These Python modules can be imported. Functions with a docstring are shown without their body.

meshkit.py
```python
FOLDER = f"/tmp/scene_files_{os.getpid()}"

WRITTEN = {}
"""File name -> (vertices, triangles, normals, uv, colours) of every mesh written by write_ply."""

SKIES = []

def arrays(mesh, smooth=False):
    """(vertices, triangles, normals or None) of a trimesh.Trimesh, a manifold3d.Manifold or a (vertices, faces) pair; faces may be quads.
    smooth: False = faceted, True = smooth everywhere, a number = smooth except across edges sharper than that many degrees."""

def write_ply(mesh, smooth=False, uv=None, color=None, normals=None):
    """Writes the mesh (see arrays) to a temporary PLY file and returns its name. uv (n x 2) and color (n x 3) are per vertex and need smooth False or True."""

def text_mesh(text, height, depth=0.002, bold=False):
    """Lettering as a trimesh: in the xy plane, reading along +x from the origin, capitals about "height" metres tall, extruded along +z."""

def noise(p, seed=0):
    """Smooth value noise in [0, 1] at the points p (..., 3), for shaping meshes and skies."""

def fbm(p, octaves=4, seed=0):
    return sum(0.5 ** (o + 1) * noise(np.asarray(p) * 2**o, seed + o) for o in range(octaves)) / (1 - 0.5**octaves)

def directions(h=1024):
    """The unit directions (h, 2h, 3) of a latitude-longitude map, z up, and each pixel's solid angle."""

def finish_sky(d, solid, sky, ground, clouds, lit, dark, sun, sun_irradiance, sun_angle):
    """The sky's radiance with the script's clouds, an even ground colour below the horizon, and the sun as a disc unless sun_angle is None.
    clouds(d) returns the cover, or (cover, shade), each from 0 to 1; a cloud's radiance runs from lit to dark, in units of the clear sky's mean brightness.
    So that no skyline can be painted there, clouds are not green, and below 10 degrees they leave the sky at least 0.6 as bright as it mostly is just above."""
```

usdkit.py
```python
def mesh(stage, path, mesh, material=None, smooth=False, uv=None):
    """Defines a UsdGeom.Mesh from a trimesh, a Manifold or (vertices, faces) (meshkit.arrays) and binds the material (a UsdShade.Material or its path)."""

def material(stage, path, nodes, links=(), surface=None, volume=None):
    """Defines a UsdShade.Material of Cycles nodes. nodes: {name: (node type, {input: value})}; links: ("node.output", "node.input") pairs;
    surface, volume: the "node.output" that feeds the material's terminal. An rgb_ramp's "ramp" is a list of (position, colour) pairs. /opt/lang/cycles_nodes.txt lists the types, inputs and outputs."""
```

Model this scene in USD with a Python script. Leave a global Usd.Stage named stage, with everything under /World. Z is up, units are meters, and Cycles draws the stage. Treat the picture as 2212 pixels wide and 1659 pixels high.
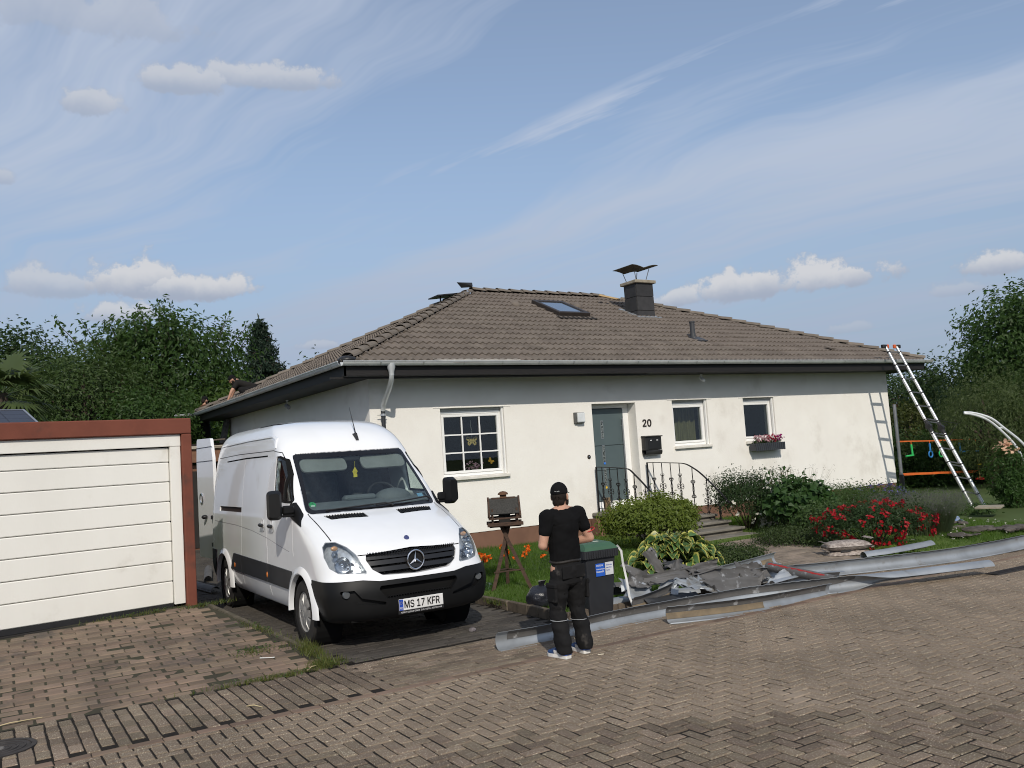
import math, random
import numpy as np, trimesh, manifold3d as m3, shapely, shapely.affinity
from scipy.interpolate import PchipInterpolator
import usdkit, meshkit
from pxr import Usd, UsdGeom, UsdLux, UsdShade, Gf, Sdf, Vt

stage = Usd.Stage.CreateInMemory()
UsdGeom.SetStageUpAxis(stage, 'Z'); UsdGeom.SetStageMetersPerUnit(stage, 1.0)
UsdGeom.Xform.Define(stage, '/World'); UsdGeom.Scope.Define(stage, '/World/Looks')
PI = math.pi
# ------------------------------------------------------------------ camera
CAM = (0.0, 0.0, 1.927)
HEAD, PITCH, ROLL, FPX = 1.0199, 0.0804, 0.0674, 1888.5 / 2212.0
EXPOSURE = 0.0
fw = np.array([math.cos(HEAD)*math.cos(PITCH), math.sin(HEAD)*math.cos(PITCH), math.sin(PITCH)])
rt0 = np.array([math.sin(HEAD), -math.cos(HEAD), 0.0]); up0 = np.cross(rt0, fw)
rt = rt0*math.cos(ROLL) - up0*math.sin(ROLL); up = rt0*math.sin(ROLL) + up0*math.cos(ROLL)
cam = UsdGeom.Camera.Define(stage, '/World/camera')
cam.CreateHorizontalApertureAttr(36.0); cam.CreateVerticalApertureAttr(27.0); cam.CreateFocalLengthAttr(36.0*FPX)
cam.CreateClippingRangeAttr(Gf.Vec2f(0.1, 5000)); cam.CreateExposureAttr(EXPOSURE)
cam.AddTransformOp().Set(Gf.Matrix4d(*rt, 0, *up, 0, *(-fw), 0, *CAM, 1))
# ------------------------------------------------------------------ sun and sky
SUN_AZ, SUN_EL = math.radians(247.0), math.radians(35.5)
SUN_I, SKY_S = 0.80, 0.135
sd = np.array([math.cos(SUN_EL)*math.cos(SUN_AZ), math.cos(SUN_EL)*math.sin(SUN_AZ), math.sin(SUN_EL)])
sun = UsdLux.DistantLight.Define(stage, '/World/sun')
sun.CreateNormalizeAttr(True); sun.CreateIntensityAttr(SUN_I); sun.CreateAngleAttr(0.53); sun.CreateColorAttr(Gf.Vec3f(1.0, 0.93, 0.83))
_z = sd; _x = np.cross([0, 0, 1.0], _z); _x /= np.linalg.norm(_x); _y = np.cross(_z, _x)
sun.AddTransformOp().Set(Gf.Matrix4d(*_x, 0, *_y, 0, *_z, 0, 0, 0, 30, 1))

def sky_material():
    n, l = {}, []
    n['tc'] = ('texture_coordinate', {})
    n['sky'] = ('sky_texture', dict(sky_type='single_scattering', sun_disc=False, sun_elevation=SUN_EL, sun_rotation=math.atan2(sd[0], sd[1]), altitude=60.0, air_density=1.0, aerosol_density=1.3, ozone_density=1.0))
    n['sep'] = ('separate_xyz', {}); l.append(('tc.generated', 'sep.vector'))
    cnt = [0]
    def mth(t, a, b=None, c=None, clamp=False):
        k = 'm%d' % cnt[0]; cnt[0] += 1
        d = dict(math_type=t)
        if clamp: d['use_clamp'] = True
        for nm, v in (('value1', a), ('value2', b), ('value3', c)):
            if v is None: continue
            if isinstance(v, str): l.append((v, k + '.' + nm))
            else: d[nm] = float(v)
        n[k] = ('math', d); return k + '.value'
    def smooth(v, a, b, lo=0.0, hi=1.0):
        k = 'm%d' % cnt[0]; cnt[0] += 1
        n[k] = ('map_range', dict(range_type='smoothstep', from_min=float(a), from_max=float(b), to_min=lo, to_max=hi)); l.append((v, k + '.value')); return k + '.result'
    def noise(vec, scale, detail=4, rough=.5, dist=0.0):
        k = 'm%d' % cnt[0]; cnt[0] += 1
        n[k] = ('noise_texture', dict(scale=float(scale), detail=float(detail), roughness=rough, distortion=dist)); l.append((vec, k + '.vector')); return k + '.fac'
    def xyz(a, b, c=0.0):
        k = 'm%d' % cnt[0]; cnt[0] += 1
        d = {}
        for nm, v in (('x', a), ('y', b), ('z', c)):
            if isinstance(v, str): l.append((v, k + '.' + nm))
            else: d[nm] = float(v)
        n[k] = ('combine_xyz', d); return k + '.vector'
    X, Y, Z = 'sep.x', 'sep.y', 'sep.z'
    zc = mth('maximum', Z, 0.03)
    # high cirrus: a flat layer seen from below; its streaks run one way
    px = mth('divide', X, mth('add', zc, 0.10)); py = mth('divide', Y, mth('add', zc, 0.10))
    A = math.radians(CIR_A)
    u = mth('add', mth('multiply', px, math.cos(A)), mth('multiply', py, math.sin(A)))
    v = mth('add', mth('multiply', px, -math.sin(A)), mth('multiply', py, math.cos(A)))
    warp = noise(xyz(px, py, 3.1), 0.9, 3)
    vv = mth('add', v, mth('multiply', warp, 0.7))
    c1 = noise(xyz(mth('multiply', u, 0.22), vv, 1.7), 1.55, 7, .58, .35)
    c2 = noise(xyz(mth('multiply', u, 0.10), mth('multiply', vv, 1.0), 7.7), 4.2, 5, .6, .2)
    broad = noise(xyz(px, py, 11.3), 0.55, 3)
    cir = mth('add', mth('add', mth('multiply', c1, 0.62), mth('multiply', c2, 0.60)), mth('multiply', broad, 0.40))
    band = mth('multiply', smooth(v, -1.93, -2.25), smooth(v, -3.6, -2.9))
    left = smooth(v, -1.55, -1.25)
    cir = smooth(mth('add', cir, mth('add', mth('multiply', band, 0.15), mth('multiply', left, 0.12))), 0.66, 1.08)
    # one brighter streak
    w2 = noise(xyz(mth('multiply', u, .8), mth('multiply', v, .8), 21.0), 1.6, 4)
    dv = mth('absolute', mth('add', mth('subtract', v, CIR_V0), mth('multiply', mth('subtract', w2, 0.5), 0.22)))
    streak = mth('multiply', smooth(dv, 0.15, 0.0), smooth(noise(xyz(mth('multiply', u, .5), mth('multiply', v, 3.0), 5.0), 2.2, 6, .6), .36, .62))
    streak = mth('multiply', streak, smooth(u, CIR_U[0], CIR_U[1]))
    veil = smooth(Z, 0.40, 0.02, 0.0, 0.88)
    cirf = mth('maximum', mth('multiply', cir, 0.92), mth('multiply', streak, 0.95), clamp=True)
    # low cumulus: puffs at their own bearing and height, edges broken by noise
    az = mth('arctan2', Y, X)
    el = mth('arcsine', Z)
    nn = noise('tc.generated', 17, 6, .62); nb = noise('tc.generated', 48, 5, .62)
    rag = mth('add', mth('multiply', mth('subtract', nn, .5), 2.6), mth('multiply', mth('subtract', nb, .5), 1.5))
    cum, shade = None, None
    for (a0, e0, ra, re, dens) in CUMULI:
        da = mth('divide', mth('subtract', az, a0), ra)
        de = mth('divide', mth('subtract', el, e0), re)
        # flat-bottomed: below the base the puff is cut short
        deb = mth('maximum', de, mth('multiply', de, -2.0))
        r = mth('sqrt', mth('add', mth('multiply', da, da), mth('multiply', deb, deb)))
        f = mth('multiply', smooth(mth('add', r, rag), 1.18, 0.72), dens)
        s = mth('multiply', f, smooth(mth('add', de, mth('multiply', rag, .35)), -0.5, 0.6))
        cum = f if cum is None else mth('maximum', cum, f)
        shade = s if shade is None else mth('maximum', shade, s)
    def mixc(fac, a, b):
        k = 'm%d' % cnt[0]; cnt[0] += 1
        d = dict(blend_type='mix', use_clamp_result=False)
        l.append((fac, k + '.fac'))
        for nm, vv_ in (('a', a), ('b', b)):
            if isinstance(vv_, str): l.append((vv_, k + '.' + nm))
            else: d[nm] = vv_
        n[k] = ('mix_color', d); return k + '.result'
    n['skyg'] = ('mix_color', dict(blend_type='multiply', fac=1.0, b=SKY_TINT, use_clamp_result=False)); l.append(('sky.color', 'skyg.a'))
    cirf = mth('maximum', cirf, 0.20)
    base = mixc(cirf, mixc(veil, 'skyg.result', VEIL_COL), mixc(veil, CIR_COL, (2.6, 3.15, 4.15)))
    base = mixc(cum, base, mixc(shade, CUM_DARK, CUM_LIT))
    n['bg'] = ('background_shader', dict(strength=SKY_S)); l.append((base, 'bg.color'))
    return usdkit.material(stage, '/World/Looks/sky', n, l, surface='bg.background')
SKY_TINT = (1.0, 1.0, 1.0)
CIR_A, CIR_V0, CIR_U = 110.0, -1.70, (2.5, 1.0)
CIR_COL = (3.7, 4.2, 5.15); VEIL_COL = (2.1, 2.68, 3.68); CUM_DARK = (2.75, 3.15, 3.95); CUM_LIT = (4.7, 4.8, 5.05)
CUMULI = [(1.427, .205, .050, .026, 1.0), (1.500, .200, .042, .018, .75), (1.351, .198, .050, .019, 1.0), (1.372, .410, .045, .018, .8), (1.274, .418, .070, .018, .8), (1.462, .381, .036, .021, .75), (.758, .164, .052, .022, 1.0), (.660, .163, .060, .022, 1.0), (.827, .160, .030, .015, .9), (.495, .155, .036, .018, .95), (.542, .135, .026, .010, .5), (.644, .109, .026, .009, .45), (1.442, .172, .040, .014, .85), (1.474, .460, .11, .032, .5), (1.235, .135, .032, .008, .55), (1.550, .304, .02, .012, .6), (2.1, .22, .08, .03, .9), (2.6, .3, .1, .03, .8), (-.2, .2, .09, .03, .9), (-1.2, .35, .1, .04, .7), (3.6, .25, .1, .03, .8)]
#@SKYPARAMS
dome = UsdLux.DomeLight.Define(stage, '/World/sky'); dome.CreateIntensityAttr(1.0)
UsdShade.MaterialBindingAPI.Apply(dome.GetPrim()).Bind(sky_material())
# ------------------------------------------------------------------ small helpers
_used = {}
def numbered(parent, name):
    k = (parent, name); i = _used.get(k, 0); _used[k] = i + 1
    return name if i == 0 else '%s_%03d' % (name, i)
def pth(p): return '/World' if p is None else str(p.GetPath())
def cd(prim, **kw):
    for k, v in kw.items():
        if v: prim.SetCustomDataByKey(k, v)
    return prim
def thing(name, label, cat, loc=(0, 0, 0), rotz=0.0, group=None):
    x = UsdGeom.Xform.Define(stage, '/World/' + numbered('/World', name))
    x.AddTranslateOp().Set(Gf.Vec3d(*map(float, loc))); x.AddRotateZOp().Set(math.degrees(rotz))
    return cd(x.GetPrim(), label=label, category=cat, group=group)
def obj(name, mesh, mat, parent=None, smooth=False, label=None, kind=None, cat=None, group=None):
    p = pth(parent); path = p + '/' + numbered(p, name)
    if isinstance(mesh, MB): mesh = mesh.get()
    m = usdkit.mesh(stage, path, mesh, mat, smooth)
    return cd(m.GetPrim(), label=label, kind=kind, category=cat, group=group)
def copy_of(root, loc, rotz=0.0, label=None, name=None):
    was = root.GetCustomData(); nm = name or root.GetName()
    x = UsdGeom.Xform.Define(stage, '/World/' + numbered('/World', nm))
    x.GetPrim().GetReferences().AddInternalReference(root.GetPath()); x.GetPrim().SetInstanceable(True)
    x.ClearXformOpOrder(); x.AddTranslateOp().Set(Gf.Vec3d(*map(float, loc))); x.AddRotateZOp().Set(math.degrees(rotz))
    return cd(x.GetPrim(), label=label or was.get('label'), category=was.get('category'), group=was.get('group'))
def rotm(axis, a):
    return trimesh.transformations.rotation_matrix(a, axis)[:3, :3]
def unit(v): v = np.asarray(v, float); return v/(np.linalg.norm(v) + 1e-12)
class MB:
    """collects pieces of one mesh"""
    def __init__(s): s.v, s.f, s.n = [], [], 0
    def add(s, v, f, T=None, loc=None):
        v = np.asarray(v, float); f = np.asarray(f, int)
        if T is not None: v = v @ np.asarray(T).T
        if loc is not None: v = v + np.asarray(loc)
        if f.shape[1] == 4: f = np.vstack([f[:, [0, 1, 2]], f[:, [0, 2, 3]]])
        s.v.append(v); s.f.append(f + s.n); s.n += len(v); return s
    def tm(s, m, T=None, loc=None):
        if hasattr(m, 'to_mesh'): q = m.to_mesh(); return s.add(q.vert_properties[:, :3], q.tri_verts, T, loc)
        return s.add(m.vertices, m.faces, T, loc)
    def box(s, c, d, T=None, loc=None, bev=0.0):
        c = np.asarray(c, float); d = np.asarray(d, float)/2
        if bev > 0:
            v, f = bevbox(d*2, bev)
        else:
            v = np.array([[x, y, z] for x in (-1, 1) for y in (-1, 1) for z in (-1, 1)], float)*d
            f = np.array([[0, 1, 3, 2], [4, 6, 7, 5], [0, 4, 5, 1], [2, 3, 7, 6], [0, 2, 6, 4], [1, 5, 7, 3]])
        return s.add(v + c, f, T, loc)
    def tube(s, pts, r, k=6, caps=True):
        p = np.asarray(pts, float); n = len(p); r = np.broadcast_to(np.asarray(r, float), (n,))
        t = np.gradient(p, axis=0); t /= np.linalg.norm(t, axis=1, keepdims=True) + 1e-12
        ref = np.array([0, 0, 1.0]) if abs(t[:, 2]).max() < .9 else (np.array([1.0, 0, 0]) if abs(t[:, 0]).max() < .9 else np.array([.36, .8, .48]))
        a = np.cross(t, ref); a /= np.linalg.norm(a, axis=1, keepdims=True) + 1e-12; b = np.cross(t, a)
        an = np.arange(k)*2*PI/k
        v = p[:, None] + r[:, None, None]*(np.cos(an)[None, :, None]*a[:, None] + np.sin(an)[None, :, None]*b[:, None])
        i, j = np.meshgrid(np.arange(n - 1), np.arange(k), indexing='ij')
        f = np.stack([i*k + j, i*k + (j + 1) % k, (i + 1)*k + (j + 1) % k, (i + 1)*k + j], -1).reshape(-1, 4)[:, ::-1]
        f = np.vstack([f[:, [0, 1, 2]], f[:, [0, 2, 3]]])
        v = v.reshape(-1, 3)
        if caps:
            v = np.vstack([v, p[:1], p[-1:]]); m = n*k; jj = np.arange(k)
            f = np.vstack([f, np.stack([np.full(k, m), jj, (jj + 1) % k], 1), np.stack([np.full(k, m + 1), (n - 1)*k + (jj + 1) % k, (n - 1)*k + jj], 1)])
        return s.add(v, f)
    def sweep(s, prof, pts, upv=(0, 0, 1.0), roll=0.0, scale=None):
        """closed profile (u across, w up) swept along pts"""
        p = np.asarray(pts, float); n = len(p); prof = np.asarray(prof, float); k = len(prof)
        t = np.gradient(p, axis=0); t /= np.linalg.norm(t, axis=1, keepdims=True) + 1e-12
        a = np.cross(t, np.asarray(upv, float)); a /= np.linalg.norm(a, axis=1, keepdims=True) + 1e-12; b = np.cross(a, t)
        rl = np.broadcast_to(np.asarray(roll, float), (n,))[:, None]
        a2 = a*np.cos(rl) + b*np.sin(rl); b2 = -a*np.sin(rl) + b*np.cos(rl)
        sc = np.ones(n) if scale is None else np.asarray(scale)
        v = p[:, None] + sc[:, None, None]*(prof[None, :, :1]*a2[:, None] + prof[None, :, 1:]*b2[:, None])
        i, j = np.meshgrid(np.arange(n - 1), np.arange(k), indexing='ij')
        f = np.stack([i*k + j, i*k + (j + 1) % k, (i + 1)*k + (j + 1) % k, (i + 1)*k + j], -1).reshape(-1, 4)
        f = np.vstack([f[:, [0, 1, 2]], f[:, [0, 2, 3]]])
        pg = shapely.Polygon(prof)
        vs, fs = trimesh.creation.triangulate_polygon(pg, engine='earcut')
        idx = [int(np.argmin(((prof - q)**2).sum(1))) for q in vs]; fs = np.array(idx)[fs]
        f = np.vstack([f, fs, fs[:, ::-1] + (n - 1)*k])
        return s.add(v.reshape(-1, 3), f)
    def lathe(s, prof, k=16, loc=(0, 0, 0), T=None):
        prof = np.asarray(prof, float); n = len(prof); an = np.arange(k)*2*PI/k
        v = np.stack([prof[:, None, 0]*np.cos(an), prof[:, None, 0]*np.sin(an), np.broadcast_to(prof[:, None, 1], (n, k))], -1).reshape(-1, 3)
        i, j = np.meshgrid(np.arange(n - 1), np.arange(k), indexing='ij')
        f = np.stack([i*k + j, i*k + (j + 1) % k, (i + 1)*k + (j + 1) % k, (i + 1)*k + j], -1).reshape(-1, 4)
        return s.add(v, f, T, loc)
    def prism(s, poly, h, T=None, loc=None):
        m = trimesh.creation.extrude_polygon(shapely.Polygon(poly) if not hasattr(poly, 'geom_type') else poly, h, engine='earcut')
        return s.tm(m, T, loc)
    def get(s):
        if not s.v: return np.zeros((0, 3)), np.zeros((0, 3), int)
        return np.concatenate(s.v), np.concatenate(s.f)
def bevbox(d, b):
    """a box with chamfered edges: 44 triangles"""
    d = np.asarray(d, float)/2; b = min(b, d.min()*.9)
    return _hull([[sx*(d[0] - (b if k != 0 else 0)), sy*(d[1] - (b if k != 1 else 0)), sz*(d[2] - (b if k != 2 else 0))] for sx in (-1, 1) for sy in (-1, 1) for sz in (-1, 1) for k in range(3)])
def _hull(p):
    m = m3.Manifold.hull_points(np.asarray(p, np.float64)).to_mesh(); return np.array(m.vert_properties[:, :3], float), np.array(m.tri_verts, int)
def mn(mesh):
    v, f = (mesh.get() if isinstance(mesh, MB) else mesh); return m3.Manifold(m3.Mesh(np.asarray(v, np.float32), np.asarray(f, np.uint32)))
def cubeM(lo, hi): return m3.Manifold.cube([float(b - a) for a, b in zip(lo, hi)]).translate([float(a) for a in lo])
def prismM(poly, h):
    p = np.asarray(poly, float)
    if shapely.Polygon(p).exterior.is_ccw is False: p = p[::-1]
    return m3.Manifold.extrude(m3.CrossSection([p.tolist()]), float(h))
def rounded(poly, r, q=5):
    g = shapely.Polygon(poly); g = g.buffer(-r).buffer(r, quad_segs=q); return np.array(g.exterior.coords)[:-1]
def tri_of(m):
    q = m.to_mesh(); return np.array(q.vert_properties[:, :3], float), np.array(q.tri_verts, int)
Rz = lambda a: rotm([0, 0, 1], a)
Rx = lambda a: rotm([1, 0, 0], a)
Ry = lambda a: rotm([0, 1, 0], a)
# ------------------------------------------------------------------ materials
_mats = {}
def M(name, col, col2=None, rough=.6, scale=5.0, detail=5.0, bump=0.0, bscale=60.0, metallic=0.0, isl=0.0, spec=None, coat=0.0, stretch=None, dist=0.3, lo=.35, hi=.65, speck=None, stain=None, rnd=0.0):
    """col..col2 mixed by noise at world position; isl = value spread per loose piece; bump in metres; speck=(colour, scale, threshold); stain=(colour, scale, lo, hi)"""
    if name in _mats: return _mats[name]
    if spec is None: spec = .5 if rough < .4 else (.35 if rough < .7 else .2)
    n, l = {}, []
    n['g'] = ('geometry', {})
    vec = 'g.position'
    if stretch: n['mp'] = ('mapping', dict(scale=stretch)); l.append((vec, 'mp.vector')); vec = 'mp.vector'
    col2 = col2 if col2 is not None else tuple(c*.82 for c in col)
    n['n1'] = ('noise_texture', dict(scale=float(scale), detail=float(detail), roughness=.6, distortion=dist)); l.append((vec, 'n1.vector'))
    n['r1'] = ('rgb_ramp', dict(ramp=[(lo, col2), (hi, col)])); l.append(('n1.fac', 'r1.fac'))
    c = 'r1.color'
    if speck:
        n['n3'] = ('voronoi_texture', dict(scale=float(speck[1]))) if False else ('noise_texture', dict(scale=float(speck[1]), detail=2.0, roughness=.7))
        l.append(('g.position', 'n3.vector'))
        n['mr'] = ('map_range', dict(range_type='smoothstep', from_min=speck[2], from_max=speck[2] + .06)); l.append(('n3.fac', 'mr.value'))
        n['mx'] = ('mix_color', dict(b=speck[0])); l += [('mr.result', 'mx.fac'), (c, 'mx.a')]; c = 'mx.result'
    if stain:
        n['n4'] = ('noise_texture', dict(scale=float(stain[1]), detail=5.0, roughness=.65)); l.append(('g.position', 'n4.vector'))
        n['mr4'] = ('map_range', dict(range_type='smoothstep', from_min=stain[2], from_max=stain[3])); l.append(('n4.fac', 'mr4.value'))
        n['mx4'] = ('mix_color', dict(b=stain[0])); l += [('mr4.result', 'mx4.fac'), (c, 'mx4.a')]; c = 'mx4.result'
    if isl or rnd:
        src = 'g.random_per_island'
        if rnd:
            n['oi'] = ('object_info', {}); n['ad'] = ('math', dict(math_type='add')); n['fr'] = ('math', dict(math_type='fraction'))
            l += [('oi.random', 'ad.value1'), ('g.random_per_island', 'ad.value2'), ('ad.value', 'fr.value1')]; src = 'fr.value'
        s = isl or rnd
        n['mv'] = ('map_range', dict(to_min=1 - s, to_max=1 + s)); l.append((src, 'mv.value'))
        n['hs'] = ('hsv', {}); l += [('mv.result', 'hs.value'), (c, 'hs.color')]; c = 'hs.color'
        n['wn'] = ('math', dict(math_type='multiply', value2=7.31)); n['wf'] = ('math', dict(math_type='fraction')); n['mh'] = ('map_range', dict(to_min=.5 - s*.03, to_max=.5 + s*.03))
        l += [(src, 'wn.value1'), ('wn.value', 'wf.value1'), ('wf.value', 'mh.value'), ('mh.result', 'hs.hue')]
    n['p'] = ('principled_bsdf', dict(roughness=rough, metallic=metallic, specular_ior_level=spec, coat_weight=coat)); l.append((c, 'p.base_color'))
    if bump:
        n['n2'] = ('noise_texture', dict(scale=float(bscale), detail=4.0, roughness=.6)); l.append((vec if stretch else 'g.position', 'n2.vector'))
        n['b'] = ('bump', dict(distance=bump, strength=1.0)); l += [('n2.fac', 'b.height'), ('b.normal', 'p.normal')]
    _mats[name] = usdkit.material(stage, '/World/Looks/' + name, n, l, surface='p.BSDF'); return _mats[name]
def leafM(name, col, col2, trans=.35, rough=.5, spread=.35, patch=.6, young=None):
    if name in _mats: return _mats[name]
    n, l = {}, []
    n['g'] = ('geometry', {}); n['n1'] = ('noise_texture', dict(scale=patch, detail=3.0)); l.append(('g.position', 'n1.vector'))
    n['ad'] = ('math', dict(math_type='add')); n['sb'] = ('map_range', dict(from_min=.6, from_max=1.4))
    l += [('n1.fac', 'ad.value1'), ('g.random_per_island', 'ad.value2'), ('ad.value', 'sb.value')]
    n['r'] = ('rgb_ramp', dict(ramp=[(0, col2), (.75, col), (1, young or col)])); l.append(('sb.result', 'r.fac'))
    n['p'] = ('principled_bsdf', dict(roughness=.5, specular_ior_level=.28)); l.append(('r.color', 'p.base_color'))
    n['hs'] = ('hsv', dict(hue=.485, saturation=1.15, value=1.45)); l.append(('r.color', 'hs.color'))
    n['t'] = ('translucent_bsdf', {}); l.append(('hs.color', 't.color'))
    n['m'] = ('mix_closure', dict(fac=trans)); l += [('p.BSDF', 'm.closure1'), ('t.BSDF', 'm.closure2')]
    _mats[name] = usdkit.material(stage, '/World/Looks/' + name, n, l, surface='m.closure'); return _mats[name]
def glassM(name, tint=(.9, .95, .93), rough=.01, ior=1.5):
    n = dict(gm=('geometry', {}), mf=('mix_float', dict(b=.04)), f=('fresnel', dict(IOR=ior)), t=('transparent_bsdf', dict(color=tint)), g=('glossy_bsdf', dict(color=(1, 1, 1), roughness=rough)), m=('mix_closure', {}))
    _mats[name] = usdkit.material(stage, '/World/Looks/' + name, n, [('gm.backfacing', 'mf.fac'), ('f.fac', 'mf.a'), ('mf.result', 'm.fac'), ('t.BSDF', 'm.closure1'), ('g.BSDF', 'm.closure2')], surface='m.closure'); return _mats[name]
def zincM(name, col=(.36, .38, .40), rough=.42, metallic=.75, scale=3.0, stain=None):
    return M(name, col, tuple(c*.72 for c in col), rough=rough, metallic=metallic, scale=scale, stain=stain, bump=.0008, bscale=25)
# ------------------------------------------------------------------ leaves
def leaf_quads(c, out, size, rng, aspect=.5, droop=0.0, fold=.25, up=.35):
    """four-cornered folded leaves at c, facing roughly 'out'"""
    N = len(c); size = np.broadcast_to(np.asarray(size, float), (N,))*rng.uniform(.65, 1.25, N)
    nrm = out + rng.normal(0, .55, (N, 3)) + np.array([0, 0, up]); nrm /= np.linalg.norm(nrm, axis=1, keepdims=True) + 1e-9
    a = rng.normal(0, 1, (N, 3)) + out*.6 + np.array([0, 0, -droop]); a -= (a*nrm).sum(1, keepdims=True)*nrm; a /= np.linalg.norm(a, axis=1, keepdims=True) + 1e-9
    b = np.cross(nrm, a)
    s = size[:, None]; w = s*aspect
    v = np.stack([c, c + a*s*.45 + b*w*.5 + nrm*w*fold, c + a*s - nrm*s*.12, c + a*s*.45 - b*w*.5 + nrm*w*fold], 1).reshape(-1, 3)
    i = np.arange(N)[:, None]*4
    return v, np.vstack([i + [0, 1, 2], i + [0, 2, 3]])
def blob_points(n, radii, rng, shell=.55, lobes=5, lobe=.35, low=None):
    """points in a lobed crown, denser towards its outside; returns points, outward directions"""
    d = rng.normal(0, 1, (n, 3)); d /= np.linalg.norm(d, axis=1, keepdims=True)
    L = rng.normal(0, 1, (lobes, 3)); L /= np.linalg.norm(L, axis=1, keepdims=True)
    k = 1 - lobe + lobe*np.clip((d @ L.T).max(1), 0, 1)**2*1.3
    r = (shell + (1 - shell)*rng.random(n)**.6)*k
    if low is not None: d[:, 2] = np.where(d[:, 2] < low, -d[:, 2]*.6, d[:, 2])
    return d*r[:, None]*np.asarray(radii), d
def clumped(n_cl, per, radii, spread, rng, **kw):
    c, d = blob_points(n_cl, radii, rng, **kw)
    cc = np.repeat(c, per, 0) + rng.normal(0, spread, (n_cl*per, 3)); dd = np.repeat(d, per, 0)
    return cc, dd, c
# ------------------------------------------------------------------ ground, street, paving
rng = np.random.default_rng(7)
def to_px(P):
    q = np.asarray(P, float) - np.array(CAM); z = q @ fw
    return np.stack([.5 + FPX*(q @ rt)/z, .5 - FPX*(q @ up)/z*4/3, z], -1)
def struct(name, mesh, mat, parent=None, smooth=False, **k): return obj(name, mesh, mat, parent, smooth, kind='structure' if parent is None else None, **k)
def struct_group(name):
    return cd(UsdGeom.Xform.Define(stage, '/World/' + name).GetPrim(), kind='structure')
def sheet(poly, z, mat, name, parent=None, **k):
    vs, fs = trimesh.creation.triangulate_polygon(shapely.Polygon(poly), engine='earcut')
    v = np.c_[vs, np.full(len(vs), z)]
    if np.cross(v[fs[0, 1]] - v[fs[0, 0]], v[fs[0, 2]] - v[fs[0, 0]])[2] < 0: fs = fs[:, ::-1]
    return struct(name, (v, fs), mat, parent, **k)
def brick_mesh(cx, cy, lx, ly, zf, rng, ch=.006, jz=.0018, depth=.06, rot=0.0):
    """many chamfered paving stones: vertices (N,12,3) and one face list"""
    N = len(cx); hx, hy = lx/2, ly/2
    sx = np.array([-1, 1, 1, -1.]); sy = np.array([-1, -1, 1, 1.])
    dz = rng.normal(0, jz, N); tx, ty = rng.normal(0, .012, N), rng.normal(0, .012, N)
    out = []
    jit = rng.normal(0, .0022, (N, 4, 2))
    for ins, dep in ((ch, 0), (0, ch), (0, depth)):
        ox = sx[None]*(hx[:, None] - ins) + jit[:, :, 0]; oy = sy[None]*(hy[:, None] - ins) + jit[:, :, 1]
        if rot: ox, oy = ox*math.cos(rot) - oy*math.sin(rot), ox*math.sin(rot) + oy*math.cos(rot)
        X = cx[:, None] + ox; Y = cy[:, None] + oy
        out.append(np.stack([X, Y, zf(X, Y) + dz[:, None] - dep + tx[:, None]*ox + ty[:, None]*oy], -1))
    V = np.concatenate(out, 1)
    F = [[0, 1, 2], [0, 2, 3]]
    for r in (0, 4):
        for k in range(4):
            a, b, c, d = r + k, r + (k + 1) % 4, r + 4 + (k + 1) % 4, r + 4 + k
            F += [[a, d, c], [a, c, b]]
    return V, np.array(F)
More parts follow.
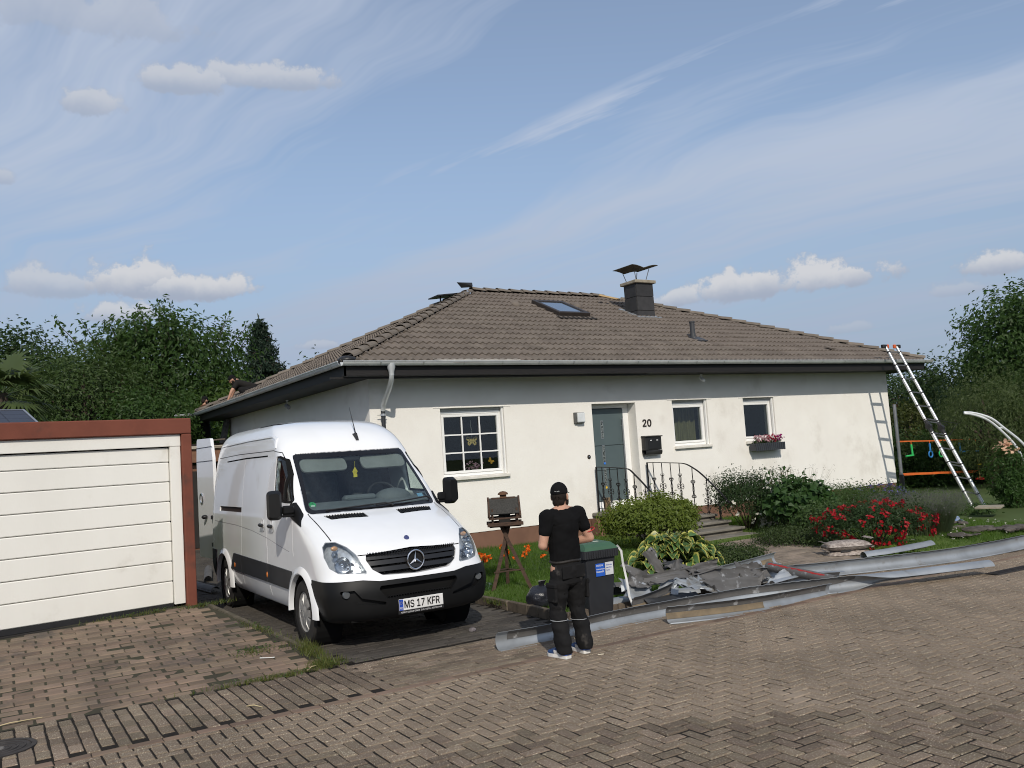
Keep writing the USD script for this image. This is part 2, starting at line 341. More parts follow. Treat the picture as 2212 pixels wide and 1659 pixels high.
def lay(parent, V, F, mat, name, n_single=300):
    ctr = V[:, :4].mean(1); p = to_px(ctr)
    inn = (p[:, 2] > .5) & (p[:, 0] > -.02) & (p[:, 0] < 1.02) & (p[:, 1] > 0) & (p[:, 1] < 1.02)
    order = np.argsort(np.where(inn, p[:, 2], 1e6 + p[:, 2])); k = min(n_single, int(inn.sum()))
    for i in order[:k]: obj(name, (V[i], F), mat, parent)
    rest = order[k:]
    rest = rest[(p[rest, 2] > .3) & (p[rest, 0] > -.5) & (p[rest, 0] < 1.6) & (p[rest, 1] < 1.6)]
    if len(rest):
        obj(name, (V[rest].reshape(-1, 3), (F[None] + 12*np.arange(len(rest))[:, None, None]).reshape(-1, 3)), mat, parent, kind='stuff')
pave = M('street_paver', (.190, .146, .105), (.130, .100, .072), rough=.85, scale=1.1, isl=.26, rnd=.26, speck=((.42, .37, .28), 95.0, .585), bump=.0025, bscale=220, stain=((.25, .2, .15), .7, .58, .72))
pave_red = M('edge_paver', (.20, .14, .102), (.145, .104, .077), rough=.85, scale=2.0, isl=.2, rnd=.2, bump=.002, bscale=160)
court = M('forecourt_clinker', (.205, .150, .108), (.135, .102, .076), rough=.8, scale=1.7, isl=.24, rnd=.24, bump=.002, bscale=90, stain=((.10, .082, .068), 1.2, .52, .66))
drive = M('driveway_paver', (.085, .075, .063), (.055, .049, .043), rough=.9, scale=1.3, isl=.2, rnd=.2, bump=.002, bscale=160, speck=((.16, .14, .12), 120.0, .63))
bed = M('joint_sand', (.020, .017, .014), (.012, .010, .008), rough=1.0, scale=9)
moss = M('joint_moss', (.05, .05, .03), (.045, .04, .03), rough=1.0, scale=6)
earth = M('earth', (.10, .075, .05), (.05, .04, .028), rough=1.0, scale=2.5, bump=.01, bscale=30)
turf = M('turf', (.115, .165, .035), (.07, .11, .024), rough=1.0, scale=1.4, bump=.02, bscale=40)
far_turf = M('meadow', (.07, .10, .03), (.05, .075, .02), rough=1.0, scale=.2)
sheet([(-900, -900), (900, -900), (900, 900), (-900, 900)], -.10, far_turf, 'ground')
flat = lambda X, Y: np.zeros_like(X)
# street: herringbone of 20 x 10 cm stones, then an edge row and the band along the plots
street = struct_group('street')
sheet([(-14, -14), (70, -14), (70, 8.36), (-14, 8.36)], -.0075, bed, 'bedding', street)
i, j = np.meshgrid(np.arange(-60, 330), np.arange(-60, 71)); i, j = i.ravel(), j.ravel(); k = (i - j) % 4
u = .102
hx = np.concatenate([(i[k == 0] + 1)*u, (i[k == 3] + .5)*u]); hy = np.concatenate([(j[k == 0] + .5)*u, (j[k == 3] + 1)*u])
lx = np.concatenate([np.full((k == 0).sum(), 2*u), np.full((k == 3).sum(), u)]) - .012; ly = np.concatenate([np.full((k == 0).sum(), u), np.full((k == 3).sum(), 2*u)]) - .012
hy = hy - .05
cut = np.clip(hy + ly/2 - 7.062, 0, None); hy = hy - cut/2; ly = ly - cut
ok = (ly > .02) & (hy > -2); p = to_px(np.c_[hx, hy, 0*hx]); ok &= (p[:, 2] > .8) & (p[:, 0] > -.25) & (p[:, 0] < 1.3) & (p[:, 1] < 1.3) & (p[:, 1] > .2)
swell = flat
V, F = brick_mesh(hx[ok], hy[ok], lx[ok], ly[ok], swell, rng, ch=.008)
lay(street, V, F, pave, 'paving_stone')
ex = np.arange(-6, 26, .242); V, F = brick_mesh(ex, np.full(len(ex), 7.115), np.full(len(ex), .236), np.full(len(ex), .098), swell, rng); lay(street, V, F, pave_red, 'edge_stone', 40)
cx, cy = [], []
for c in range(-40, 29):
    for r in range(-1, 6):
        y = 7.28 + r*.205 + (.1 if c % 2 else 0)
        if 7.17 < y - .06 and y < 8.36: cx.append(.105*c + .05 + .0); cy.append(y)
cx, cy = np.array(cx), np.array(cy)
V, F = brick_mesh(cx, cy, np.full(len(cx), .090), np.full(len(cx), .189), swell, rng); lay(street, V, F, pave, 'band_stone', 130)
cx, cy = [], []
for r in range(12):
    y = 7.22 + r*.1015
    if y < 8.33:
        for c in range(0, 96): cx.append(3.06 + c*.203 + (.1 if r % 2 else 0)); cy.append(y)
cx, cy = np.array(cx), np.array(cy)
V, F = brick_mesh(cx, cy, np.full(len(cx), .197), np.full(len(cx), .096), swell, rng); lay(street, V, F, pave, 'band_stone', 120)
# garage forecourt: clinker in running bond, rising to the garage
G0 = np.array([2.315, 11.62]); GA = math.radians(8.4); GD = np.array([math.cos(GA), math.sin(GA)])
zf = lambda X, Y: .102*np.maximum(np.asarray(Y) - 8.40, 0)
front_y = lambda X: G0[1] + (np.asarray(X) - G0[0])*math.tan(GA)
edge_x = lambda Y: 2.97 - (np.asarray(Y) - 8.4)*.185
fore = struct_group('forecourt')
gy = np.linspace(8.36, 12.0, 14); v, f = [], []
for y in gy: v += [(-5, y, float(zf(0, y)) - .007), (float(edge_x(y)), y, float(zf(0, y)) - .007), (float(edge_x(y)), y, -.05)]
for q in range(len(gy) - 1):
    a = 3*q; f += [[a, a + 1, a + 4], [a, a + 4, a + 3], [a + 1, a + 2, a + 5], [a + 1, a + 5, a + 4]]
obj('bedding', (np.array(v), np.array(f)), moss, fore)
cx, cy, lx = [], [], []
r = 0; y = 8.435
while y < 12:
    off = rng.uniform(-.02, .02) + (.125 if r % 2 else 0)
    for c in range(-16, 14):
        x = c*.252 + off
        if x + .12 > edge_x(y): continue
        if y + .07 > front_y(x) + .04: continue
        cx.append(x + rng.normal(0, .004)); cy.append(y + rng.normal(0, .003)); lx.append(.238 + rng.normal(0, .004))
    y += .110; r += 1
V, F = brick_mesh(np.array(cx), np.array(cy), np.array(lx), np.full(len(cx), .099), zf, rng, ch=.009, jz=.003); lay(fore, V, F, court, 'clinker')
# kerb between forecourt and driveway
ks = struct_group('forecourt_kerb')
for q in range(12):
    y0 = 8.45 + q*.26; y1 = y0 + .25; xa, xb = float(edge_x(y0)), float(edge_x(y1)); za, zb = float(zf(0, y0)), float(zf(0, y1))
    obj('kerb_stone', _hull([(xa, y0, -.06), (xa + .06, y0, -.06), (xb, y1, -.06), (xb + .06, y1, -.06), (xa, y0, za + .012), (xa + .055, y0, za + .01), (xb, y1, zb + .012), (xb + .055, y1, zb + .01)]), M('old_kerb', (.13, .11, .085), (.07, .065, .045), rough=.95, scale=8, bump=.004, bscale=60), ks)
# driveway
dr = struct_group('driveway')
sheet([(1.9, 8.36), (5.6, 8.36), (5.6, 40), (1.9, 40)], -.004, bed, 'bedding', dr)
cx, cy = [], []
for r in range(170):
    y = 8.36 + .055 + r*.102
    for c in range(20):
        x = 2.2 + c*.204 + (.1 if r % 2 else 0)
        if x - .1 > float(edge_x(min(y, 11.6))) + .05 and x + .1 < 5.6: cx.append(x); cy.append(y)
cx, cy = np.array(cx), np.array(cy)
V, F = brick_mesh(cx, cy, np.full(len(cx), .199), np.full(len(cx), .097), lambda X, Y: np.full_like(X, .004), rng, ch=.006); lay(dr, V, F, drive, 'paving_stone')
# lawn kerb of short edging stones
lk = struct_group('lawn_kerb')
km = M('edging_stone', (.13, .105, .08), (.08, .066, .05), rough=.95, scale=7, isl=.18, rnd=.18, bump=.004, bscale=70)
y = 8.40
while y < 15.1:
    L = .24; o = bevbox((.062, L - .008, .16), .008); obj('edging_stone', (o[0] + np.array([5.635 + rng.normal(0, .004), y + L/2, .03 + rng.normal(0, .004)]), o[1]), km, lk); y += L
x = 5.67
while x < 9.8:
    L = .24; o = bevbox((L - .008, .062, .16), .008); obj('edging_stone', (o[0] + np.array([x + L/2, 8.385 + rng.normal(0, .004), .025 + rng.normal(0, .004)]), o[1]), km, lk); x += L
# lawn
nx, ny = 150, 90
X, Y = np.meshgrid(np.r_[np.linspace(5.66, 20, 100), np.linspace(20.4, 70, 50)], np.r_[np.linspace(8.41, 15.6, 60), np.linspace(16, 60, 30)], indexing='ij')
lawn_z = lambda X, Y: .055 + .03*(meshkit.fbm(np.stack([X*.9, Y*.9, 0*X], -1), 3) - .5) + .05*np.clip((Y - 9.0)/4, 0, 1) - .06*np.clip((9.4 - Y)/1.0, 0, 1)*np.clip((X - 11.0)/.8, 0, 1) - .36*np.clip((X - 15.0)/4.5, 0, 1)**1.3
Zl = lawn_z(X, Y); idx = np.arange(nx*ny).reshape(nx, ny)
f = np.stack([idx[:-1, :-1], idx[1:, :-1], idx[1:, 1:], idx[:-1, 1:]], -1).reshape(-1, 4)
struct('lawn', (np.stack([X, Y, Zl], -1).reshape(-1, 3), f), turf, smooth=True)
# garden path from the street to the steps
gp = struct_group('garden_path')
pm = M('path_stone', (.25, .20, .155), (.17, .14, .11), rough=.9, scale=3, isl=.15, rnd=.15, bump=.003, bscale=100)
cx, cy = [], []
for r in range(30):
    t = r/29.; y = 8.45 + r*.108
    x0, x1 = 9.75 + 1.5*t**1.3, 11.05 + 1.65*t**1.1
    c = 0
    while x0 + c*.215 < x1: cx.append(x0 + c*.215 + (.1 if r % 2 else 0)); cy.append(y); c += 1
V, F = brick_mesh(np.array(cx), np.array(cy), np.full(len(cx), .205), np.full(len(cx), .102), lambda X, Y: lawn_z(X, Y) + .022, rng); lay(gp, V, F, pm, 'path_stone', 220)
# ------------------------------------------------------------------ the bungalow
render_white = M('white_render', (.81, .79, .735), (.77, .745, .69), rough=.92, scale=1.6, bump=.005, bscale=55, stain=((.66, .63, .57), .9, .54, .78))
plinth_m = M('brown_plinth', (.19, .105, .072), (.15, .083, .058), rough=.9, scale=2.5, bump=.002, bscale=80)
white_pvc = M('white_plastic', (.80, .80, .78), (.77, .77, .75), rough=.35, scale=3)
sill_m = M('sill_stone', (.72, .69, .63), (.62, .60, .54), rough=.6, scale=6)
black_wood = M('black_boards', (.018, .016, .015), (.010, .009, .009), rough=.6, scale=6, stretch=(1, 14, 14))
zinc_new = M('new_zinc', (.60, .62, .61), (.48, .50, .50), rough=.36, metallic=.35, scale=2.5)
tile_m = M('roof_tile', (.168, .142, .118), (.128, .107, .089), rough=.85, scale=2.2, isl=.10, rnd=.10, bump=.002, bscale=130, stain=((.17, .145, .12), .8, .55, .75))
ridge_m = M('ridge_tile', (.185, .158, .130), (.138, .117, .096), rough=.85, scale=3, isl=.10, rnd=.10, bump=.002, bscale=130)
deck_m = M('roof_felt', (.03, .027, .025), rough=.9)
pane_m = glassM('window_glass', (.80, .84, .82))
slate_m = M('slate_panel', (.040, .038, .038), (.030, .029, .029), rough=.55, scale=6, isl=.15, rnd=.15)
conc_m = M('concrete', (.33, .29, .22), (.24, .21, .16), rough=.95, scale=7, bump=.003, bscale=60)
lead_m = M('lead_flashing', (.42, .44, .46), (.30, .32, .34), rough=.45, metallic=.5, scale=9)
black_pl = M('black_plastic', (.022, .022, .023), (.016, .016, .017), rough=.45, scale=5)
YW, XL, XR, YB = 15.20, 6.20, 21.50, 25.80
house = thing('bungalow', 'low white rendered bungalow with brown tiled hip roof and the number 20', 'house')
OPEN = dict(w1=(7.66, 9.10, 1.56, 2.91), door=(11.31, 12.52, .58, 2.90), w2=(13.60, 14.69, 1.86, 2.92), w3=(15.88, 16.95, 1.86, 2.92))
w = cubeM((XL, YW, .46), (XR, YB, 3.60)) - cubeM((XL + .34, YW + .34, .40), (XR - .34, YB - .34, 3.70))
for a, b, c, d in OPEN.values(): w = w - cubeM((a, YW - .1, c), (b, YW + .6, d))
wall_o = obj('wall', tri_of(w), render_white, house)
pl = cubeM((XL + .015, YW + .015, -.1), (XR - .015, YB - .015, .46)) - cubeM((XL + .34, YW + .34, -.2), (XR - .34, YB - .34, .6)); obj('plinth', tri_of(pl), plinth_m, house)
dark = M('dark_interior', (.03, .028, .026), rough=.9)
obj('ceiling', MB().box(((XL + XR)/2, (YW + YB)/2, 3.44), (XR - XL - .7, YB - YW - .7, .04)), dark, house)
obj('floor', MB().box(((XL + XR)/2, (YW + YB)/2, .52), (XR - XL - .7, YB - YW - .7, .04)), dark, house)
obj('partition', MB().box(((XL + XR)/2, YW + 2.2, 2.0), (XR - XL - .8, .1, 2.8)), dark, house)  # added near-black panel: the unlit look of the rooms is in its colour
def frame_of(x0, x1, z0, z1, y, t, d, mat, parent, name):
    m = MB()
    for bx, bz, sx, sz in (((x0 + x1)/2, z0 + t/2, x1 - x0, t), ((x0 + x1)/2, z1 - t/2, x1 - x0, t), (x0 + t/2, (z0 + z1)/2, t, z1 - z0 - 2*t), (x1 - t/2, (z0 + z1)/2, t, z1 - z0 - 2*t)):
        m.box((bx, y + d/2, bz), (sx, d, sz), bev=.006)
    return obj(name, m, mat, parent)
def window(key, label, bars=0, top=.10):
    x0, x1, z0, z1 = OPEN[key]
    y = YW + .115
    fr = frame_of(x0 + .003, x1 - .003, z0 + .003, z1 - .055, y, .058, .07, white_pvc, house, 'window'); cd(fr, label=label)
    a, b, c, d = x0 + .066, x1 - .066, z0 + .066, z1 - .118
    frame_of(a, b, c, d, y - .012, .052, .06, white_pvc, fr, 'sash')
    obj('shutter_box', MB().box(((x0 + x1)/2, y + .03, z1 - .026), (x1 - x0 - .01, .09, .05)), M('shutter_grey', (.45, .46, .46), rough=.5), fr)
    g = (a + .052, b - .052, c + .052, d - .052)
    obj('pane', MB().box(((g[0] + g[1])/2, y + .03, (g[2] + g[3])/2), (g[1] - g[0] + .02, .006, g[3] - g[2] + .02)), pane_m, fr)
    for q in range(bars):
        xx = g[0] + (g[1] - g[0])*(q + 1)/(bars + 1); obj('glazing_bar', MB().box((xx, y + .012, (g[2] + g[3])/2), (.027, .022, g[3] - g[2])), white_pvc, fr)
        zz = g[2] + (g[3] - g[2])*(q + 1)/(bars + 1); obj('glazing_bar', MB().box(((g[0] + g[1])/2, y + .0145, zz), (g[1] - g[0], .026, .027)), white_pvc, fr)
    obj('shutter_rail', MB().box((x1 - .022, YW + .06, (z0 + z1)/2), (.03, .05, z1 - z0 - .01)), white_pvc, fr)
    obj('sill', MB().box(((x0 + x1)/2, YW + .03, z0 - .032), (x1 - x0 + .05, .20, .058), bev=.008), sill_m, fr)
    obj('lintel_trim', MB().box(((x0 + x1)/2, YW - .004, z1 + .012), (x1 - x0 + .30, .012, .016)), render_white, fr)
    return fr, g
win1, g1 = window('w1', 'nine-paned window with butterfly ornaments', 2)
win2, g2 = window('w2', 'plain window beside the letter box', 0)
win3, g3 = window('w3', 'plain window above the flower box', 0)
curt = M('curtain_olive', (.20, .18, .09), (.10, .09, .05), rough=.9, scale=3, stretch=(14, 1, .6))
def curtain(x0, x1, z0, z1, y, mat, label):
    xs = np.linspace(x0, x1, 44); ys = y + .03*np.sin((xs - x0)*38) + .012*np.sin((xs - x0)*91)
    v = np.concatenate([np.c_[xs, ys, np.full(44, z0)], np.c_[xs, ys, np.full(44, z1)]]); i = np.arange(43)
    f = np.stack([i, i + 1, i + 45, i + 44], 1)
    obj('curtain', (v, f), mat, None, smooth=True, label=label, cat='curtain')
curtain(14.10, 14.72, 1.7, 3.0, YW + .52, curt, 'olive curtain drawn to the right behind the window beside the letter box')
curtain(15.9, 16.45, 1.7, 3.0, YW + .60, M('curtain_dark', (.06, .06, .055), (.03, .03, .028), stretch=(14, 1, .6)), 'dark curtain behind the window above the flower box')
# front door
x0, x1, z0, z1 = OPEN['door']
door = frame_of(x0 + .003, x1 - .003, z0 + .003, z1 - .003, YW + .275, .085, .07, white_pvc, house, 'front_door')
cd(door, label='slate blue front door with three ornamental inlays')
grey_door = M('slate_blue_paint', (.085, .115, .118), (.075, .102, .106), rough=.38, scale=2)
lx0, lx1, lz0, lz1 = x0 + .09, x1 - .155, z0 + .19, z1 - .10
obj('door_jamb', MB().box((x1 - .12, YW + .30, (z0 + z1)/2), (.065, .05, z1 - z0 - .18)), white_pvc, door)
obj('leaf_gasket', MB().box(((lx0 + lx1)/2, YW + .310, (lz0 + lz1)/2), (lx1 - lx0 + .03, .02, lz1 - lz0 + .02)), black_pl, door)
obj('threshold_panel', MB().box(((lx0 + lx1)/2, YW + .31, z0 + .135), (lx1 - lx0 + .06, .035, .10)), white_pvc, door)
H3 = [lz0, lz0 + (lz1 - lz0)*.335, lz0 + (lz1 - lz0)*.60, lz1]
for q in range(3):
    obj('panel', MB().box(((lx0 + lx1)/2, YW + .295, (H3[q] + H3[q + 1])/2), (lx1 - lx0, .03, H3[q + 1] - H3[q] - .010), bev=.003), grey_door, door)
for q, (zc, hh) in enumerate(((lz0 + .50, .44), (lz0 + 1.03, .40), (lz0 + 1.57, .40))):
    inl = obj('inlay', MB().box((lx0 + .36, YW + .279, zc), (.075, .006, hh), bev=.002), M('steel_trim', (.45, .46, .46), rough=.3, metallic=.8), door)
    obj('glass_strip', MB().box((lx0 + .36, YW + .2755, zc), (.052, .004, hh - .03)), M('ornament_glass', (.22, .25, .24), (.02, .025, .025), rough=.12, scale=38, lo=.45, hi=.6, detail=2), inl)
for q, (zz, col) in enumerate(((lz0 + .83, (.05, .22, .75)), (lz0 + .30, (.75, .5, .05)))):
    star = []
    for a in range(16): rr_ = .034 if a % 2 == 0 else .018; star.append((rr_*math.cos(a*PI/8), rr_*math.sin(a*PI/8)))
    obj('ornament', MB().prism(star, .004, Rx(PI/2), (lx0 + .36, YW + .272, zz)), M('ornament_%d' % q, col, rough=.2), door, label=('blue', 'amber')[q] + ' glass ornament')
obj('handle', MB().tube([(lx1 - .06, YW + .235, lz0 + .25), (lx1 - .06, YW + .235, lz1 - .22)], .014, 8).tube([(lx1 - .06, YW + .235, lz0 + .4), (lx1 - .06, YW + .29, lz0 + .4)], .009).tube([(lx1 - .06, YW + .235, lz1 - .4), (lx1 - .06, YW + .29, lz1 - .4)], .009), M('steel_bar', (.5, .5, .5), rough=.3, metallic=.9), door)
# roof
XE0, XE1, YE, ZE, D_, SL = 5.50, 22.20, 14.50, 3.72, 6.0, .4417
YE2 = YE + 2*D_
deck = MB(); A, B, C_, Dd = (XE0, YE, ZE), (XE1, YE, ZE), (XE1, YE2, ZE), (XE0, YE2, ZE); R0, R1 = (XE0 + D_, YE + D_, ZE + D_*SL), (XE1 - D_, YE + D_, ZE + D_*SL)
deck.add([A, B, C_, Dd, R0, R1], [[0, 1, 5], [0, 5, 4], [3, 0, 4], [1, 2, 5], [2, 3, 4], [2, 4, 5]])
roof = obj('roof', deck, deck_m, house)
soff = MB(); zs = 3.50
for bx in ((XE0 + .06, YE + .06, XE1 - .06, YW - .001), (XE0 + .06, YB + .001, XE1 - .06, YE2 - .06), (XE0 + .06, YW, XL - .001, YB), (XR + .001, YW, XE1 - .06, YB)):
    soff.box(((bx[0] + bx[2])/2, (bx[1] + bx[3])/2, zs + .02), (bx[2] - bx[0], bx[3] - bx[1], .03))
obj('soffit', soff, black_wood, house)
fas = MB()
for (ax, ay, bx, by) in ((XE0, YE, XE1, YE), (XE0, YE2, XE1, YE2), (XE0, YE, XE0, YE2), (XE1, YE, XE1, YE2)):
    fas.box(((ax + bx)/2, (ay + by)/2, 3.60), (abs(bx - ax) + .03, abs(by - ay) + .03, .21))
obj('fascia', fas, black_wood, house)
obj('rafter_board', MB().box(((XE0 + XE1)/2 - 5, YE + .10, 3.468), (7.2, .03, .03)), black_wood, house)
# tiles
def tiles(O, e, s, length, depth, name, single, w=.303, rows=16, lim=None, seed=3, profn=11):
    rg = np.random.default_rng(seed); e, s = unit(e), unit(s); n = np.cross(e, s); h = depth/rows
    out = []; uu = np.linspace(0, 1, profn)
    prof = .042*(.5 - .5*np.cos(uu*2*PI*2))**1.25
    for r in range(rows):
        ncol = int(length/w) + 1
        sl, sh = r*h - .045, (r + 1)*h + .02
        for c in range(ncol):
            lo, hi = lim((r + .3)*h)
            if (c + 1)*w < lo + .02 or c*w > hi - .02: continue
            j = rg.normal(0, .004); k = rg.normal(0, .003); tw = rg.normal(0, .006)
            eu = c*w + uu*(w + .006) + k
            def P(sv, z):
                l0, h0 = lim(max(0, min(sv, depth))); ec = np.clip(eu, l0 - .02, h0 + .02)
                return O + ec[:, None]*e + np.full(profn, sv + j)[:, None]*s + (z + tw*(uu - .5))[:, None]*n
            top = P(sh, .022 + prof); bot = P(sl, .060 + prof); low = P(sl + .004, .030 + prof*.85)
            out.append(np.concatenate([top, bot, low]))
    V = np.array(out); i = np.arange(profn - 1); m = profn
    F = np.concatenate([np.stack([m + i, m + i + 1, i + 1], 1), np.stack([m + i, i + 1, i], 1), np.stack([2*m + i, 2*m + i + 1, m + i + 1], 1), np.stack([2*m + i, m + i + 1, m + i], 1)])
    c = V.mean(1); p = to_px(c)[:, 2]; o = np.argsort(p); k = min(single, len(o))
    for q in o[:k]: obj(name, (V[q], F), tile_m, roof)
    rest = o[k:]
    if len(rest): obj(name, (V[rest].reshape(-1, 3), (F[None] + V.shape[1]*np.arange(len(rest))[:, None, None]).reshape(-1, 3)), tile_m, roof, kind='stuff')
sd_ = math.hypot(D_, D_*SL)
tiles(np.array(A), (1, 0, 0), (0, 1, SL), XE1 - XE0, sd_, 'tile', 270, lim=lambda t: (t*D_/sd_, XE1 - XE0 - t*D_/sd_))
tiles(np.array(Dd), (0, -1, 0), (1, 0, SL), YE2 - YE, sd_, 'tile', 30, lim=lambda t: (t*D_/sd_, YE2 - YE - t*D_/sd_), seed=4)
def caps(P0, P1, nrm, step=.405, w=.125, hgt=.085):
    P0, P1 = np.array(P0, float), np.array(P1, float); d = unit(P1 - P0); Lg = np.linalg.norm(P1 - P0); nn = int(Lg/step); nrm = unit(np.array(nrm, float) - d*(d @ np.array(nrm, float))); sdv = np.cross(d, nrm)
    an = np.linspace(0, PI, 9)
    for k in range(nn):
        rgk = np.random.default_rng(k + int(P0[0]*10)); V = []
        for t, sc, dz in ((-.02, 1.08, .050), (step + .03, .92, .022)):
            for r_ in (1.0, .86):
                c = P0 + d*(k*step + t) + nrm*(dz + rgk.normal(0, .003))
                V.append(c + np.cos(an)[:, None]*sdv*w*sc*r_ + np.sin(an)[:, None]*nrm*hgt*sc*r_)
        V = np.concatenate(V); i = np.arange(8)
        q = lambda a, b: [np.stack([a*9 + i, a*9 + i + 1, b*9 + i + 1], 1), np.stack([a*9 + i, b*9 + i + 1, b*9 + i], 1)]
        obj('ridge_tile', (V, np.concatenate(q(0, 2) + [x_[:, ::-1] for x_ in q(0, 1)] + q(3, 1))), ridge_m, roof)
up_ = np.array([0, 0, .03])
caps(np.array(A) + up_ + np.array([.12, .12, .05]), np.array(R0) + up_, (0, 0, 1)); caps(np.array(B) + up_, np.array(R1) + up_, (0, 0, 1)); caps(np.array(R0) + up_, np.array(R1) + up_, (0, 0, 1)); caps(np.array(Dd) + up_, np.array(R0) + up_, (0, 0, 1))
obj('hip_membrane', MB().tm(trimesh.creation.icosphere(2, 1.0), np.diag([.17, .17, .085]), np.array(A) + np.array([.08, .08, .06])), black_pl, roof)
# gutters
def half_round(r=.074, t=.004, bead=.010, k=14):
    a = np.linspace(PI, 2*PI, k); o = np.c_[r*np.cos(a), r*np.sin(a)]; i_ = np.c_[(r - t)*np.cos(a[::-1]), (r - t)*np.sin(a[::-1])]
    b = np.linspace(-PI/2, 1.4*PI, 8); bd = np.c_[r + bead*np.cos(b), bead*np.sin(b) + bead*.2]
    return np.concatenate([o, bd, i_])
GZ = 3.735
gx0, gx1 = XE0 - .085, XE1 + .22
gut = MB().sweep(half_round(), [(gx0 - .0, YE - .085, GZ), (gx1, YE - .085, GZ)])
gutter = obj('gutter', gut, zinc_new, house, smooth=35)
gut2 = obj('gutter', MB().sweep(half_round(), [(XE0 - .085, YE2 + .1, GZ), (XE0 - .085, YE - .085, GZ)]), zinc_new, house, smooth=35)
def bracket(c, along):
    a = np.linspace(PI*.98, 2.05*PI, 10); m = MB(); R_ = .074
    if along == 'x': m.sweep([(-.014, -.002), (.014, -.002), (.014, .002), (-.014, .002)], [(c[0], c[1] + R_*math.cos(t)*-1, c[2] + R_*math.sin(t)) for t in a], upv=(1, 0, 0.001), roll=PI/2)
    else: m.sweep([(-.014, -.002), (.014, -.002), (.014, .002), (-.014, .002)], [(c[0] + R_*math.cos(t)*-1, c[1], c[2] + R_*math.sin(t)) for t in a], upv=(0.001, 1, 0), roll=PI/2)
    return m
brk = M('bracket_zinc', (.55, .56, .56), rough=.35, metallic=.8)
for x in np.arange(XE0 + .62, XE1, .84): obj('bracket', bracket((x, YE - .085, GZ), 'x'), brk, gutter)
for y in np.arange(YE + .3, YE2, .84): obj('bracket', bracket((XE0 - .085, y, GZ), 'y'), brk, gut2)
dp = MB(); dx = 6.34
dp.lathe([(.075, .02), (.072, -.06), (.05, -.14), (.047, -.20)], 12, (dx, YE - .085, GZ - .05))
dp.tube([(dx, YE - .085, 3.50), (dx, YE - .07, 3.42), (dx + .03, YE + .10, 3.29), (dx + .06, YE + .38, 3.11), (dx + .07, YE + .52, 3.01), (dx + .07, YE + .56, 2.90)], .046, 12)
dpo = obj('downpipe', dp, zinc_new, house, smooth=40)
obj('lower_pipe', MB().tube([(dx + .07, YE + .56, 2.93), (dx + .07, YE + .56, .05)], .040, 10), M('dark_pipe', (.05, .052, .055), rough=.4, metallic=.3), dpo, smooth=40)
obj('clamp', MB().lathe([(.048, -.02), (.052, -.02), (.052, .02), (.048, .02)], 12, (dx + .07, YE + .56, 2.82)).tube([(dx - .03, YE + .60, 2.82), (dx + .16, YE + .60, 2.82)], .007), brk, dpo)
dpr = obj('downpipe', MB().tube([(21.62, 15.12, 2.6), (21.62, 15.12, .62)], .045, 10), zincM('old_zinc_pipe', (.30, .31, .32)), house, smooth=40)
obj('standpipe', MB().tube([(21.62, 15.12, .66), (21.62, 15.12, .05)], .065, 12), black_pl, dpr, smooth=40)
# chimney
ch = obj('chimney', MB().box((15.68, 18.51, 5.7), (.56, .50, 1.26)), deck_m, roof)
for q in range(3):
    z = 5.22 + .39*q + .195
    for sx_, sy_, nx_ in ((15.68, 18.245, 'y'), (15.385, 18.51, 'x'), (15.975, 18.51, 'x')):
        d = (.59, .022, .378) if nx_ == 'y' else (.022, .508, .378); obj('slate_panel', MB().box((sx_, sy_, z), d, bev=.004), slate_m, ch)
obj('cap', MB().box((15.68, 18.51, 6.41), (.74, .68, .085), bev=.012), conc_m, ch)
cw = MB()
for sx_ in (-.2, .2):
    for sy_ in (-.2, .2): cw.tube([(15.68 + sx_*.8, 18.57 + sy_, 6.44), (15.68 + sx_*1.35, 18.57 + sy_*1.3, 6.80)], .010, 5)
xs = np.linspace(-.46, .46, 15); zc_ = 6.765 + .085*np.abs(np.sin(np.clip((xs + .05)/.5, -1, 1)*PI*.62)) + .03*xs
pp = np.concatenate([np.c_[xs, zc_], np.c_[xs[::-1], zc_[::-1] - .012]])
cw.prism(pp, .86, Rx(PI/2), (15.68, 18.57 + .43, 0.02))
obj('cowl', cw, M('rusty_steel', (.13, .115, .09), (.08, .072, .06), rough=.7, metallic=.3, scale=6), ch)
fl = MB()
for a_, b_ in (((15.28, 18.15), (16.12, 18.25)), ((15.27, 18.2), (15.40, 18.95)), ((15.96, 18.2), (16.09, 18.95))):
    n0 = 6
    for q in range(n0):
        x_ = a_[0] + (b_[0] - a_[0])*(q + .5)/n0 if b_[0] - a_[0] > .3 else (a_[0] + b_[0])/2; y_ = a_[1] + (b_[1] - a_[1])*(q + .5)/n0 if b_[1] - a_[1] > .3 else (a_[1] + b_[1])/2
        fl.box((0, 0, 0), (.16, .16, .02), Rx(math.atan(SL)) @ Rz(rng.normal(0, .2)), (x_, y_, ZE + SL*(y_ - YE) + .075 + rng.normal(0, .006)))
obj('flashing', fl, lead_m, ch)
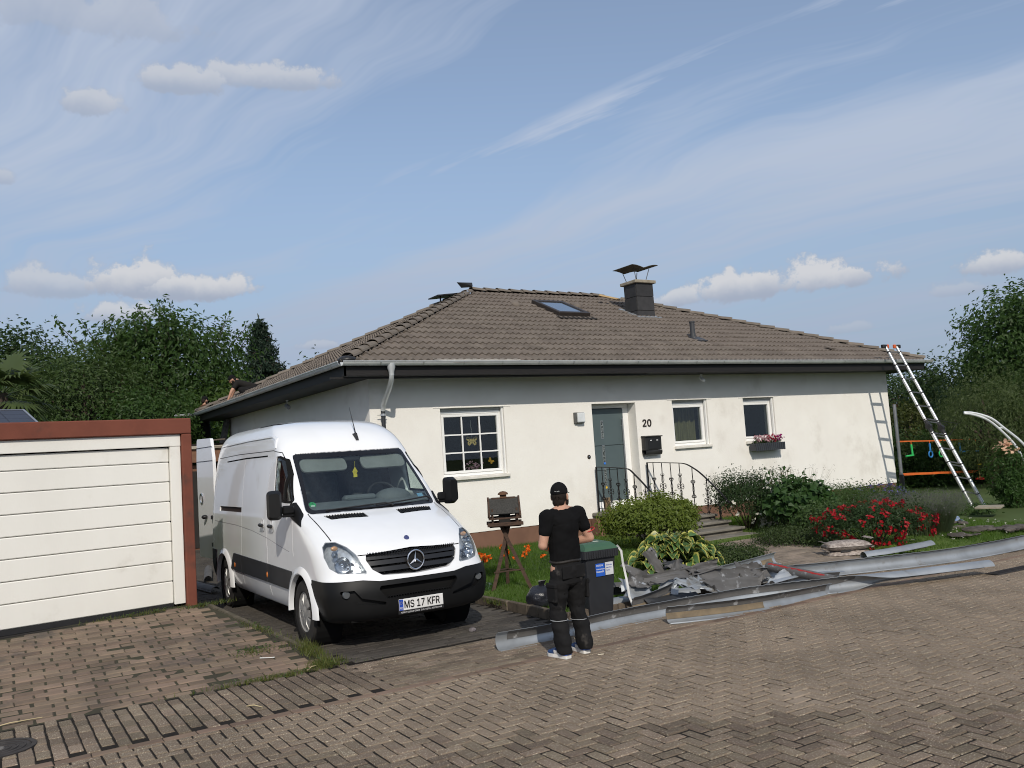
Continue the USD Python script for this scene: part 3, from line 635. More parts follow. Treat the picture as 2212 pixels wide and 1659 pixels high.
# skylight, vent tiles, vent pipe
RT_ = Rx(math.atan(SL)); onroof = lambda x, y, h=0.0: np.array([x, y, ZE + SL*(y - YE)]) + np.array([0, -math.sin(math.atan(SL)), math.cos(math.atan(SL))])*h
sk = MB(); c = onroof(13.05, 18.62, .12)
for bx, by, sx_, sy_ in ((0, -.62, .98, .12), (0, .62, .98, .12), (-.44, 0, .10, 1.13), (.44, 0, .10, 1.13)): sk.box((bx, by, 0), (sx_, sy_, .12), RT_, c, bev=.012)
sko = obj('skylight', sk, M('skylight_brown', (.035, .028, .024), rough=.45), roof)
obj('pane', MB().box((0, 0, 0), (.80, 1.14, .012), RT_, c + RT_ @ np.array([0, 0, .03])), M('skylight_glass', (.05, .065, .08), rough=.03, spec=1.0, coat=1.0), sko)
obj('apron', MB().box((0, 0, 0), (1.15, .26, .02), RT_, onroof(13.05, 17.88, .075)), deck_m, sko)
for vx_, vy_ in ((11.95, 19.05), (13.95, 19.1)):
    obj('vent_tile', MB().tm(trimesh.creation.icosphere(2, 1.0), RT_ @ np.diag([.13, .16, .10]), onroof(vx_, vy_, .06)), tile_m, roof, smooth=True)
obj('vent_pipe', MB().lathe([(.075, 0), (.07, .12), (.062, .16), (.062, .40), (.072, .40), (.072, .44), (.05, .44), (.05, .38)], 14, onroof(15.36, 16.2, .05)).lathe([(.09, -.03), (.11, -.03), (.075, .05)], 12, onroof(15.36, 16.18, .05)).box((0, 0, 0), (.34, .36, .03), RT_, onroof(15.42, 16.1, .075)), M('pipe_grey', (.05, .052, .056), rough=.5), roof, smooth=40)
obj('ridge_membrane', _hull(np.array([(-.02, 0, 0), (.3, .1, .05), (.28, -.1, .04), (-.12, .06, .16), (.05, -.08, .13), (.32, 0, .16), (-.16, -.05, .14)]) + np.array(R0) + np.array([-.35, -.12, .10])), black_pl, roof)
obj('slipped_tile', MB().box((0, 0, 0), (.30, .22, .03), Rz(.3) @ RT_, onroof(19.4, 15.35, .11)), tile_m, roof)
obj('broken_edge', _hull([onroof(7.2, 14.42, .09), onroof(9.1, 14.43, .09), onroof(7.6, 14.36, .05), onroof(8.9, 14.37, .05), onroof(7.2, 14.50, .08), onroof(9.1, 14.5, .08)]), M('felt_edge', (.35, .33, .29), (.2, .18, .16), rough=.8, scale=12), roof)
# hatch hood on the far slope
hh = obj('vent_hood', MB().box((0, 0, 0), (.75, .6, .03), Ry(-.12), (10.95, 21.0, 6.36)).tube([(10.75, 20.9, 6.0), (10.75, 20.9, 6.36)], .02).tube([(11.15, 21.1, 6.0), (11.15, 21.1, 6.36)], .02), black_pl, roof)
# ------------------------------------------------------------------ the garage at the left and what stands behind it
gar_m = M('rust_red_paint', (.185, .062, .040), (.145, .048, .032), rough=.8, scale=1.6, bump=.002, bscale=120, stain=((.095, .045, .034), 2.2, .56, .74))
gdoor_m = M('garage_door_white', (.76, .745, .69), (.71, .695, .64), rough=.5, scale=.9, bump=.0006, bscale=40, stretch=(1, 1, .35), stain=((.56, .53, .46), 1.6, .56, .82))
gz = .300
gar = thing('garage', 'rust red flat-roofed garage with a white slatted door at the left edge', 'garage', (G0[0], G0[1], gz), GA)
S_ = .845
W_ = 3.6; top = 2.366
gl = lambda a: a*S_
# front: lintel, right pier, left pier; local x to the right along the front, y into the garage
obj('lintel', MB().box((-W_/2, .10, (gl(2.565) + top)/2), (W_, .20, top - gl(2.565)), bev=.012), gar_m, gar)
obj('pier', MB().box((-.062, .10, gl(2.565)/2 - .05), (.124, .19, gl(2.565) + .098), bev=.010), gar_m, gar)
obj('pier', MB().box((-W_ + .062, .10, gl(2.565)/2 - .05), (.124, .19, gl(2.565) + .098), bev=.010), gar_m, gar)
obj('side_wall', MB().box((-.07, 2.9, top/2 - .15), (.12, 5.4, top - .06 + .2)), gar_m, gar); obj('side_wall', MB().box((-W_ + .07, 2.9, top/2 - .15), (.12, 5.4, top - .06 + .2)), gar_m, gar)
obj('roof', MB().box((-W_/2, 2.9, top - .10), (W_ - .04, 5.4, .12)), M('roof_bitumen', (.06, .058, .055), rough=.95), gar)
fr = MB(); x0_, x1_ = -W_ + .13, -.128; zt = gl(2.563)
fr.box(((x0_ + x1_)/2, .075, zt - .075), (x1_ - x0_, .06, .148), bev=.004); dframe = obj('door', fr, gdoor_m, gar)
for xx in (x1_ - .068, x0_ + .068): obj('frame_post', MB().box((xx, .077, (zt - .152)/2 + .03), (.130, .055, zt - .152 - .06), bev=.004), gdoor_m, dframe)
zs = [gl(v) for v in (2.375, 2.155, 1.865, 1.575, 1.28, .99, .70, .41, .085)]
for a, b in zip(zs[:-1], zs[1:]): obj('slat', MB().box(((x0_ + x1_)/2, .102, (a + b)/2), (x1_ - x0_ - .275, .03, a - b - .007), bev=.010), gdoor_m, dframe)
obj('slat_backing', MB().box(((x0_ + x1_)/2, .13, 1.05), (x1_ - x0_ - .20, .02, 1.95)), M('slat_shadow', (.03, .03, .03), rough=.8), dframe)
obj('bottom_seal', MB().box(((x0_ + x1_)/2, .105, .055), (x1_ - x0_ - .27, .02, .09)), black_pl, dframe)
obj('threshold', MB().box(((x0_ + x1_)/2, .11, -.06), (x1_ - x0_ + .02, .2, .13)), M('threshold_dark', (.03, .028, .026), rough=.9), gar)
# solar panels on the flat roof
pv = M('solar_cell', (.010, .012, .026), (.007, .008, .016), rough=.35, scale=10, spec=.15); pvf = M('solar_frame', (.42, .43, .45), rough=.4, metallic=.8)
for k, (lx_, lab) in enumerate(((-1.70, 'dark solar panel on the garage roof, right one of the two'), (-2.74, 'dark solar panel on the garage roof, left one at the photo edge'))):
    base = np.array([G0[0], G0[1]]) + GD*lx_ + np.array([-GD[1], GD[0]])*2.1
    t = thing('solar_panel', lab, 'solar panel', (*base, gz + top - .02), GA, 'solar panels on the garage roof')
    T = Rx(math.radians(15.5))
    obj('frame', MB().box((0, 0, 0), (1.02, .03, .035), T).box((0, 1.66, 0), (1.02, .03, .035), T).box((-.5, .83, 0), (.03, 1.63, .035), T).box((.5, .83, 0), (.03, 1.63, .035), T), pvf, t)
    for r in range(5):
        for c in range(3): obj('cell', MB().box((-.325 + c*.325, .19 + r*.322, .004), (.317, .314, .012), T), pv, t)
    obj('backing', MB().box((0, .83, -.004), (.98, 1.62, .010), T), M('cell_grid', (.25, .26, .28), rough=.4), t)
    obj('stand', MB().box((-.35, 1.4, .16), (.04, .04, .36)).box((.35, 1.4, .16), (.04, .04, .36)), pvf, t)
# carport garage behind the van, with its tiled edge
cp = thing('rear_garage', 'brown garage behind the van with a tiled roof edge', 'garage', (3.2, 23.6, 0))
obj('wall', MB().box((.9, 3.0, 1.1), (2.6, 5.0, 2.2)), M('rear_brown', (.16, .085, .055), rough=.8), cp)
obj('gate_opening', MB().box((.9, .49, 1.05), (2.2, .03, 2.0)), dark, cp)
obj('fascia', MB().box((1.0, .35, 2.44), (3.0, .14, .34), bev=.01), M('fascia_brown', (.20, .105, .065), (.16, .085, .055), rough=.7), cp)
obj('drip_edge', MB().box((1.0, .30, 2.66), (3.05, .2, .08), bev=.01), M('edge_pale', (.42, .38, .31), (.3, .27, .22), rough=.8), cp)
obj('roof', MB().box((1.0, 3.0, 2.72), (3.0, 5.2, .06), Rx(.02)), deck_m, cp)
for k in range(10): obj('tile', MB().box((-.35 + k*.30, .42 + rng.normal(0, .02), 2.76), (.29, .40, .04), Ry(rng.normal(0, .06)), bev=.01), tile_m, cp)
gp_ = obj('gutter_length', MB().sweep(half_round(.07), [(4.85, 26.55, 3.72), (5.60, 26.60, 3.73)]), zinc_new, smooth=35, label='bright new gutter length sticking out past the eave above the rear garage', cat='gutter')
bb = obj('leaning_board', MB().box((0, 0, 0), (.12, .30, 1.5), Ry(.22), (5.95, 25.7, 2.75), bev=.01), M('weathered_grey', (.16, .155, .15), (.07, .068, .066), rough=.9, scale=7), label='weathered grey board standing under the far end of the left eave', cat='board')
bxm = M('cardboard', (.42, .28, .15), (.33, .22, .12), rough=.8)
obj('cardboard_box', MB().box((0, 0, 0), (.36, .3, .20), Rz(.2), (5.22, 16.3, 2.48)).box((0, 0, .13), (.30, .16, .02), Rz(.2) @ Ry(.4), (5.30, 16.3, 2.50)), bxm, label='torn cardboard box on the white roof rack behind the van cab', cat='box')
obj('white_crate', MB().box((5.25, 16.3, 2.30), (.44, .36, .16), bev=.02).box((5.25, 16.3, 1.15), (.40, .32, 2.1)), white_pvc, label='white cabinet standing behind the van against the house', cat='cabinet')
# ------------------------------------------------------------------ the van (local x forward, y to its left, z up)
van_white = M('van_white', (.80, .81, .82), (.76, .77, .77), rough=.22, scale=1.5, coat=.6, stain=((.62, .60, .55), 1.4, .62, .85))
bump_m = M('bumper_plastic', (.008, .0082, .0085), (.0055, .0056, .006), rough=.5, scale=4, spec=.22)
rub_m = M('rub_strip', (.030, .032, .035), (.022, .024, .026), rough=.5, scale=3)
gap_m = M('panel_gap', (.006, .006, .006), rough=.9)
chrome = M('chrome', (.75, .76, .78), (.65, .66, .68), rough=.12, metallic=1.0)
alu = M('wheel_silver', (.42, .42, .41), (.30, .29, .28), rough=.40, metallic=.5, scale=8)
rubber = M('tyre_rubber', (.022, .022, .022), (.040, .037, .034), rough=.85, scale=5)
grille_m = M('grille_black', (.012, .012, .013), rough=.35)
lens_m = glassM('lamp_lens', (.93, .95, .96), .02)
screen_m = glassM('windscreen', (.88, .93, .92), .005)
sideglass = glassM('side_glass', (.80, .85, .84), .01)
refl_m = M('reflector', (.72, .73, .75), (.50, .51, .53), rough=.25, metallic=.45, scale=24)
cab_grey = M('cab_grey', (.13, .135, .14), (.10, .105, .11), rough=.7)
visor_m = M('visor', (.20, .20, .19), rough=.8)
VRT = np.array([
[0.0, -.10, .30, .88, .45, 3.2, -5.42],
[0.4,  .00, .36, .93, .42, 3.2, -5.46],
[0.8,  .03, .46, .965,.42, 3.0, -5.50],
[1.2,  .04, .60, .985,.44, 2.9, -5.50],
[1.6,  .02, .71, .985,.46, 2.8, -5.50],
[2.0, -.02, .80, .985,.50, 2.7, -5.50],
[2.4, -.06, .90, .985,.54, 2.75, -5.50],
[2.8, -.11, .99, .985,.58, 2.75, -5.50],
[3.2, -.19, 1.065,.984,.62, 2.8, -5.50],
[3.6, -.34, 1.15,.98, .64, 2.85, -5.50],
[4.0, -.56, 1.25,.975,.62, 2.9, -5.50],
[4.4, -.80, 1.335,.97,.56, 2.95, -5.50],
[4.8, -1.02,1.40,.962,.44, 3.1, -5.50],
[5.1, -1.11,1.45,.957,.40, 3.4, -5.50],
[5.6, -1.29,1.62,.94, .38, 3.5, -5.49],
[6.2, -1.51,1.82,.917,.36, 3.5, -5.48],
[6.8, -1.74,2.03,.89, .36, 3.4, -5.46],
[7.1, -1.83,2.12,.875,.36, 3.2, -5.44],
[7.5, -1.92,2.22,.856,.38, 3, -5.42],
[7.9, -2.03,2.32,.83, .40, 2.7, -5.38],
[8.3, -2.18,2.41,.79, .42, 2.5, -5.32],
[8.6, -2.34,2.475,.74,.42, 2.4, -5.25],
[8.9, -2.55,2.525,.66,.42, 2.2, -5.15],
[9.2, -2.85,2.555,.55,.40, 2.2, -5.0],
[9.5, -3.2,2.573,.38, .30, 2.2, -4.8],
[9.8, -3.6,2.582,.18, .15, 2.2, -4.5]])
def vloft(inset=0., K=100, NT=30, NS=26):
    s = np.linspace(0, 9.8, K); xf, z, w, df, n, xr = [PchipInterpolator(VRT[:, 0], VRT[:, k])(s) for k in range(1, 7)]
    xf = xf - inset*1.15; w = w - inset; xr = xr + inset; z = z - inset*np.clip((s - 7)/2.8, 0, 1)
    TH = np.linspace(0, PI/2, NT); rings = []
    for i in range(K):
        fx = xf[i] - df[i]*(1 - np.cos(TH)**(2/n[i])); fy = w[i]*np.sin(TH)**(2/n[i])
        r = min(.10, w[i]*.5); x1 = xr[i] + r; a = np.linspace(0, PI/2, 7)[1:]
        X = np.concatenate([fx, np.linspace(fx[-1], x1, NS + 1)[1:], x1 - r*np.sin(a), np.full(3, xr[i])])
        Y = np.concatenate([fy, np.full(NS, w[i]), w[i] - r + r*np.cos(a), (w[i] - r)*np.array([.66, .33, 0])])
        lx = np.concatenate([X, X[-2:0:-1]]); ly = np.concatenate([Y, -Y[-2:0:-1]])
        rings.append(np.stack([lx, ly, np.full(len(lx), z[i])], 1))
    m = len(rings[0]); V = np.concatenate(rings + [[[-2.5, 0, z[0]]], [[-4.0, 0, z[-1] + .001]]]); j = np.arange(m); j2 = (j + 1) % m; F = []
    for i in range(K - 1): F += [np.stack([i*m + j, i*m + j2, (i + 1)*m + j2], 1), np.stack([i*m + j, (i + 1)*m + j2, (i + 1)*m + j], 1)]
    F += [np.stack([np.full(m, K*m), j2, j], 1), np.stack([np.full(m, K*m + 1), (K - 1)*m + j, (K - 1)*m + j2], 1)]
    return V, np.concatenate(F)
VX0, VY0, VH = 3.972, 8.642, math.radians(-90.4)
van = thing('delivery_van', 'white high-roof delivery van parked on the driveway with a rear door swung open', 'van', (VX0, VY0, 0), VH)
UsdGeom.Xformable(van).AddScaleOp().Set(Gf.Vec3f(1, .965, 1))
OUT = mn(vloft()); IN = mn(vloft(.062, 60, 24, 16)); SKIN = mn(vloft(.008, 80, 26, 20)); FAT = mn(vloft(-.012, 90, 28, 22))
def fview(poly, x0, x1):   # polygon in (y, z) pushed along x
    m = prismM(poly, x1 - x0); v = tri_of(m); v = (np.c_[v[0][:, 2] + x0, v[0][:, 0], v[0][:, 1]], v[1]); return mn(v)
def sview(poly, y0, y1):   # polygon in (x, z) pushed along y
    m = prismM(poly, y1 - y0); v = tri_of(m); v = (np.c_[v[0][:, 0], v[0][:, 2] + y0, v[0][:, 1]], v[1][:, ::-1]); return mn(v)
def tview(poly, z0, z1):
    return prismM(poly, z1 - z0).translate([0, 0, float(z0)])
mir = lambda p: [(-a, b) for a, b in p]
WS = rounded([(-.835, 1.405), (.835, 1.405), (.745, 2.105), (-.745, 2.105)], .05)
WSI = rounded([(-.79, 1.445), (.79, 1.445), (.70, 2.05), (-.70, 2.05)], .05)
SW = rounded([(-2.10, 1.55), (-1.36, 1.53), (-1.66, 1.87), (-1.86, 2.05), (-2.0, 2.10), (-2.11, 2.10)], .03)
HL = rounded([(-.905, 1.08), (-.86, 1.125), (-.77, 1.125), (-.69, 1.07), (-.63, .99), (-.545, .79), (-.70, .795), (-.84, .815), (-.905, .87), (-.925, .98)], .02)
GR = rounded([(-.53, .985), (0, 1.012), (.53, .985), (.55, .93), (.50, .83), (.40, .765), (0, .745), (-.40, .765), (-.50, .83), (-.55, .93)], .025)
INT = rounded([(-.50, .665), (.50, .665), (.38, .525), (-.38, .525)], .03)
VENT = rounded([(-1.03, -.69), (-.97, -.21), (-.80, -.20), (-.87, -.64)], .02); VENT2 = [(a, -b) for a, b in VENT]
cab = IN ^ (cubeM((-2.62, -1.2, 1.06), (-1.05, 1.2, 2.30)) + cubeM((-2.62, -1.2, .75), (-1.30, 1.2, 1.1)))
hwell = lambda p: fview(p, -.70, .3)
arch = MB()
body = OUT - cab - fview(WS, -2.6, -.5) - sview(SW, -1.3, 1.3)
bumper_zone = fview([(-1.2, .2), (1.2, .2), (1.2, .735), (.62, .738), (.45, .712), (-.45, .712), (-.62, .738), (-1.2, .735)], -.62, .3) + sview([(-.75, .2), (-.4, .2), (-.4, .735), (-.60, .735), (-.70, .60)], -1.3, 1.3)
rear_zone = cubeM((-5.7, -1.2, .2), (-5.20, 1.2, .80))
cyl = lambda x, r, y0, y1: m3.Manifold.cylinder(y1 - y0, r, r, 40).rotate([-90, 0, 0]).translate([x, y0, .35])
wells = cyl(-1.0, .415, -1.3, -.66) + cyl(-1.0, .415, .66, 1.3) + cyl(-4.669, .415, -1.3, -.66) + cyl(-4.669, .415, .66, 1.3)
body = body - bumper_zone - rear_zone - wells
for p in (HL, mir(HL)): body = body - (fview(p, -.62, .3) - mn(vloft(.10, 60, 20, 14)))
body = body - (fview(GR, -.5, .3) - mn(vloft(.07, 60, 20, 14)))
for p in (VENT, VENT2): body = body - (tview(p, 1.2, 1.6) - mn(vloft(.03, 60, 20, 14)))
# panel gaps: narrow grooves
def groove(pts, w, y0=-1.3, y1=-.5, d=.011):
    out = None; pts = np.asarray(pts, float)
    for a, b in zip(pts[:-1], pts[1:]):
        t = unit(b - a); nn = np.array([-t[1], t[0]])*w/2; q = [a - nn - t*w*.3, b - nn + t*w*.3, b + nn + t*w*.3, a + nn - t*w*.3]
        g = sview(q, y0, y1); out = g if out is None else out + g
    return out
GAPS = [([(-2.31, .40), (-2.34, .75), (-2.36, 1.1), (-2.39, 1.40), (-2.38, 1.70), (-2.33, 1.92), (-2.25, 2.15)], .012),
        ([(-5.24, 2.165), (-4.0, 2.185), (-2.28, 2.175), (-2.02, 2.14), (-1.90, 2.05), (-1.66, 1.82), (-1.40, 1.5), (-1.30, 1.35), (-1.27, .95)], .010),
        ([(-3.64, .42), (-3.64, 2.10)], .007), ([(-4.72, 2.10), (-3.6, 2.118), (-2.52, 2.115)], .020),
        ([(-5.32, .80), (-5.34, 1.5), (-5.24, 2.16)], .010)]
SHALLOW = mn(vloft(.014, 80, 24, 20))
gr = None
for p, w_ in GAPS: g = groove(p, w_); gr = g if gr is None else gr + g
# bonnet shut lines, seen from above
for sgn in (-1, 1):
    pl_ = np.array([(-1.16, .822), (-.97, .818), (-.72, .812), (-.47, .80)])*[1, sgn]
    for a, b in zip(pl_[:-1], pl_[1:]):
        t = unit(b - a); nn = np.array([-t[1], t[0]])*.006; gr = gr + tview([a - nn, b - nn, b + nn, a + nn], .95, 1.5)
    q = [(-.62*sgn, .985), (-.515*sgn, .985), (-.515*sgn, .975), (-.62*sgn, .975)]; gr = gr + fview(q, -.5, .2)
body = body - (gr - SHALLOW)
# swage line along the side: narrow groove, its shade coloured in by a grey strip
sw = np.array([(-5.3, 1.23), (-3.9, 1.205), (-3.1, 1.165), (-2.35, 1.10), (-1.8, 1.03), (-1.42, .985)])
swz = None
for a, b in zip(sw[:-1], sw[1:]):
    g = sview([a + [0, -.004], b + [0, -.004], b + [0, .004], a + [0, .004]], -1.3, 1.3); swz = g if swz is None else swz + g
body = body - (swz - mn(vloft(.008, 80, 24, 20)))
CREASE_SHADE = tri_of((swz ^ mn(vloft(.002, 90, 26, 22))) - mn(vloft(.012, 80, 24, 20)))
slot = sview([(-4.97, 1.385), (-3.66, 1.385), (-3.66, 1.455), (-4.97, 1.455)], -1.3, -.8)
body = body - (slot - mn(vloft(.022, 60, 20, 14)))
obj('body', tri_of(body), van_white, van, smooth=32)
obj('rail_slot', tri_of((slot ^ mn(vloft(.020, 60, 20, 14))) - mn(vloft(.035, 60, 20, 14))), M('slot_brown', (.03, .018, .015), rough=.6), van)
GAPIN = tri_of((gr ^ mn(vloft(.003, 90, 26, 22))) - mn(vloft(.020, 80, 24, 20))); obj('panel_gap', GAPIN, gap_m, van); obj('crease', CREASE_SHADE, M('crease_shade_grey', (.20, .20, .21), rough=.6), van)  # the grey strip stands in for shadow along the swage line
# wind screen and side glass
ws = (OUT - mn(vloft(.006, 90, 28, 22))) ^ fview(WS, -2.6, -.5)
obj('windscreen', tri_of(ws ^ fview(WSI, -2.6, -.5)), screen_m, van, smooth=40)
obj('windscreen_border', tri_of(ws - fview(WSI, -2.6, -.5)), M('black_ceramic', (.008, .008, .009), rough=.12), van, smooth=40)
g_ = (SKIN - mn(vloft(.014, 80, 26, 20))) ^ sview(SW, -1.3, 1.3)
SWI = np.array(shapely.Polygon(SW).buffer(-.028).exterior.coords)[:-1]
obj('side_window', tri_of(g_ ^ sview(SWI, -1.3, 0)), sideglass, van, smooth=40); obj('side_window', tri_of(g_ ^ sview(SWI, 0, 1.3)), sideglass, van, smooth=40)
obj('window_seal', tri_of(g_ - sview(SWI, -1.3, 1.3)), gap_m, van); obj('window_divider', tri_of(((OUT - mn(vloft(.02, 80, 26, 20))) ^ sview([(-1.64, 1.53), (-1.60, 1.53), (-1.68, 2.0), (-1.72, 2.0)], -1.3, 1.3)) ^ sview(SW, -1.3, 1.3)), gap_m, van)
# cab inside
ins = (mn(vloft(.046, 60, 20, 14)) - mn(vloft(.060, 60, 20, 14))) ^ (cubeM((-2.60, -1.2, .76), (-1.3, 1.2, 1.40)) + cubeM((-2.62, -1.2, 2.06), (-1.7, 1.2, 2.42)))
obj('cab_lining', tri_of(ins), cab_grey, van)
obj('bulkhead', tri_of(mn(vloft(.064, 60, 24, 16)) ^ cubeM((-2.615, -1.2, .75), (-2.585, 1.2, 2.30))), M('bulkhead', (.012, .012, .014), rough=.8), van)
dash = [(-1.14, 1.40), (-1.22, 1.45), (-1.45, 1.515), (-1.58, 1.50), (-1.64, 1.40), (-1.66, 1.20), (-1.66, .8), (-1.1, .8)]
dsh = (sview(dash, -.86, .86) ^ mn(vloft(.05, 60, 20, 14))); obj('dashboard', tri_of(dsh), cab_grey, van, smooth=30)
obj('binnacle', MB().tm(trimesh.creation.icosphere(2, 1.0), np.diag([.18, .25, .13]), (-1.52, .42, 1.49)).box((-1.50, -.04, 1.53), (.16, .42, .08), bev=.03), cab_grey, van, smooth=40)
an = np.linspace(0, 2*PI, 29); st = np.stack([0*an, .215*np.cos(an), .215*np.sin(an)], 1) @ Ry(-.55).T + [-1.80, .42, 1.50]
obj('steering_wheel', MB().tube(st, .016, 8, caps=False).tube([st[0], (-1.78, .42, 1.50), st[14]], .018).tube([(-1.78, .42, 1.50), st[21]], .018).tm(trimesh.creation.icosphere(1, .06), None, (-1.78, .42, 1.50)), black_pl, van, smooth=50)
for yy, ww in ((.42, .50), (-.40, .86)):
    st_ = MB().box((-2.10, yy, 1.10), (.50, ww, .16), bev=.05).box((0, 0, 0), (.13, ww, .72), Ry(-.18), (-2.40, yy, 1.50), bev=.05)
    for hy_ in ([yy] if ww < .6 else [yy - .22, yy + .22]): st_.box((-2.47, hy_, 1.94), (.10, .26, .18), bev=.04)
    obj('seat', st_, M('seat_cloth', (.07, .072, .08), (.045, .046, .05), rough=.9, scale=20), van)
for yy in (-.40, .40):
    p = rounded([(-.30, -.105), (.30, -.105), (.30, .105), (-.30, .105)], .07)
    obj('sun_visor', MB().prism(p, .022, np.array([[0, -math.sin(.75), math.cos(.75)], [1, 0, 0], [0, math.cos(.75), math.sin(.75)]]), (-1.75, yy, 1.945)), visor_m, van)
obj('interior_mirror', MB().box((-1.80, .0, 2.02), (.03, .22, .07), bev=.015), black_pl, van)
# front
bmp = (FAT ^ bumper_zone) - wells - (fview(INT, -.4, .3) - mn(vloft(.05, 60, 20, 14))) - mn(vloft(.16, 60, 20, 14))
for sg in (-1, 1):
    fg = rounded([(sg*.87, .645), (sg*.73, .645), (sg*.66, .56), (sg*.40, .495), (sg*.40, .465), (sg*.70, .505), (sg*.85, .575)], .012)
    bmp = bmp - (fview(fg, -.4, .3) - mn(vloft(.028, 60, 20, 14)))
obj('front_bumper', tri_of(bmp), bump_m, van, smooth=30)
obj('air_intake', tri_of((mn(vloft(.048, 60, 20, 14)) - mn(vloft(.06, 60, 20, 14))) ^ fview(INT, -.4, .3)), gap_m, van)
mesh_ = MB()
for q in range(26): mesh_.box((.0, -.40 + q*.032, .535), (.012, .008, .03))
mesh_.box((.0, 0, .52), (.012, .76, .008)).box((.0, 0, .548), (.012, .8, .006)); obj('intake_mesh', mesh_, bump_m, van)
for sg in (-1, 1): obj('fog_lamp', MB().lathe([(0, .012), (.036, .010), (.042, 0), (.042, -.02)], 16, (-.085 if 1 else 0, sg*.80, .605), Ry(PI/2) @ Rz(0)), M('fog_glass', (.10, .11, .12), rough=.1, spec=1.0), van)
obj('grille_back', tri_of((mn(vloft(.068, 60, 20, 14)) - mn(vloft(.08, 60, 20, 14))) ^ fview(GR, -.5, .3)), grille_m, van)
GRI = np.array(shapely.Polygon(GR).buffer(-.004).exterior.coords)[:-1]
for z0_, z1_ in ((.925, .958), (.868, .912), (.800, .845)):
    b_ = (mn(vloft(.010, 60, 24, 14)) - mn(vloft(.05, 60, 24, 14))) ^ (fview(GRI, -.5, .3) ^ cubeM((-1, -1, z0_), (.3, 1, z1_))); obj('grille_bar', tri_of(b_), grille_m, van, smooth=30)
ms = MB()
for r0, r1 in ((.760, .80), (.845, .868), (.958, 1.0)):
    for q in range(34):
        ya = -.52 + q*.0315
        for s_ in (-1, 1): ms.tube([(-.066 - .28*(ya*ya), ya, r0 if s_ > 0 else r1), (-.066 - .28*(ya + .03)**2 , ya + .03, r1 if s_ > 0 else r0)], .0035, 3, caps=False)
obj('grille_mesh', tri_of(mn(ms) ^ fview(GRI, -.5, .3)) if False else ms, grille_m, van)
# three-pointed star in a ring
tor = trimesh.creation.torus(.098, .0095, 40, 8); RY = np.array([[0, 0, 1.], [1, 0, 0], [0, 1, 0]])
em = MB().tm(tor, RY, (-.028, 0, .882))
for q in range(3):
    a = PI/2 + q*2*PI/3; t = np.array([math.cos(a), math.sin(a)])*.094; b1 = np.array([math.cos(a + PI/3), math.sin(a + PI/3)])*.018; b2 = np.array([math.cos(a - PI/3), math.sin(a - PI/3)])*.018
    v, f = _hull([(*t, 0), (*b1, 0), (*b2, 0), (0, 0, .012), (0, 0, 0), (*t*.98, .003)]); em.add(v, f, RY, (-.028, 0, .882))
obj('emblem', em, chrome, van, smooth=30); obj('emblem_dish', MB().lathe([(0, -.02), (.10, -.02), (.105, -.005)], 28, (-.03, 0, .882), RY), grille_m, van)
obj('bonnet_badge', MB().lathe([(0, .006), (.028, .004), (.030, 0), (.03, -.01)], 18, (-.236, .0, 1.106), np.array([[1, 0, .0], [0, 1, 0], [0, 0, 1.]]) @ Ry(.9)), M('badge_blue', (.05, .06, .16), rough=.25, coat=.5), van)
# head lamps
for p, sg in ((HL, -1), (mir(HL), 1)):
    zone = fview(p, -.62, .3)
    hb = obj('headlight', tri_of((mn(vloft(.092, 60, 24, 14)) - mn(vloft(.11, 60, 24, 14))) ^ zone), refl_m, van, smooth=40)
    for (yy, zz, xx, r, nm, mt) in ((.765, .895, -.245, .088, 'reflector', refl_m), (.680, .868, -.225, .045, 'reflector', refl_m), (.815, 1.00, -.335, .035, 'reflector', refl_m)):
        an_ = -sg*.35; T = Rz(sg*.45) @ Ry(PI/2)
        obj(nm, MB().lathe([(r, .02), (r*.93, .015), (r*.85, -.01), (r*.6, -.045), (r*.25, -.06), (0, -.06)], 20, (xx, sg*yy, zz), T).tm(trimesh.creation.icosphere(1, r*.28), None, np.array([xx - .02, sg*yy, zz])), chrome, hb, smooth=40)
    obj('indicator', MB().tm(trimesh.creation.icosphere(2, 1.0), np.diag([.02, .040, .026]), (-.385, sg*.80, 1.06)), M('amber_lamp', (.50, .28, .14), rough=.2), hb, smooth=True)
    obj('lens', tri_of((mn(vloft(.002, 90, 28, 22)) - mn(vloft(.007, 90, 28, 22))) ^ fview(np.array(shapely.Polygon(p).buffer(-.004).exterior.coords)[:-1], -.62, .3)), lens_m, hb, smooth=40)
    obj('bezel', tri_of(((mn(vloft(.004, 90, 28, 22)) - mn(vloft(.09, 60, 24, 14))) ^ zone) - fview(np.array(shapely.Polygon(p).buffer(-.007).exterior.coords)[:-1], -.7, .4)), M('lamp_bezel', (.45, .46, .47), rough=.3, metallic=.6), hb)
for p in (VENT, VENT2):
    v_ = obj('bonnet_vent', tri_of((mn(vloft(.028, 60, 24, 14)) - mn(vloft(.04, 60, 24, 14))) ^ tview(p, 1.2, 1.6)), gap_m, van)
    cut = None
    for q in range(16):
        x = .2 + q*.033; sgn = 1 if np.mean(np.array(p)[:, 1]) > 0 else -1
        c = tview([(-1.1, sgn*x), (-.7, sgn*(x + .03)), (-.7, sgn*(x + .042)), (-1.1, sgn*(x + .012))], 1.2, 1.6); cut = c if cut is None else cut + c
    obj('slats', tri_of(((mn(vloft(.008, 60, 24, 14)) - mn(vloft(.03, 60, 24, 14))) ^ tview(p, 1.2, 1.6)) ^ cut), bump_m, v_)
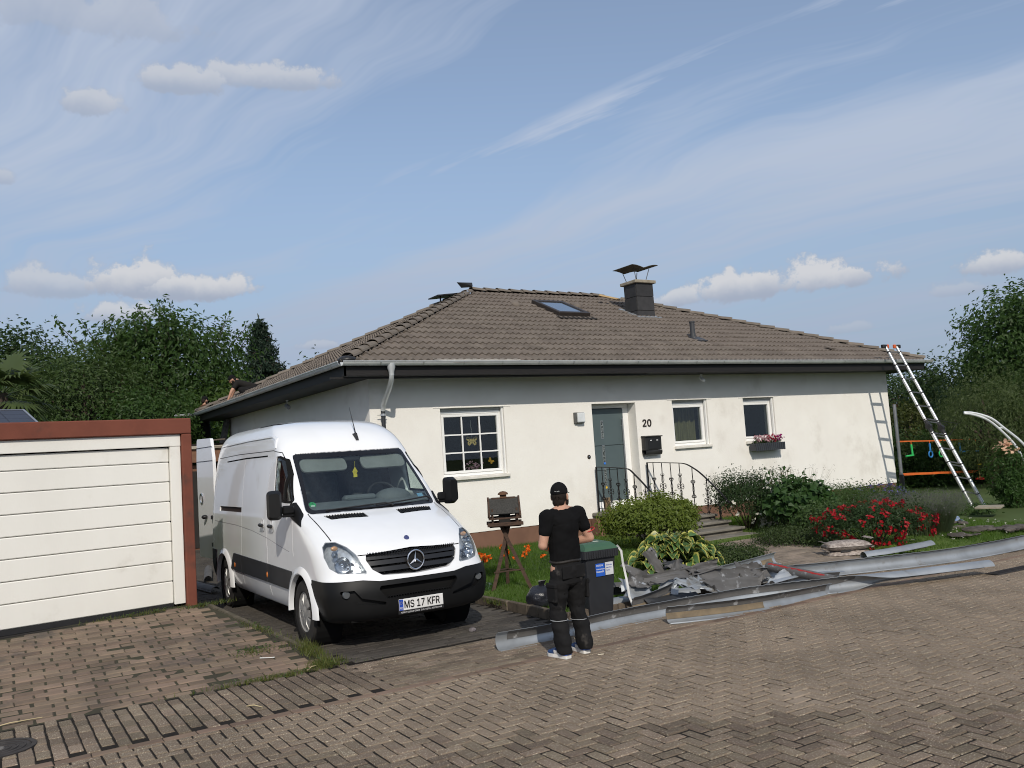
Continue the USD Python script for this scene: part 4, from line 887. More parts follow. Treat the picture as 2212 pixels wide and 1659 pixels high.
# wipers
wp = lambda y, z, o=.012: np.array([-1.06 - .40*0 - .77*(z - 1.42) - .16*abs(y)**2.6 + o, y, z])
obj('wiper', MB().tube([wp(-.62, 1.435), wp(-.2, 1.452), wp(.12, 1.462)], .009, 5).tube([wp(.12, 1.462), wp(.2, 1.44), wp(.22, 1.425)], .012, 5), black_pl, van)
obj('wiper', MB().tube([wp(.0, 1.444), wp(.4, 1.468), wp(.74, 1.490)], .009, 5).tube([wp(.74, 1.49), wp(.78, 1.46)], .012, 5), black_pl, van)
# number plate
pt = obj('number_plate', MB().box((.052, 0, .442), (.012, .53, .118), bev=.004), M('plate_white', (.78, .78, .76), rough=.35, scale=3), van)
TX = np.array([[0, 0, 1.], [1, 0, 0], [0, 1, 0]])
obj('plate_surround', MB().box((.046, 0, .425), (.012, .545, .160), bev=.004), black_pl, pt)
obj('blue_band', MB().box((.0592, -.241, .442), (.002, .046, .112)), M('plate_blue', (.02, .07, .42), rough=.35), pt)
def tx(s, h, y, z, d=.0016, x=.0585, bold=False, w=.4):
    m_ = meshkit.text_mesh(s, h, d, bold); m_.apply_translation([-m_.bounds[0][0], 0, 0]); m_.apply_scale([w/m_.bounds[1][0], 1, 1]); return MB().tm(m_, TX, (x, y, z))
ink = M('plate_ink', (.01, .01, .01), rough=.4); inkw = M('plate_ink_white', (.7, .7, .7), rough=.5)
obj('lettering', tx('MS 17 KFR', .074, -.205, .406, bold=True, w=.425), ink, pt); obj('country_code', tx('RO', .024, -.258, .398, x=.0606, w=.034), inkw, pt)
obj('frame_lettering', tx('FIRST CLASS CARS  S.O. 0176-70751948', .0145, -.245, .3555, x=.0522, w=.49), inkw, pt)
st_ = MB()
for q in range(12): a = q*PI/6; st_.tm(trimesh.creation.icosphere(0, .0022), None, (.0606, -.241 + .013*math.cos(a), .462 + .013*math.sin(a)))
obj('star_ring', st_, M('plate_yellow', (.6, .5, .05), rough=.4), pt)
# stickers on the screen
R_s = Ry(-(PI/2 - .72))
def on_screen(y, z): return np.array([float(np.interp(z, VRT[:, 2], VRT[:, 1])), y, z])
bq = obj('emission_sticker', MB().lathe([(0, .002), (.042, .002), (.042, 0)], 20, on_screen(-.70, 1.50) + [-.15 - .028, 0, 0], Ry(PI/2 - .75)), M('sticker_green', (.02, .33, .10), rough=.5), van)
SS = np.array([[0, -math.sin(.75), math.cos(.75)], [1, 0, 0], [0, math.cos(.75), math.sin(.75)]])
cs = on_screen(-.70, 1.50) + [-.15 - .028, 0, 0]
obj('numeral', MB().tm(meshkit.text_mesh('4', .030, .001), SS, cs + SS @ np.array([-.010, .004, .003])), ink, bq); obj('field', MB().box((0, -.018, .0025), (.05, .016, .001), SS, cs), inkw, bq)
obj('toll_sticker', MB().box((0, 0, 0), (.075, .075, .002), SS, on_screen(.74, 1.50) + [-.205, 0, 0]), M('sticker_blue', (.06, .22, .42), (.25, .40, .52), rough=.5, scale=30), van)
# side: sill, rub strip, handles, lamps, arches
for sg in (-1, 1):
    y0_, y1_ = (-1.3, -.5) if sg < 0 else (.5, 1.3)
    zone = sview([(-4.25, .585), (-1.43, .555), (-1.36, .60), (-1.34, .77), (-2.4, .79), (-4.06, .815), (-4.13, .75)], y0_, y1_)
    for a_, b_ in ((-4.3, -3.655), (-3.645, -2.355), (-2.33, -1.3)):
        obj('rub_strip', tri_of(((mn(vloft(-.016, 60, 20, 20)) - mn(vloft(.004, 60, 20, 20))) ^ zone) ^ cubeM((a_, -1.3, .3), (b_, 1.3, 1.2))), rub_m, van, smooth=30)
    for xx in (-4.0, -2.34): obj('side_marker', MB().tm(trimesh.creation.icosphere(2, 1.0), np.diag([.026, .012, .036]), (xx, sg*1.0, .655)), M('marker_orange', (.55, .16, .03), rough=.3), van, smooth=True)
    for xx in (-1.0, -4.669):
        a = np.linspace(-.05, PI + .05, 30); m_ = []
        for (r_, yy) in ((.412, .93), (.415, 1.012), (.428, 1.020), (.500, 1.002), (.520, .975)): m_.append(np.c_[xx + r_*np.cos(a), np.full(30, sg*yy), .35 + r_*np.sin(a)*(1.0 if r_ < .45 else .97)])
        n = 30; v = np.concatenate(m_); i = np.arange(n - 1); f = np.concatenate([np.stack([q*n + i, q*n + i + 1, (q + 1)*n + i + 1, (q + 1)*n + i], 1) for q in range(4)])
        obj('wheel_arch', (v, f if sg > 0 else f[:, ::-1]), van_white, van, smooth=40)
    for xx in (-1.0, -4.669): obj('wheel_housing', MB().add(*tri_of((m3.Manifold.cylinder(.30, .414, .414, 30) - m3.Manifold.cylinder(.34, .40, .40, 30).translate([0, 0, -.08])).rotate([-90, 0, 0]).translate([xx, .66 if sg > 0 else -.96, .35]))), gap_m, van)
for xx in (-2.51, -2.10):
    cup = MB().lathe([(0, -.010), (.045, -.008), (.062, .004), (.066, .0)], 18, (xx, -.985, 1.255), np.array([[1, 0, 0], [0, 0, -1.], [0, 1.25, 0]])); h_ = obj('door_handle', MB().box((xx, -1.012, 1.255), (.17, .034, .046), bev=.016), black_pl, van); obj('cup', cup, van_white, h_, smooth=40)
# upper roof bead and drip strip, antenna
obj('roof_strip', tri_of((mn(vloft(-.004, 90, 24, 22)) - mn(vloft(.004, 90, 24, 22))) ^ (sview([(-3.7, 2.535), (-2.75, 2.525), (-2.75, 2.54), (-3.7, 2.55)], -1.2, -.2))), gap_m, van)
bead = mn(vloft(-.012, 90, 24, 22)) - mn(vloft(.004, 90, 24, 22))
rb = None
for a, b in zip([(-5.2, 2.345), (-3.6, 2.365), (-2.42, 2.36), (-2.28, 2.32), (-2.2, 2.2)][:-1], [(-5.2, 2.345), (-3.6, 2.365), (-2.42, 2.36), (-2.28, 2.32), (-2.2, 2.2)][1:]):
    a, b = np.array(a), np.array(b); t = unit(b - a); nn = np.array([-t[1], t[0]])*.012; g = sview([a - nn, b - nn, b + nn, a + nn], -1.3, -.4); rb = g if rb is None else rb + g
obj('roof_bead', tri_of(bead ^ rb), van_white, van, smooth=30)
obj('antenna', MB().add(*_hull([(-1.93, .13, 2.245), (-1.93, .17, 2.245), (-2.04, .12, 2.33), (-2.04, .18, 2.33), (-1.98, .135, 2.34), (-1.98, .165, 2.34)])).tube([(-1.99, .15, 2.33), (-2.05, .148, 2.46), (-2.16, .145, 2.68)], [.010, .006, .003], 6), black_pl, van)
# mirrors
for sg in (-1, 1):
    T = Rz(sg*.25)
    sh = rounded([(-.085, -.165), (.085, -.165), (.085, .165), (-.085, .165)], .05); c0 = np.array([-1.24, -1.19 if sg < 0 else 1.12, 1.535])
    v1 = np.array(sh); v0 = np.array(shapely.affinity.scale(shapely.Polygon(sh), .72, .80).exterior.coords)[:-1]
    pts = [(0, *p) for p in v1] + [(-.06, *p) for p in v1] + [(.065, *p) for p in v0]
    v, f = _hull(pts); mo = obj('wing_mirror', MB().add(v, f, T, c0), bump_m, van, smooth=35)
    obj('mirror_glass', MB().box((-.062, 0, .02), (.004, .13, .22), T, c0), chrome, mo)
    obj('mirror_arm', MB().box((-1.28, sg*1.02, 1.47), (.07, .15, .10), bev=.02).box((-1.28, sg*1.02, 1.405), (.05, .14, .03), bev=.01), bump_m, mo)
    tri = (mn(vloft(-.012, 80, 24, 22)) - mn(vloft(.01, 80, 24, 22))) ^ sview([(-1.42, 1.40), (-1.02, 1.285), (-1.36, 1.545), (-1.42, 1.53)], *((-1.3, -.5) if sg < 0 else (.5, 1.3))); obj('mirror_foot', tri_of(tri), bump_m, mo, smooth=30)
# wheels
def wheel(x, sg):
    tp = [(.215, -.10), (.225, -.118), (.30, -.122), (.335, -.112), (.350, -.09), (.352, 0), (.350, .09), (.335, .112), (.30, .122), (.225, .118), (.215, .10)]
    T = np.array([[1, 0, 0], [0, 0, 1.], [0, -1, 0]]) if sg > 0 else np.array([[1, 0, 0], [0, 0, -1.], [0, 1, 0]])
    c = (x, sg*.855, .35)
    wv = mn(MB().lathe(tp + [tp[0]], 56, (0, 0, 0)))
    wo = obj('wheel', MB().lathe(tp, 56, c, T), rubber, van, smooth=30)
    gv = MB()
    for zz in (-.07, -.025, .025, .07): gv.tm(trimesh.creation.torus(.3525, .0035, 48, 4), T, np.array(c) + T @ np.array([0, 0, zz]))
    obj('tread_groove', gv, gap_m, wo)
    rim = MB().lathe([(.222, .095), (.214, .108), (.200, .100), (.196, .085)], 48, c, T)
    obj('rim', rim, alu, wo, smooth=40)
    obj('rim_back', MB().lathe([(0, .04), (.20, .045), (.21, .09)], 32, c, T), M('brake_dark', (.02, .02, .02), rough=.8), wo)
    hub = MB().lathe([(0, .118), (.03, .118), (.045, .112), (.075, .108), (.085, .09)], 32, c, T)
    for q in range(9):
        a = q*2*PI/9; w0, w1 = .026, .050
        P = []
        for r_, ww, zz in ((.07, w0, .110), (.13, w0*1.25, .116), (.203, w1, .098)):
            for s_ in (-1, 1):
                for dz in (0, -.022): P.append((r_*math.cos(a) - s_*ww*math.sin(a), r_*math.sin(a) + s_*ww*math.cos(a), zz + dz))
        v, f = _hull(P); hub.add(v, f, T, c)
    obj('hubcap', hub, alu, wo, smooth=30)
for x in (-1.0, -4.669):
    for sg in (-1, 1): wheel(x, sg)
# rear: bumper, open door on this side, underbody
obj('rear_bumper', tri_of((FAT ^ rear_zone) - wells), bump_m, van, smooth=30)
obj('underbody', MB().box((-3.2, 0, .42), (3.9, 1.5, .16)).box((-1.0, 0, .36), (.2, 1.4, .14)).box((-4.669, 0, .34), (.18, 1.4, .16)).box((-.35, 0, .36), (.5, 1.5, .1)), gap_m, van)
DT = Rz(math.radians(-78)); hinge = np.array([-5.47, -.93, 0])
dpoly = rounded([(0, .62), (-.0, 2.16), (-.09, 2.50), (-.80, 2.52), (-.86, 2.2), (-.86, .62)], .05)
vdoor = MB(); m_ = trimesh.creation.extrude_polygon(shapely.Polygon(dpoly), .05, engine='earcut'); vv_ = m_.vertices
vd = np.c_[vv_[:, 2], -vv_[:, 0], vv_[:, 1]]
rd = obj('rear_door', MB().add(vd, m_.faces[:, ::-1], Rz(math.radians(95)), hinge), van_white, van, label='rear cargo door swung wide open')
D_at = lambda a, z, o: hinge + Rz(math.radians(95)) @ np.array([o, a, z])
for zz in (2.15, 2.37): obj('seam', MB().box((-.002, .43, zz), (.008, .82, .008), Rz(math.radians(95)), hinge), gap_m, rd)
obj('door_handle', MB().tm(trimesh.creation.icosphere(2, 1.0), np.diag([.05, .05, .035]), D_at(.40, 1.27, -.04)), black_pl, rd, smooth=True)
obj('hinge', MB().box((-.02, .03, 1.27), (.05, .07, .06), Rz(math.radians(95)), hinge).box((-.02, .03, .85), (.05, .07, .06), Rz(math.radians(95)), hinge), black_pl, rd)
obj('emblem', MB().tm(trimesh.creation.torus(.075, .010, 28, 6), Rz(math.radians(95)) @ RY, D_at(.62, 1.56, -.015)).add(*_hull([(0, .07, 0), (-.012, -.01, 0), (.012, -.01, 0), (0, 0, .01)]), Rz(math.radians(95)) @ RY, D_at(.62, 1.56, -.02)), chrome, rd)

# ------------------------------------------------------------------ people
skin_m = M('skin', (.50, .29, .20), (.44, .24, .165), rough=.55, scale=14)
hair_m = M('dark_hair', (.020, .014, .011), (.012, .009, .007), rough=.8, scale=60)
cap_m = M('black_cap', (.009, .009, .0095), (.006, .006, .0065), rough=.9, spec=.12, scale=30)
tee_m = M('black_cotton', (.0075, .0075, .008), (.005, .005, .0055), rough=.95, spec=.12, scale=6, bump=.004, bscale=14)
work_m = M('work_trousers', (.014, .0135, .014), (.009, .009, .0095), rough=.85, spec=.15, scale=5, bump=.006, bscale=11, stain=((.055, .05, .046), 6.0, .60, .74))
def sph(p, r, k=14):
    return m3.Manifold.sphere(float(r), k).translate([float(a) for a in p])
def ell(p, r, T=None, k=18):
    v, f = tri_of(m3.Manifold.sphere(1.0, k)); v = v*np.asarray(r)
    if T is not None: v = v @ np.asarray(T).T
    return mn((v + np.asarray(p), f))
def bone(a, ra, b, rb): return m3.Manifold.batch_hull([sph(a, ra), sph(b, rb)])
def union(ms): return m3.Manifold.batch_boolean(ms, m3.OpType.Add)
def soft(m, L=.022, it=8, wrinkle=0.0, ws=14.0, seed=1):
    v, f = tri_of(m.refine_to_length(L)); t = trimesh.Trimesh(v, f, process=True)
    trimesh.smoothing.filter_taubin(t, iterations=it)
    if wrinkle:
        n = t.vertex_normals; q = np.array(t.vertices)*np.array([ws, ws, ws*1.5])
        t.vertices = t.vertices + n*((meshkit.fbm(q + 31, 3, seed) - .5)*2*wrinkle)[:, None]
    return t
def hand(w, d, side, curl=.6):
    """palm at wrist w, pointing along d; five separate bent fingers"""
    d = unit(d); s_ = unit(np.cross(d, [0, 0, 1.0])); n_ = np.cross(s_, d); ms = []
    pc = w + d*.045; ms.append(m3.Manifold.batch_hull([sph(w, .022), sph(w + d*.08 + s_*.030, .014), sph(w + d*.08 - s_*.030, .014), sph(w + d*.03, .024)]))
    for k, (o, L) in enumerate(((-.031, .062), (-.010, .074), (.011, .080), (.031, .072))):
        a = w + d*.083 + s_*o; b = a + (d*math.cos(curl*.5) - n_*math.sin(curl*.5))*L*.5; c = b + (d*math.cos(curl*1.3) - n_*math.sin(curl*1.3))*L*.5
        ms += [bone(a, .0095, b, .0088), bone(b, .0088, c, .0075)]
    a = w + d*.03 + s_*side*.026; b = a + (d*.6 + s_*side*.7 - n_*.3)*.036; c = b + (d*.95 + s_*side*.1 - n_*.4)*.028
    ms += [bone(a, .013, b, .011), bone(b, .011, c, .009)]
    return ms
def head(c, yaw, pitch=0.0, beard=True):
    """returns (skin pieces, hair mesh, cap meshes) for a head centred at c, looking along +y turned by yaw"""
    T = Rz(yaw) @ Rx(pitch); P = lambda x, y, z: np.asarray(c) + T @ np.array([x, y, z])
    sk = [ell(c, (.074, .094, .105), T), ell(P(0, .02, -.06), (.056, .072, .062), T), ell(P(0, .102, -.012), (.014, .02, .022), T), ell(P(0, .094, -.022), (.018, .016, .012), T), ell(P(.077, -.005, -.015), (.012, .022, .034), T), ell(P(-.077, -.005, -.015), (.012, .022, .034), T), ell(P(0, .088, .03), (.05, .012, .012), T), ell(P(.02, .083, -.055), (.018, .012, .006), T), ell(P(-.02, .083, -.055), (.018, .012, .006), T)]
    hr = [ell(P(0, -.028, .0), (.079, .078, .085), T), ell(P(0, -.055, -.055), (.062, .045, .05), T)]
    if beard: hr += [ell(P(0, .062, -.095), (.052, .046, .045), T), ell(P(0, .080, -.072), (.04, .02, .03), T), ell(P(.062, .025, -.06), (.018, .035, .045), T), ell(P(-.062, .025, -.06), (.018, .035, .045), T)]
    dome_ = ell(P(0, -.008, .032), (.086, .104, .100), T) - mn(MB().box((0, 0, -.10), (.4, .4, .24), T, np.asarray(c) + T @ np.array([0, 0, .0])))
    brim = MB(); a = np.linspace(0, PI, 15); o = np.c_[.078*np.cos(a), .085 + .085*np.sin(a)]; inn = np.c_[.078*np.cos(a[::-1]), .062 + .03*np.sin(a[::-1])]
    zb = .028 - .35*(o[:, 0]**2)*3
    v = []
    for dz in (0, .006):
        for p in o: v.append((p[0], p[1], .026 + dz - 2.2*p[0]**2 - .02*(p[1] - .08)/.09))
        for p in inn[::-1]: v.append((p[0], p[1], .026 + dz - 2.2*p[0]**2))
    v = np.array(v); n = 15; i = np.arange(n - 1)
    f = np.concatenate([np.stack([i, i + 1, n + i + 1, n + i], 1), np.stack([2*n + i + 1, 2*n + i, 3*n + i, 3*n + i + 1], 1), np.stack([i + 1, i, 2*n + i, 2*n + i + 1], 1)])
    brim.add(v, f, T, c)
    eyes = [(P(.028, .085, .008), .010), (P(-.028, .085, .008), .010)]
    return sk, union(hr), (dome_, brim), eyes
def sneaker(p, yaw, parent):
    T = Rz(yaw); p = np.asarray(p, float)
    ow = [(-.034, -.115), (.034, -.115), (.040, -.06), (.036, 0), (.046, .07), (.042, .13), (.018, .165), (-.012, .162), (-.038, .12), (-.042, .06), (-.034, 0), (-.040, -.06)]
    ow = rounded(ow, .012)
    sole = obj('shoe', MB().prism(shapely.Polygon(ow).buffer(.004), .030, T, p + [0, 0, .002]), M('shoe_sole', (.72, .70, .66), (.6, .58, .54), rough=.6, scale=20), parent)
    up_ = union([m3.Manifold.batch_hull([ell((0, -.075, .065), (.036, .040, .045)), ell((0, -.06, .10), (.034, .040, .022)), ell((0, .03, .06), (.038, .05, .035)), ell((0, .11, .042), (.038, .05, .022))])])
    t = soft(up_, .016, 5)
    parts = {'upper': [], 'heel_panel': [], 'side_panel': [], 'toe_panel': []}
    c = t.triangles_center
    for k, (x, y, z) in enumerate(c):
        if y < -.075 and z < .075: parts['heel_panel'].append(k)
        elif -.075 <= y < .0 and z < .085 and y > -.08 + (z - .03)*.6: parts['heel_panel' if y < -.035 else 'side_panel'].append(k)
        elif y < .05 and .0 <= y and z < .07: parts['side_panel'].append(k)
        else: parts['upper'].append(k)
    mats = dict(upper=M('shoe_navy', (.03, .075, .20), (.02, .03, .07), rough=.7, scale=30), heel_panel=M('shoe_red', (.45, .02, .03), rough=.6), side_panel=M('shoe_grey', (.62, .60, .57), rough=.7), toe_panel=M('shoe_navy2', (.02, .03, .06), rough=.7))
    for k, idx in parts.items():
        if idx: obj(k, (t.vertices, t.faces[idx]), mats[k], sole)
        if idx: pass
    obj('heel_counter', MB().add(*_hull([(x, y, z) for x in (-.038, .038) for y, z in ((-.118, .034), (-.112, .062), (-.04, .034), (-.05, .055))]), T, p), M('shoe_blue', (.12, .20, .55), rough=.6), sole)
    for q in range(4): obj('lace', MB().box((0, .03 + q*.018, .092 - q*.010), (.05, .006, .006), T, p), inkw, sole)
    for ch in stage.GetPrimAtPath(sole.GetPath()).GetChildren():
        if ch.GetName() in ('upper', 'heel_panel', 'side_panel', 'toe_panel'):
            m_ = UsdGeom.Mesh(ch); pts = np.array(m_.GetPointsAttr().Get()) @ T.T + p; m_.GetPointsAttr().Set(Vt.Vec3fArray.FromNumpy(pts.astype(np.float32)))
# --- the man at the wheelie bin
PZ = math.radians(4)
per = thing('person', 'person in black tee and black cap standing by the wheelie bin, seen from behind', 'person', (4.775, 7.02, 0), PZ)
hc = (.01, .03, 1.505); hyaw = math.radians(-52)
sk, hr, cp_, eyes = head(hc, hyaw, .05)
ShL, ShR, ElL, ElR, WrL, WrR = (-.185, -.01, 1.315), (.185, -.01, 1.315), (-.255, .0, 1.055), (.275, -.06, 1.075), (-.08, .20, 1.04), (.12, .18, 1.02)
body = sk + [bone((0, .01, 1.36), .058, (.005, .022, 1.45), .052), m3.Manifold.batch_hull([sph((-.15, 0, 1.30), .07), sph((.15, 0, 1.30), .07), sph((0, .0, 1.36), .07)]), bone(ShL, .058, ElL, .043), bone(ShR, .058, ElR, .043), bone(ElL, .045, WrL, .030), bone(ElR, .045, WrR, .030),
    m3.Manifold.batch_hull([ell((0, 0, 1.18), (.145, .09, .16)), ell((0, 0, .9), (.10, .06, .08))])]
body += hand(np.array(WrL), np.array([.7, .5, -.3]), 1) + hand(np.array(WrR), np.array([-.7, .5, .1]), -1)
for sx in (-1, 1): body += [bone((sx*.085, 0, .82), .08, (sx*.115, .01, .44), .055), bone((sx*.115, .01, .44), .052, (sx*.125, -.04, .10), .038)]
obj('body', soft(union(body), .018, 6), skin_m, per, smooth=True)
obj('hair', soft(hr, .02, 4, .004, 90), hair_m, per, smooth=True)
capo = obj('cap', soft(cp_[0], .016, 3), cap_m, per, smooth=True); obj('brim', cp_[1], cap_m, capo, smooth=40)
Th = Rz(hyaw)
obj('cap_lettering', MB().tm(meshkit.text_mesh('support', .010, .002), Th @ np.array([[-1., 0, 0], [0, 0, -1.], [0, 1, 0]]), np.array(hc) + Th @ np.array([.030, -.1085, .040])), inkw, capo)
eo = MB()
for p, r in eyes: eo.tm(trimesh.creation.icosphere(1, r), None, p)
obj('eyes', eo, M('eye', (.1, .08, .07), rough=.2), per)
tee = [m3.Manifold.batch_hull([ell((0, -.005, 1.25), (.175, .115, .09)), sph((-.165, -.01, 1.315), .068), sph((.165, -.01, 1.315), .068), ell((0, .0, 1.365), (.085, .07, .03))]), m3.Manifold.batch_hull([ell((0, -.005, 1.22), (.172, .118, .10)), ell((0, -.005, 1.02), (.158, .110, .08)), ell((0, 0, .90), (.165, .115, .03))])]
for S, E in ((ShL, ElL), (ShR, ElR)):
    S, E = np.array(S), np.array(E); tee.append(m3.Manifold.batch_hull([sph(S, .078), sph(S + (E - S)*.50, .064), sph(S + (E - S)*.56, .060)]))
tee_ = union(tee) - mn(MB().box((0, 0, 0), (.12, .12, .08), None, (.003, .03, 1.412)))
obj('tee_shirt', soft(tee_, .018, 6, .012, 9), tee_m, per, smooth=True)
tr = [m3.Manifold.batch_hull([ell((0, 0, .90), (.150, .108, .03)), ell((0, -.012, .80), (.168, .125, .06)), ell((-.085, -.005, .70), (.092, .11, .06)), ell((.085, -.005, .70), (.092, .11, .06))])]
for sx, ky in ((-1, .03), (1, .02)):
    K = (sx*.118, ky, .43); A_ = (sx*.128, -.055, .12)
    tr += [m3.Manifold.batch_hull([ell((sx*.090, 0, .70), (.098, .112, .05)), ell((sx*.104, .01, .58), (.092, .098, .05)), sph(K, .078)]), m3.Manifold.batch_hull([sph(K, .078), ell((sx*.124, -.025, .25), (.073, .083, .04)), ell(A_, (.070, .085, .03)), ell((sx*.128, -.055, .055), (.066, .085, .015))])]
tro = obj('trousers', soft(union(tr), .018, 4, .016, 12, 3), work_m, per, smooth=True)
for sx in (-1, 1):
    obj('reflective_piping', MB().tube([(sx*.120 + .080*math.cos(a), .0 + .088*math.sin(a), .335 - .012*sx) for a in np.linspace(0, 2*PI, 21)], .0032, 4, caps=False), M('piping_grey', (.42, .43, .44), rough=.5), tro)
    obj('cargo_pocket', MB().box((sx*.193, -.015, .60), (.03, .15, .17), bev=.012).box((sx*.198, -.015, .672), (.034, .16, .05), bev=.012), work_m, tro)
    obj('back_pocket', MB().box((sx*.078, -.120, .79), (.115, .022, .125), Rx(.0), bev=.008), work_m, tro)
obj('belt', MB().tube([(.158*math.cos(a), .115*math.sin(a), .885 + .005*math.sin(3*a)) for a in np.linspace(0, 2*PI, 29)], .014, 5, caps=False), M('belt', (.02, .017, .014), rough=.6), tro)
sneaker((-.135, .005, .0), math.radians(6), per); sneaker((.14, .03, 0), math.radians(-9), per)
obj('wristband', MB().tube([np.array(ElR)*.35 + np.array(ShR)*.65*0 + np.array(ElR)*.65 + np.array([.052*math.cos(a), .052*math.sin(a), .02*math.cos(a) + .075]) for a in np.linspace(0, 2*PI, 15)], .005, 4, caps=False), M('band_red', (.5, .03, .03)), per)
# --- two roofers at the far end of the eave
brown_tee = M('brown_tee', (.115, .055, .032), (.08, .04, .024), rough=.95, scale=8)
def roofer(label, loc, rz, tee_mat, J, hyaw, hp=0.0):
    t = thing('person', label, 'person', loc, rz)
    sk, hr, cp2, eyes = head(J['head'], hyaw, hp)
    b = sk + [bone(J['neck'], .06, J['head'], .05), m3.Manifold.batch_hull([sph(J['shL'], .06), sph(J['shR'], .06), sph(J['pelvis'], .10)])]
    for s in 'LR': b += [bone(J['sh' + s], .058, J['el' + s], .044), bone(J['el' + s], .044, J['wr' + s], .030), bone(J['hip' + s], .08, J['kn' + s], .06), bone(J['kn' + s], .055, J['an' + s], .04)]; b += hand(np.array(J['wr' + s]), np.array(J['wr' + s]) - np.array(J['el' + s]), 1 if s == 'L' else -1)
    obj('body', soft(union(b), .03, 4), skin_m, t, smooth=True); obj('hair', soft(hr, .03, 2), hair_m, t, smooth=True)
    c_ = obj('cap', soft(cp2[0], .03, 2), cap_m, t, smooth=True); obj('brim', cp2[1], cap_m, c_, smooth=40)
    ts = [m3.Manifold.batch_hull([sph(J['shL'], .085), sph(J['shR'], .085), sph(J['pelvis'], .135), sph(np.array(J['neck']) - [0, 0, .05], .08)])]
    for s in 'LR': S, E = np.array(J['sh' + s]), np.array(J['el' + s]); ts.append(bone(S, .082, S + (E - S)*.55, .066))
    obj('tee_shirt', soft(union(ts), .03, 5, .006, 9), tee_mat, t, smooth=True)
    tr = [m3.Manifold.batch_hull([sph(J['pelvis'], .135), sph(J['hipL'], .10), sph(J['hipR'], .10)])]
    for s in 'LR': tr += [bone(J['hip' + s], .10, J['kn' + s], .078), bone(J['kn' + s], .075, J['an' + s], .068)]
    obj('trousers', soft(union(tr), .03, 5, .006, 11), work_m, t, smooth=True)
    for s in 'LR': a = np.array(J['an' + s]); obj('shoe', _hull([a + [x, y, z] for x in (-.045, .045) for y, z in ((-.08, -.08), (.17, -.08), (.16, -.05), (-.07, .0), (.04, .0))]), tee_m, t)
    return t, J
stand = dict(head=(0, .02, 1.58), neck=(0, 0, 1.44), shL=(-.18, 0, 1.38), shR=(.18, 0, 1.38), pelvis=(0, 0, .95), elL=(-.22, .14, 1.16), elR=(.22, .14, 1.16), wrL=(-.10, .36, 1.20), wrR=(.12, .36, 1.20), hipL=(-.09, 0, .86), hipR=(.09, 0, .86), knL=(-.13, .03, .46), knR=(.13, .02, .46), anL=(-.15, 0, .08), anR=(.15, 0, .08))
t1, _ = roofer('person in a brown tee standing on the rear garage roof with a cigarette', (5.72, 26.72, 2.55), math.radians(-75), brown_tee, stand, math.radians(10), -.35)
cp_h = obj('cigarette', MB().tube([(.035, .135, 1.505), (.06, .205, 1.50)], .005, 5), inkw, t1)
crouch = dict(head=(0, .34, .66), neck=(0, .22, .62), shL=(-.17, .20, .56), shR=(.17, .20, .56), pelvis=(0, -.22, .40), elL=(-.22, .36, .32), elR=(.22, .36, .32), wrL=(-.18, .46, .08), wrR=(.18, .46, .08), hipL=(-.09, -.2, .36), hipR=(.09, -.2, .36), knL=(-.16, .12, .36), knR=(.16, .12, .36), anL=(-.13, -.10, .09), anR=(.13, -.10, .09))
roofer('person in a dark tee crouching on the tiles at the far eave', (6.28, 24.15, 3.82), math.radians(72), M('charcoal_tee', (.02, .018, .017), (.014, .013, .012), rough=.95), crouch, 0.0, -.6)
# ------------------------------------------------------------------ things on the wall and by the door
lampo = thing('wall_lamp', 'square grey wall lamp with a white shade left of the front door', 'lamp', (10.93, YW, 2.61))
obj('housing', MB().box((0, -.035, .0), (.245, .07, .235), bev=.008), M('lamp_grey', (.11, .11, .105), rough=.5), lampo); obj('lamp_shade', MB().box((.012, -.095, .004), (.185, .062, .205), bev=.014), M('opal', (.72, .75, .76), rough=.25), lampo)
lb_ = thing('letter_box', 'dark metal letter box with a newspaper tray under the house number', 'letter box', (12.845, YW, 1.93))
dkm = M('letterbox_metal', (.060, .058, .055), (.04, .039, .037), rough=.38, metallic=.5, scale=4)
obj('box', MB().box((0, -.075, .04), (.47, .135, .30), bev=.01), dkm, lb_); obj('flap', MB().box((0, -.082, .205), (.50, .165, .022), Rx(.08), bev=.006), dkm, lb_); obj('door', MB().box((.02, -.146, .03), (.36, .010, .24), bev=.006), M('letterbox_door', (.028, .028, .028), rough=.3, metallic=.4), lb_)
obj('tray', MB().sweep([(-.07, .06), (-.075, 0), (-.05, -.045), (0, -.06), (.05, -.045), (.072, .0), (.07, .05), (.064, .05), (.066, 0), (.045, -.04), (0, -.053), (-.045, -.04), (-.068, 0), (-.063, .06)], [(-.235, -.075, -.165), (.235, -.075, -.165)]), dkm, lb_, smooth=30)
for xx in (-.08, .10): obj('name_slot', MB().box((xx, -.153, .105), (.05, .003, .018)), inkw, lb_)
hn = obj('house_number', MB().tm(meshkit.text_mesh('20', .155, .014, True), np.array([[1., 0, 0], [0, 0, -1.], [0, 1, 0]]), (12.665, YW - .004, 2.355)), M('number_dark', (.035, .028, .024), rough=.5), label='dark figures 20 mounted on the wall above the letter box', cat='house number')
bl_ = thing('door_bell', 'small round door bell on the wall left of the door', 'bell', (11.145, YW, 1.765)); obj('rosette', MB().lathe([(0, .012), (.04, .012), (.047, .004), (.047, 0)], 20, (0, 0, 0), Rx(PI/2)), M('bell_bronze', (.07, .06, .05), rough=.4, metallic=.6), bl_); obj('button', MB().lathe([(0, .02), (.014, .019), (.016, .01)], 14, (0, 0, 0), Rx(PI/2)), chrome, bl_)
cm = thing('security_camera', 'white bullet camera hanging under the eave above the small windows', 'camera', (14.30, 14.90, 3.485))
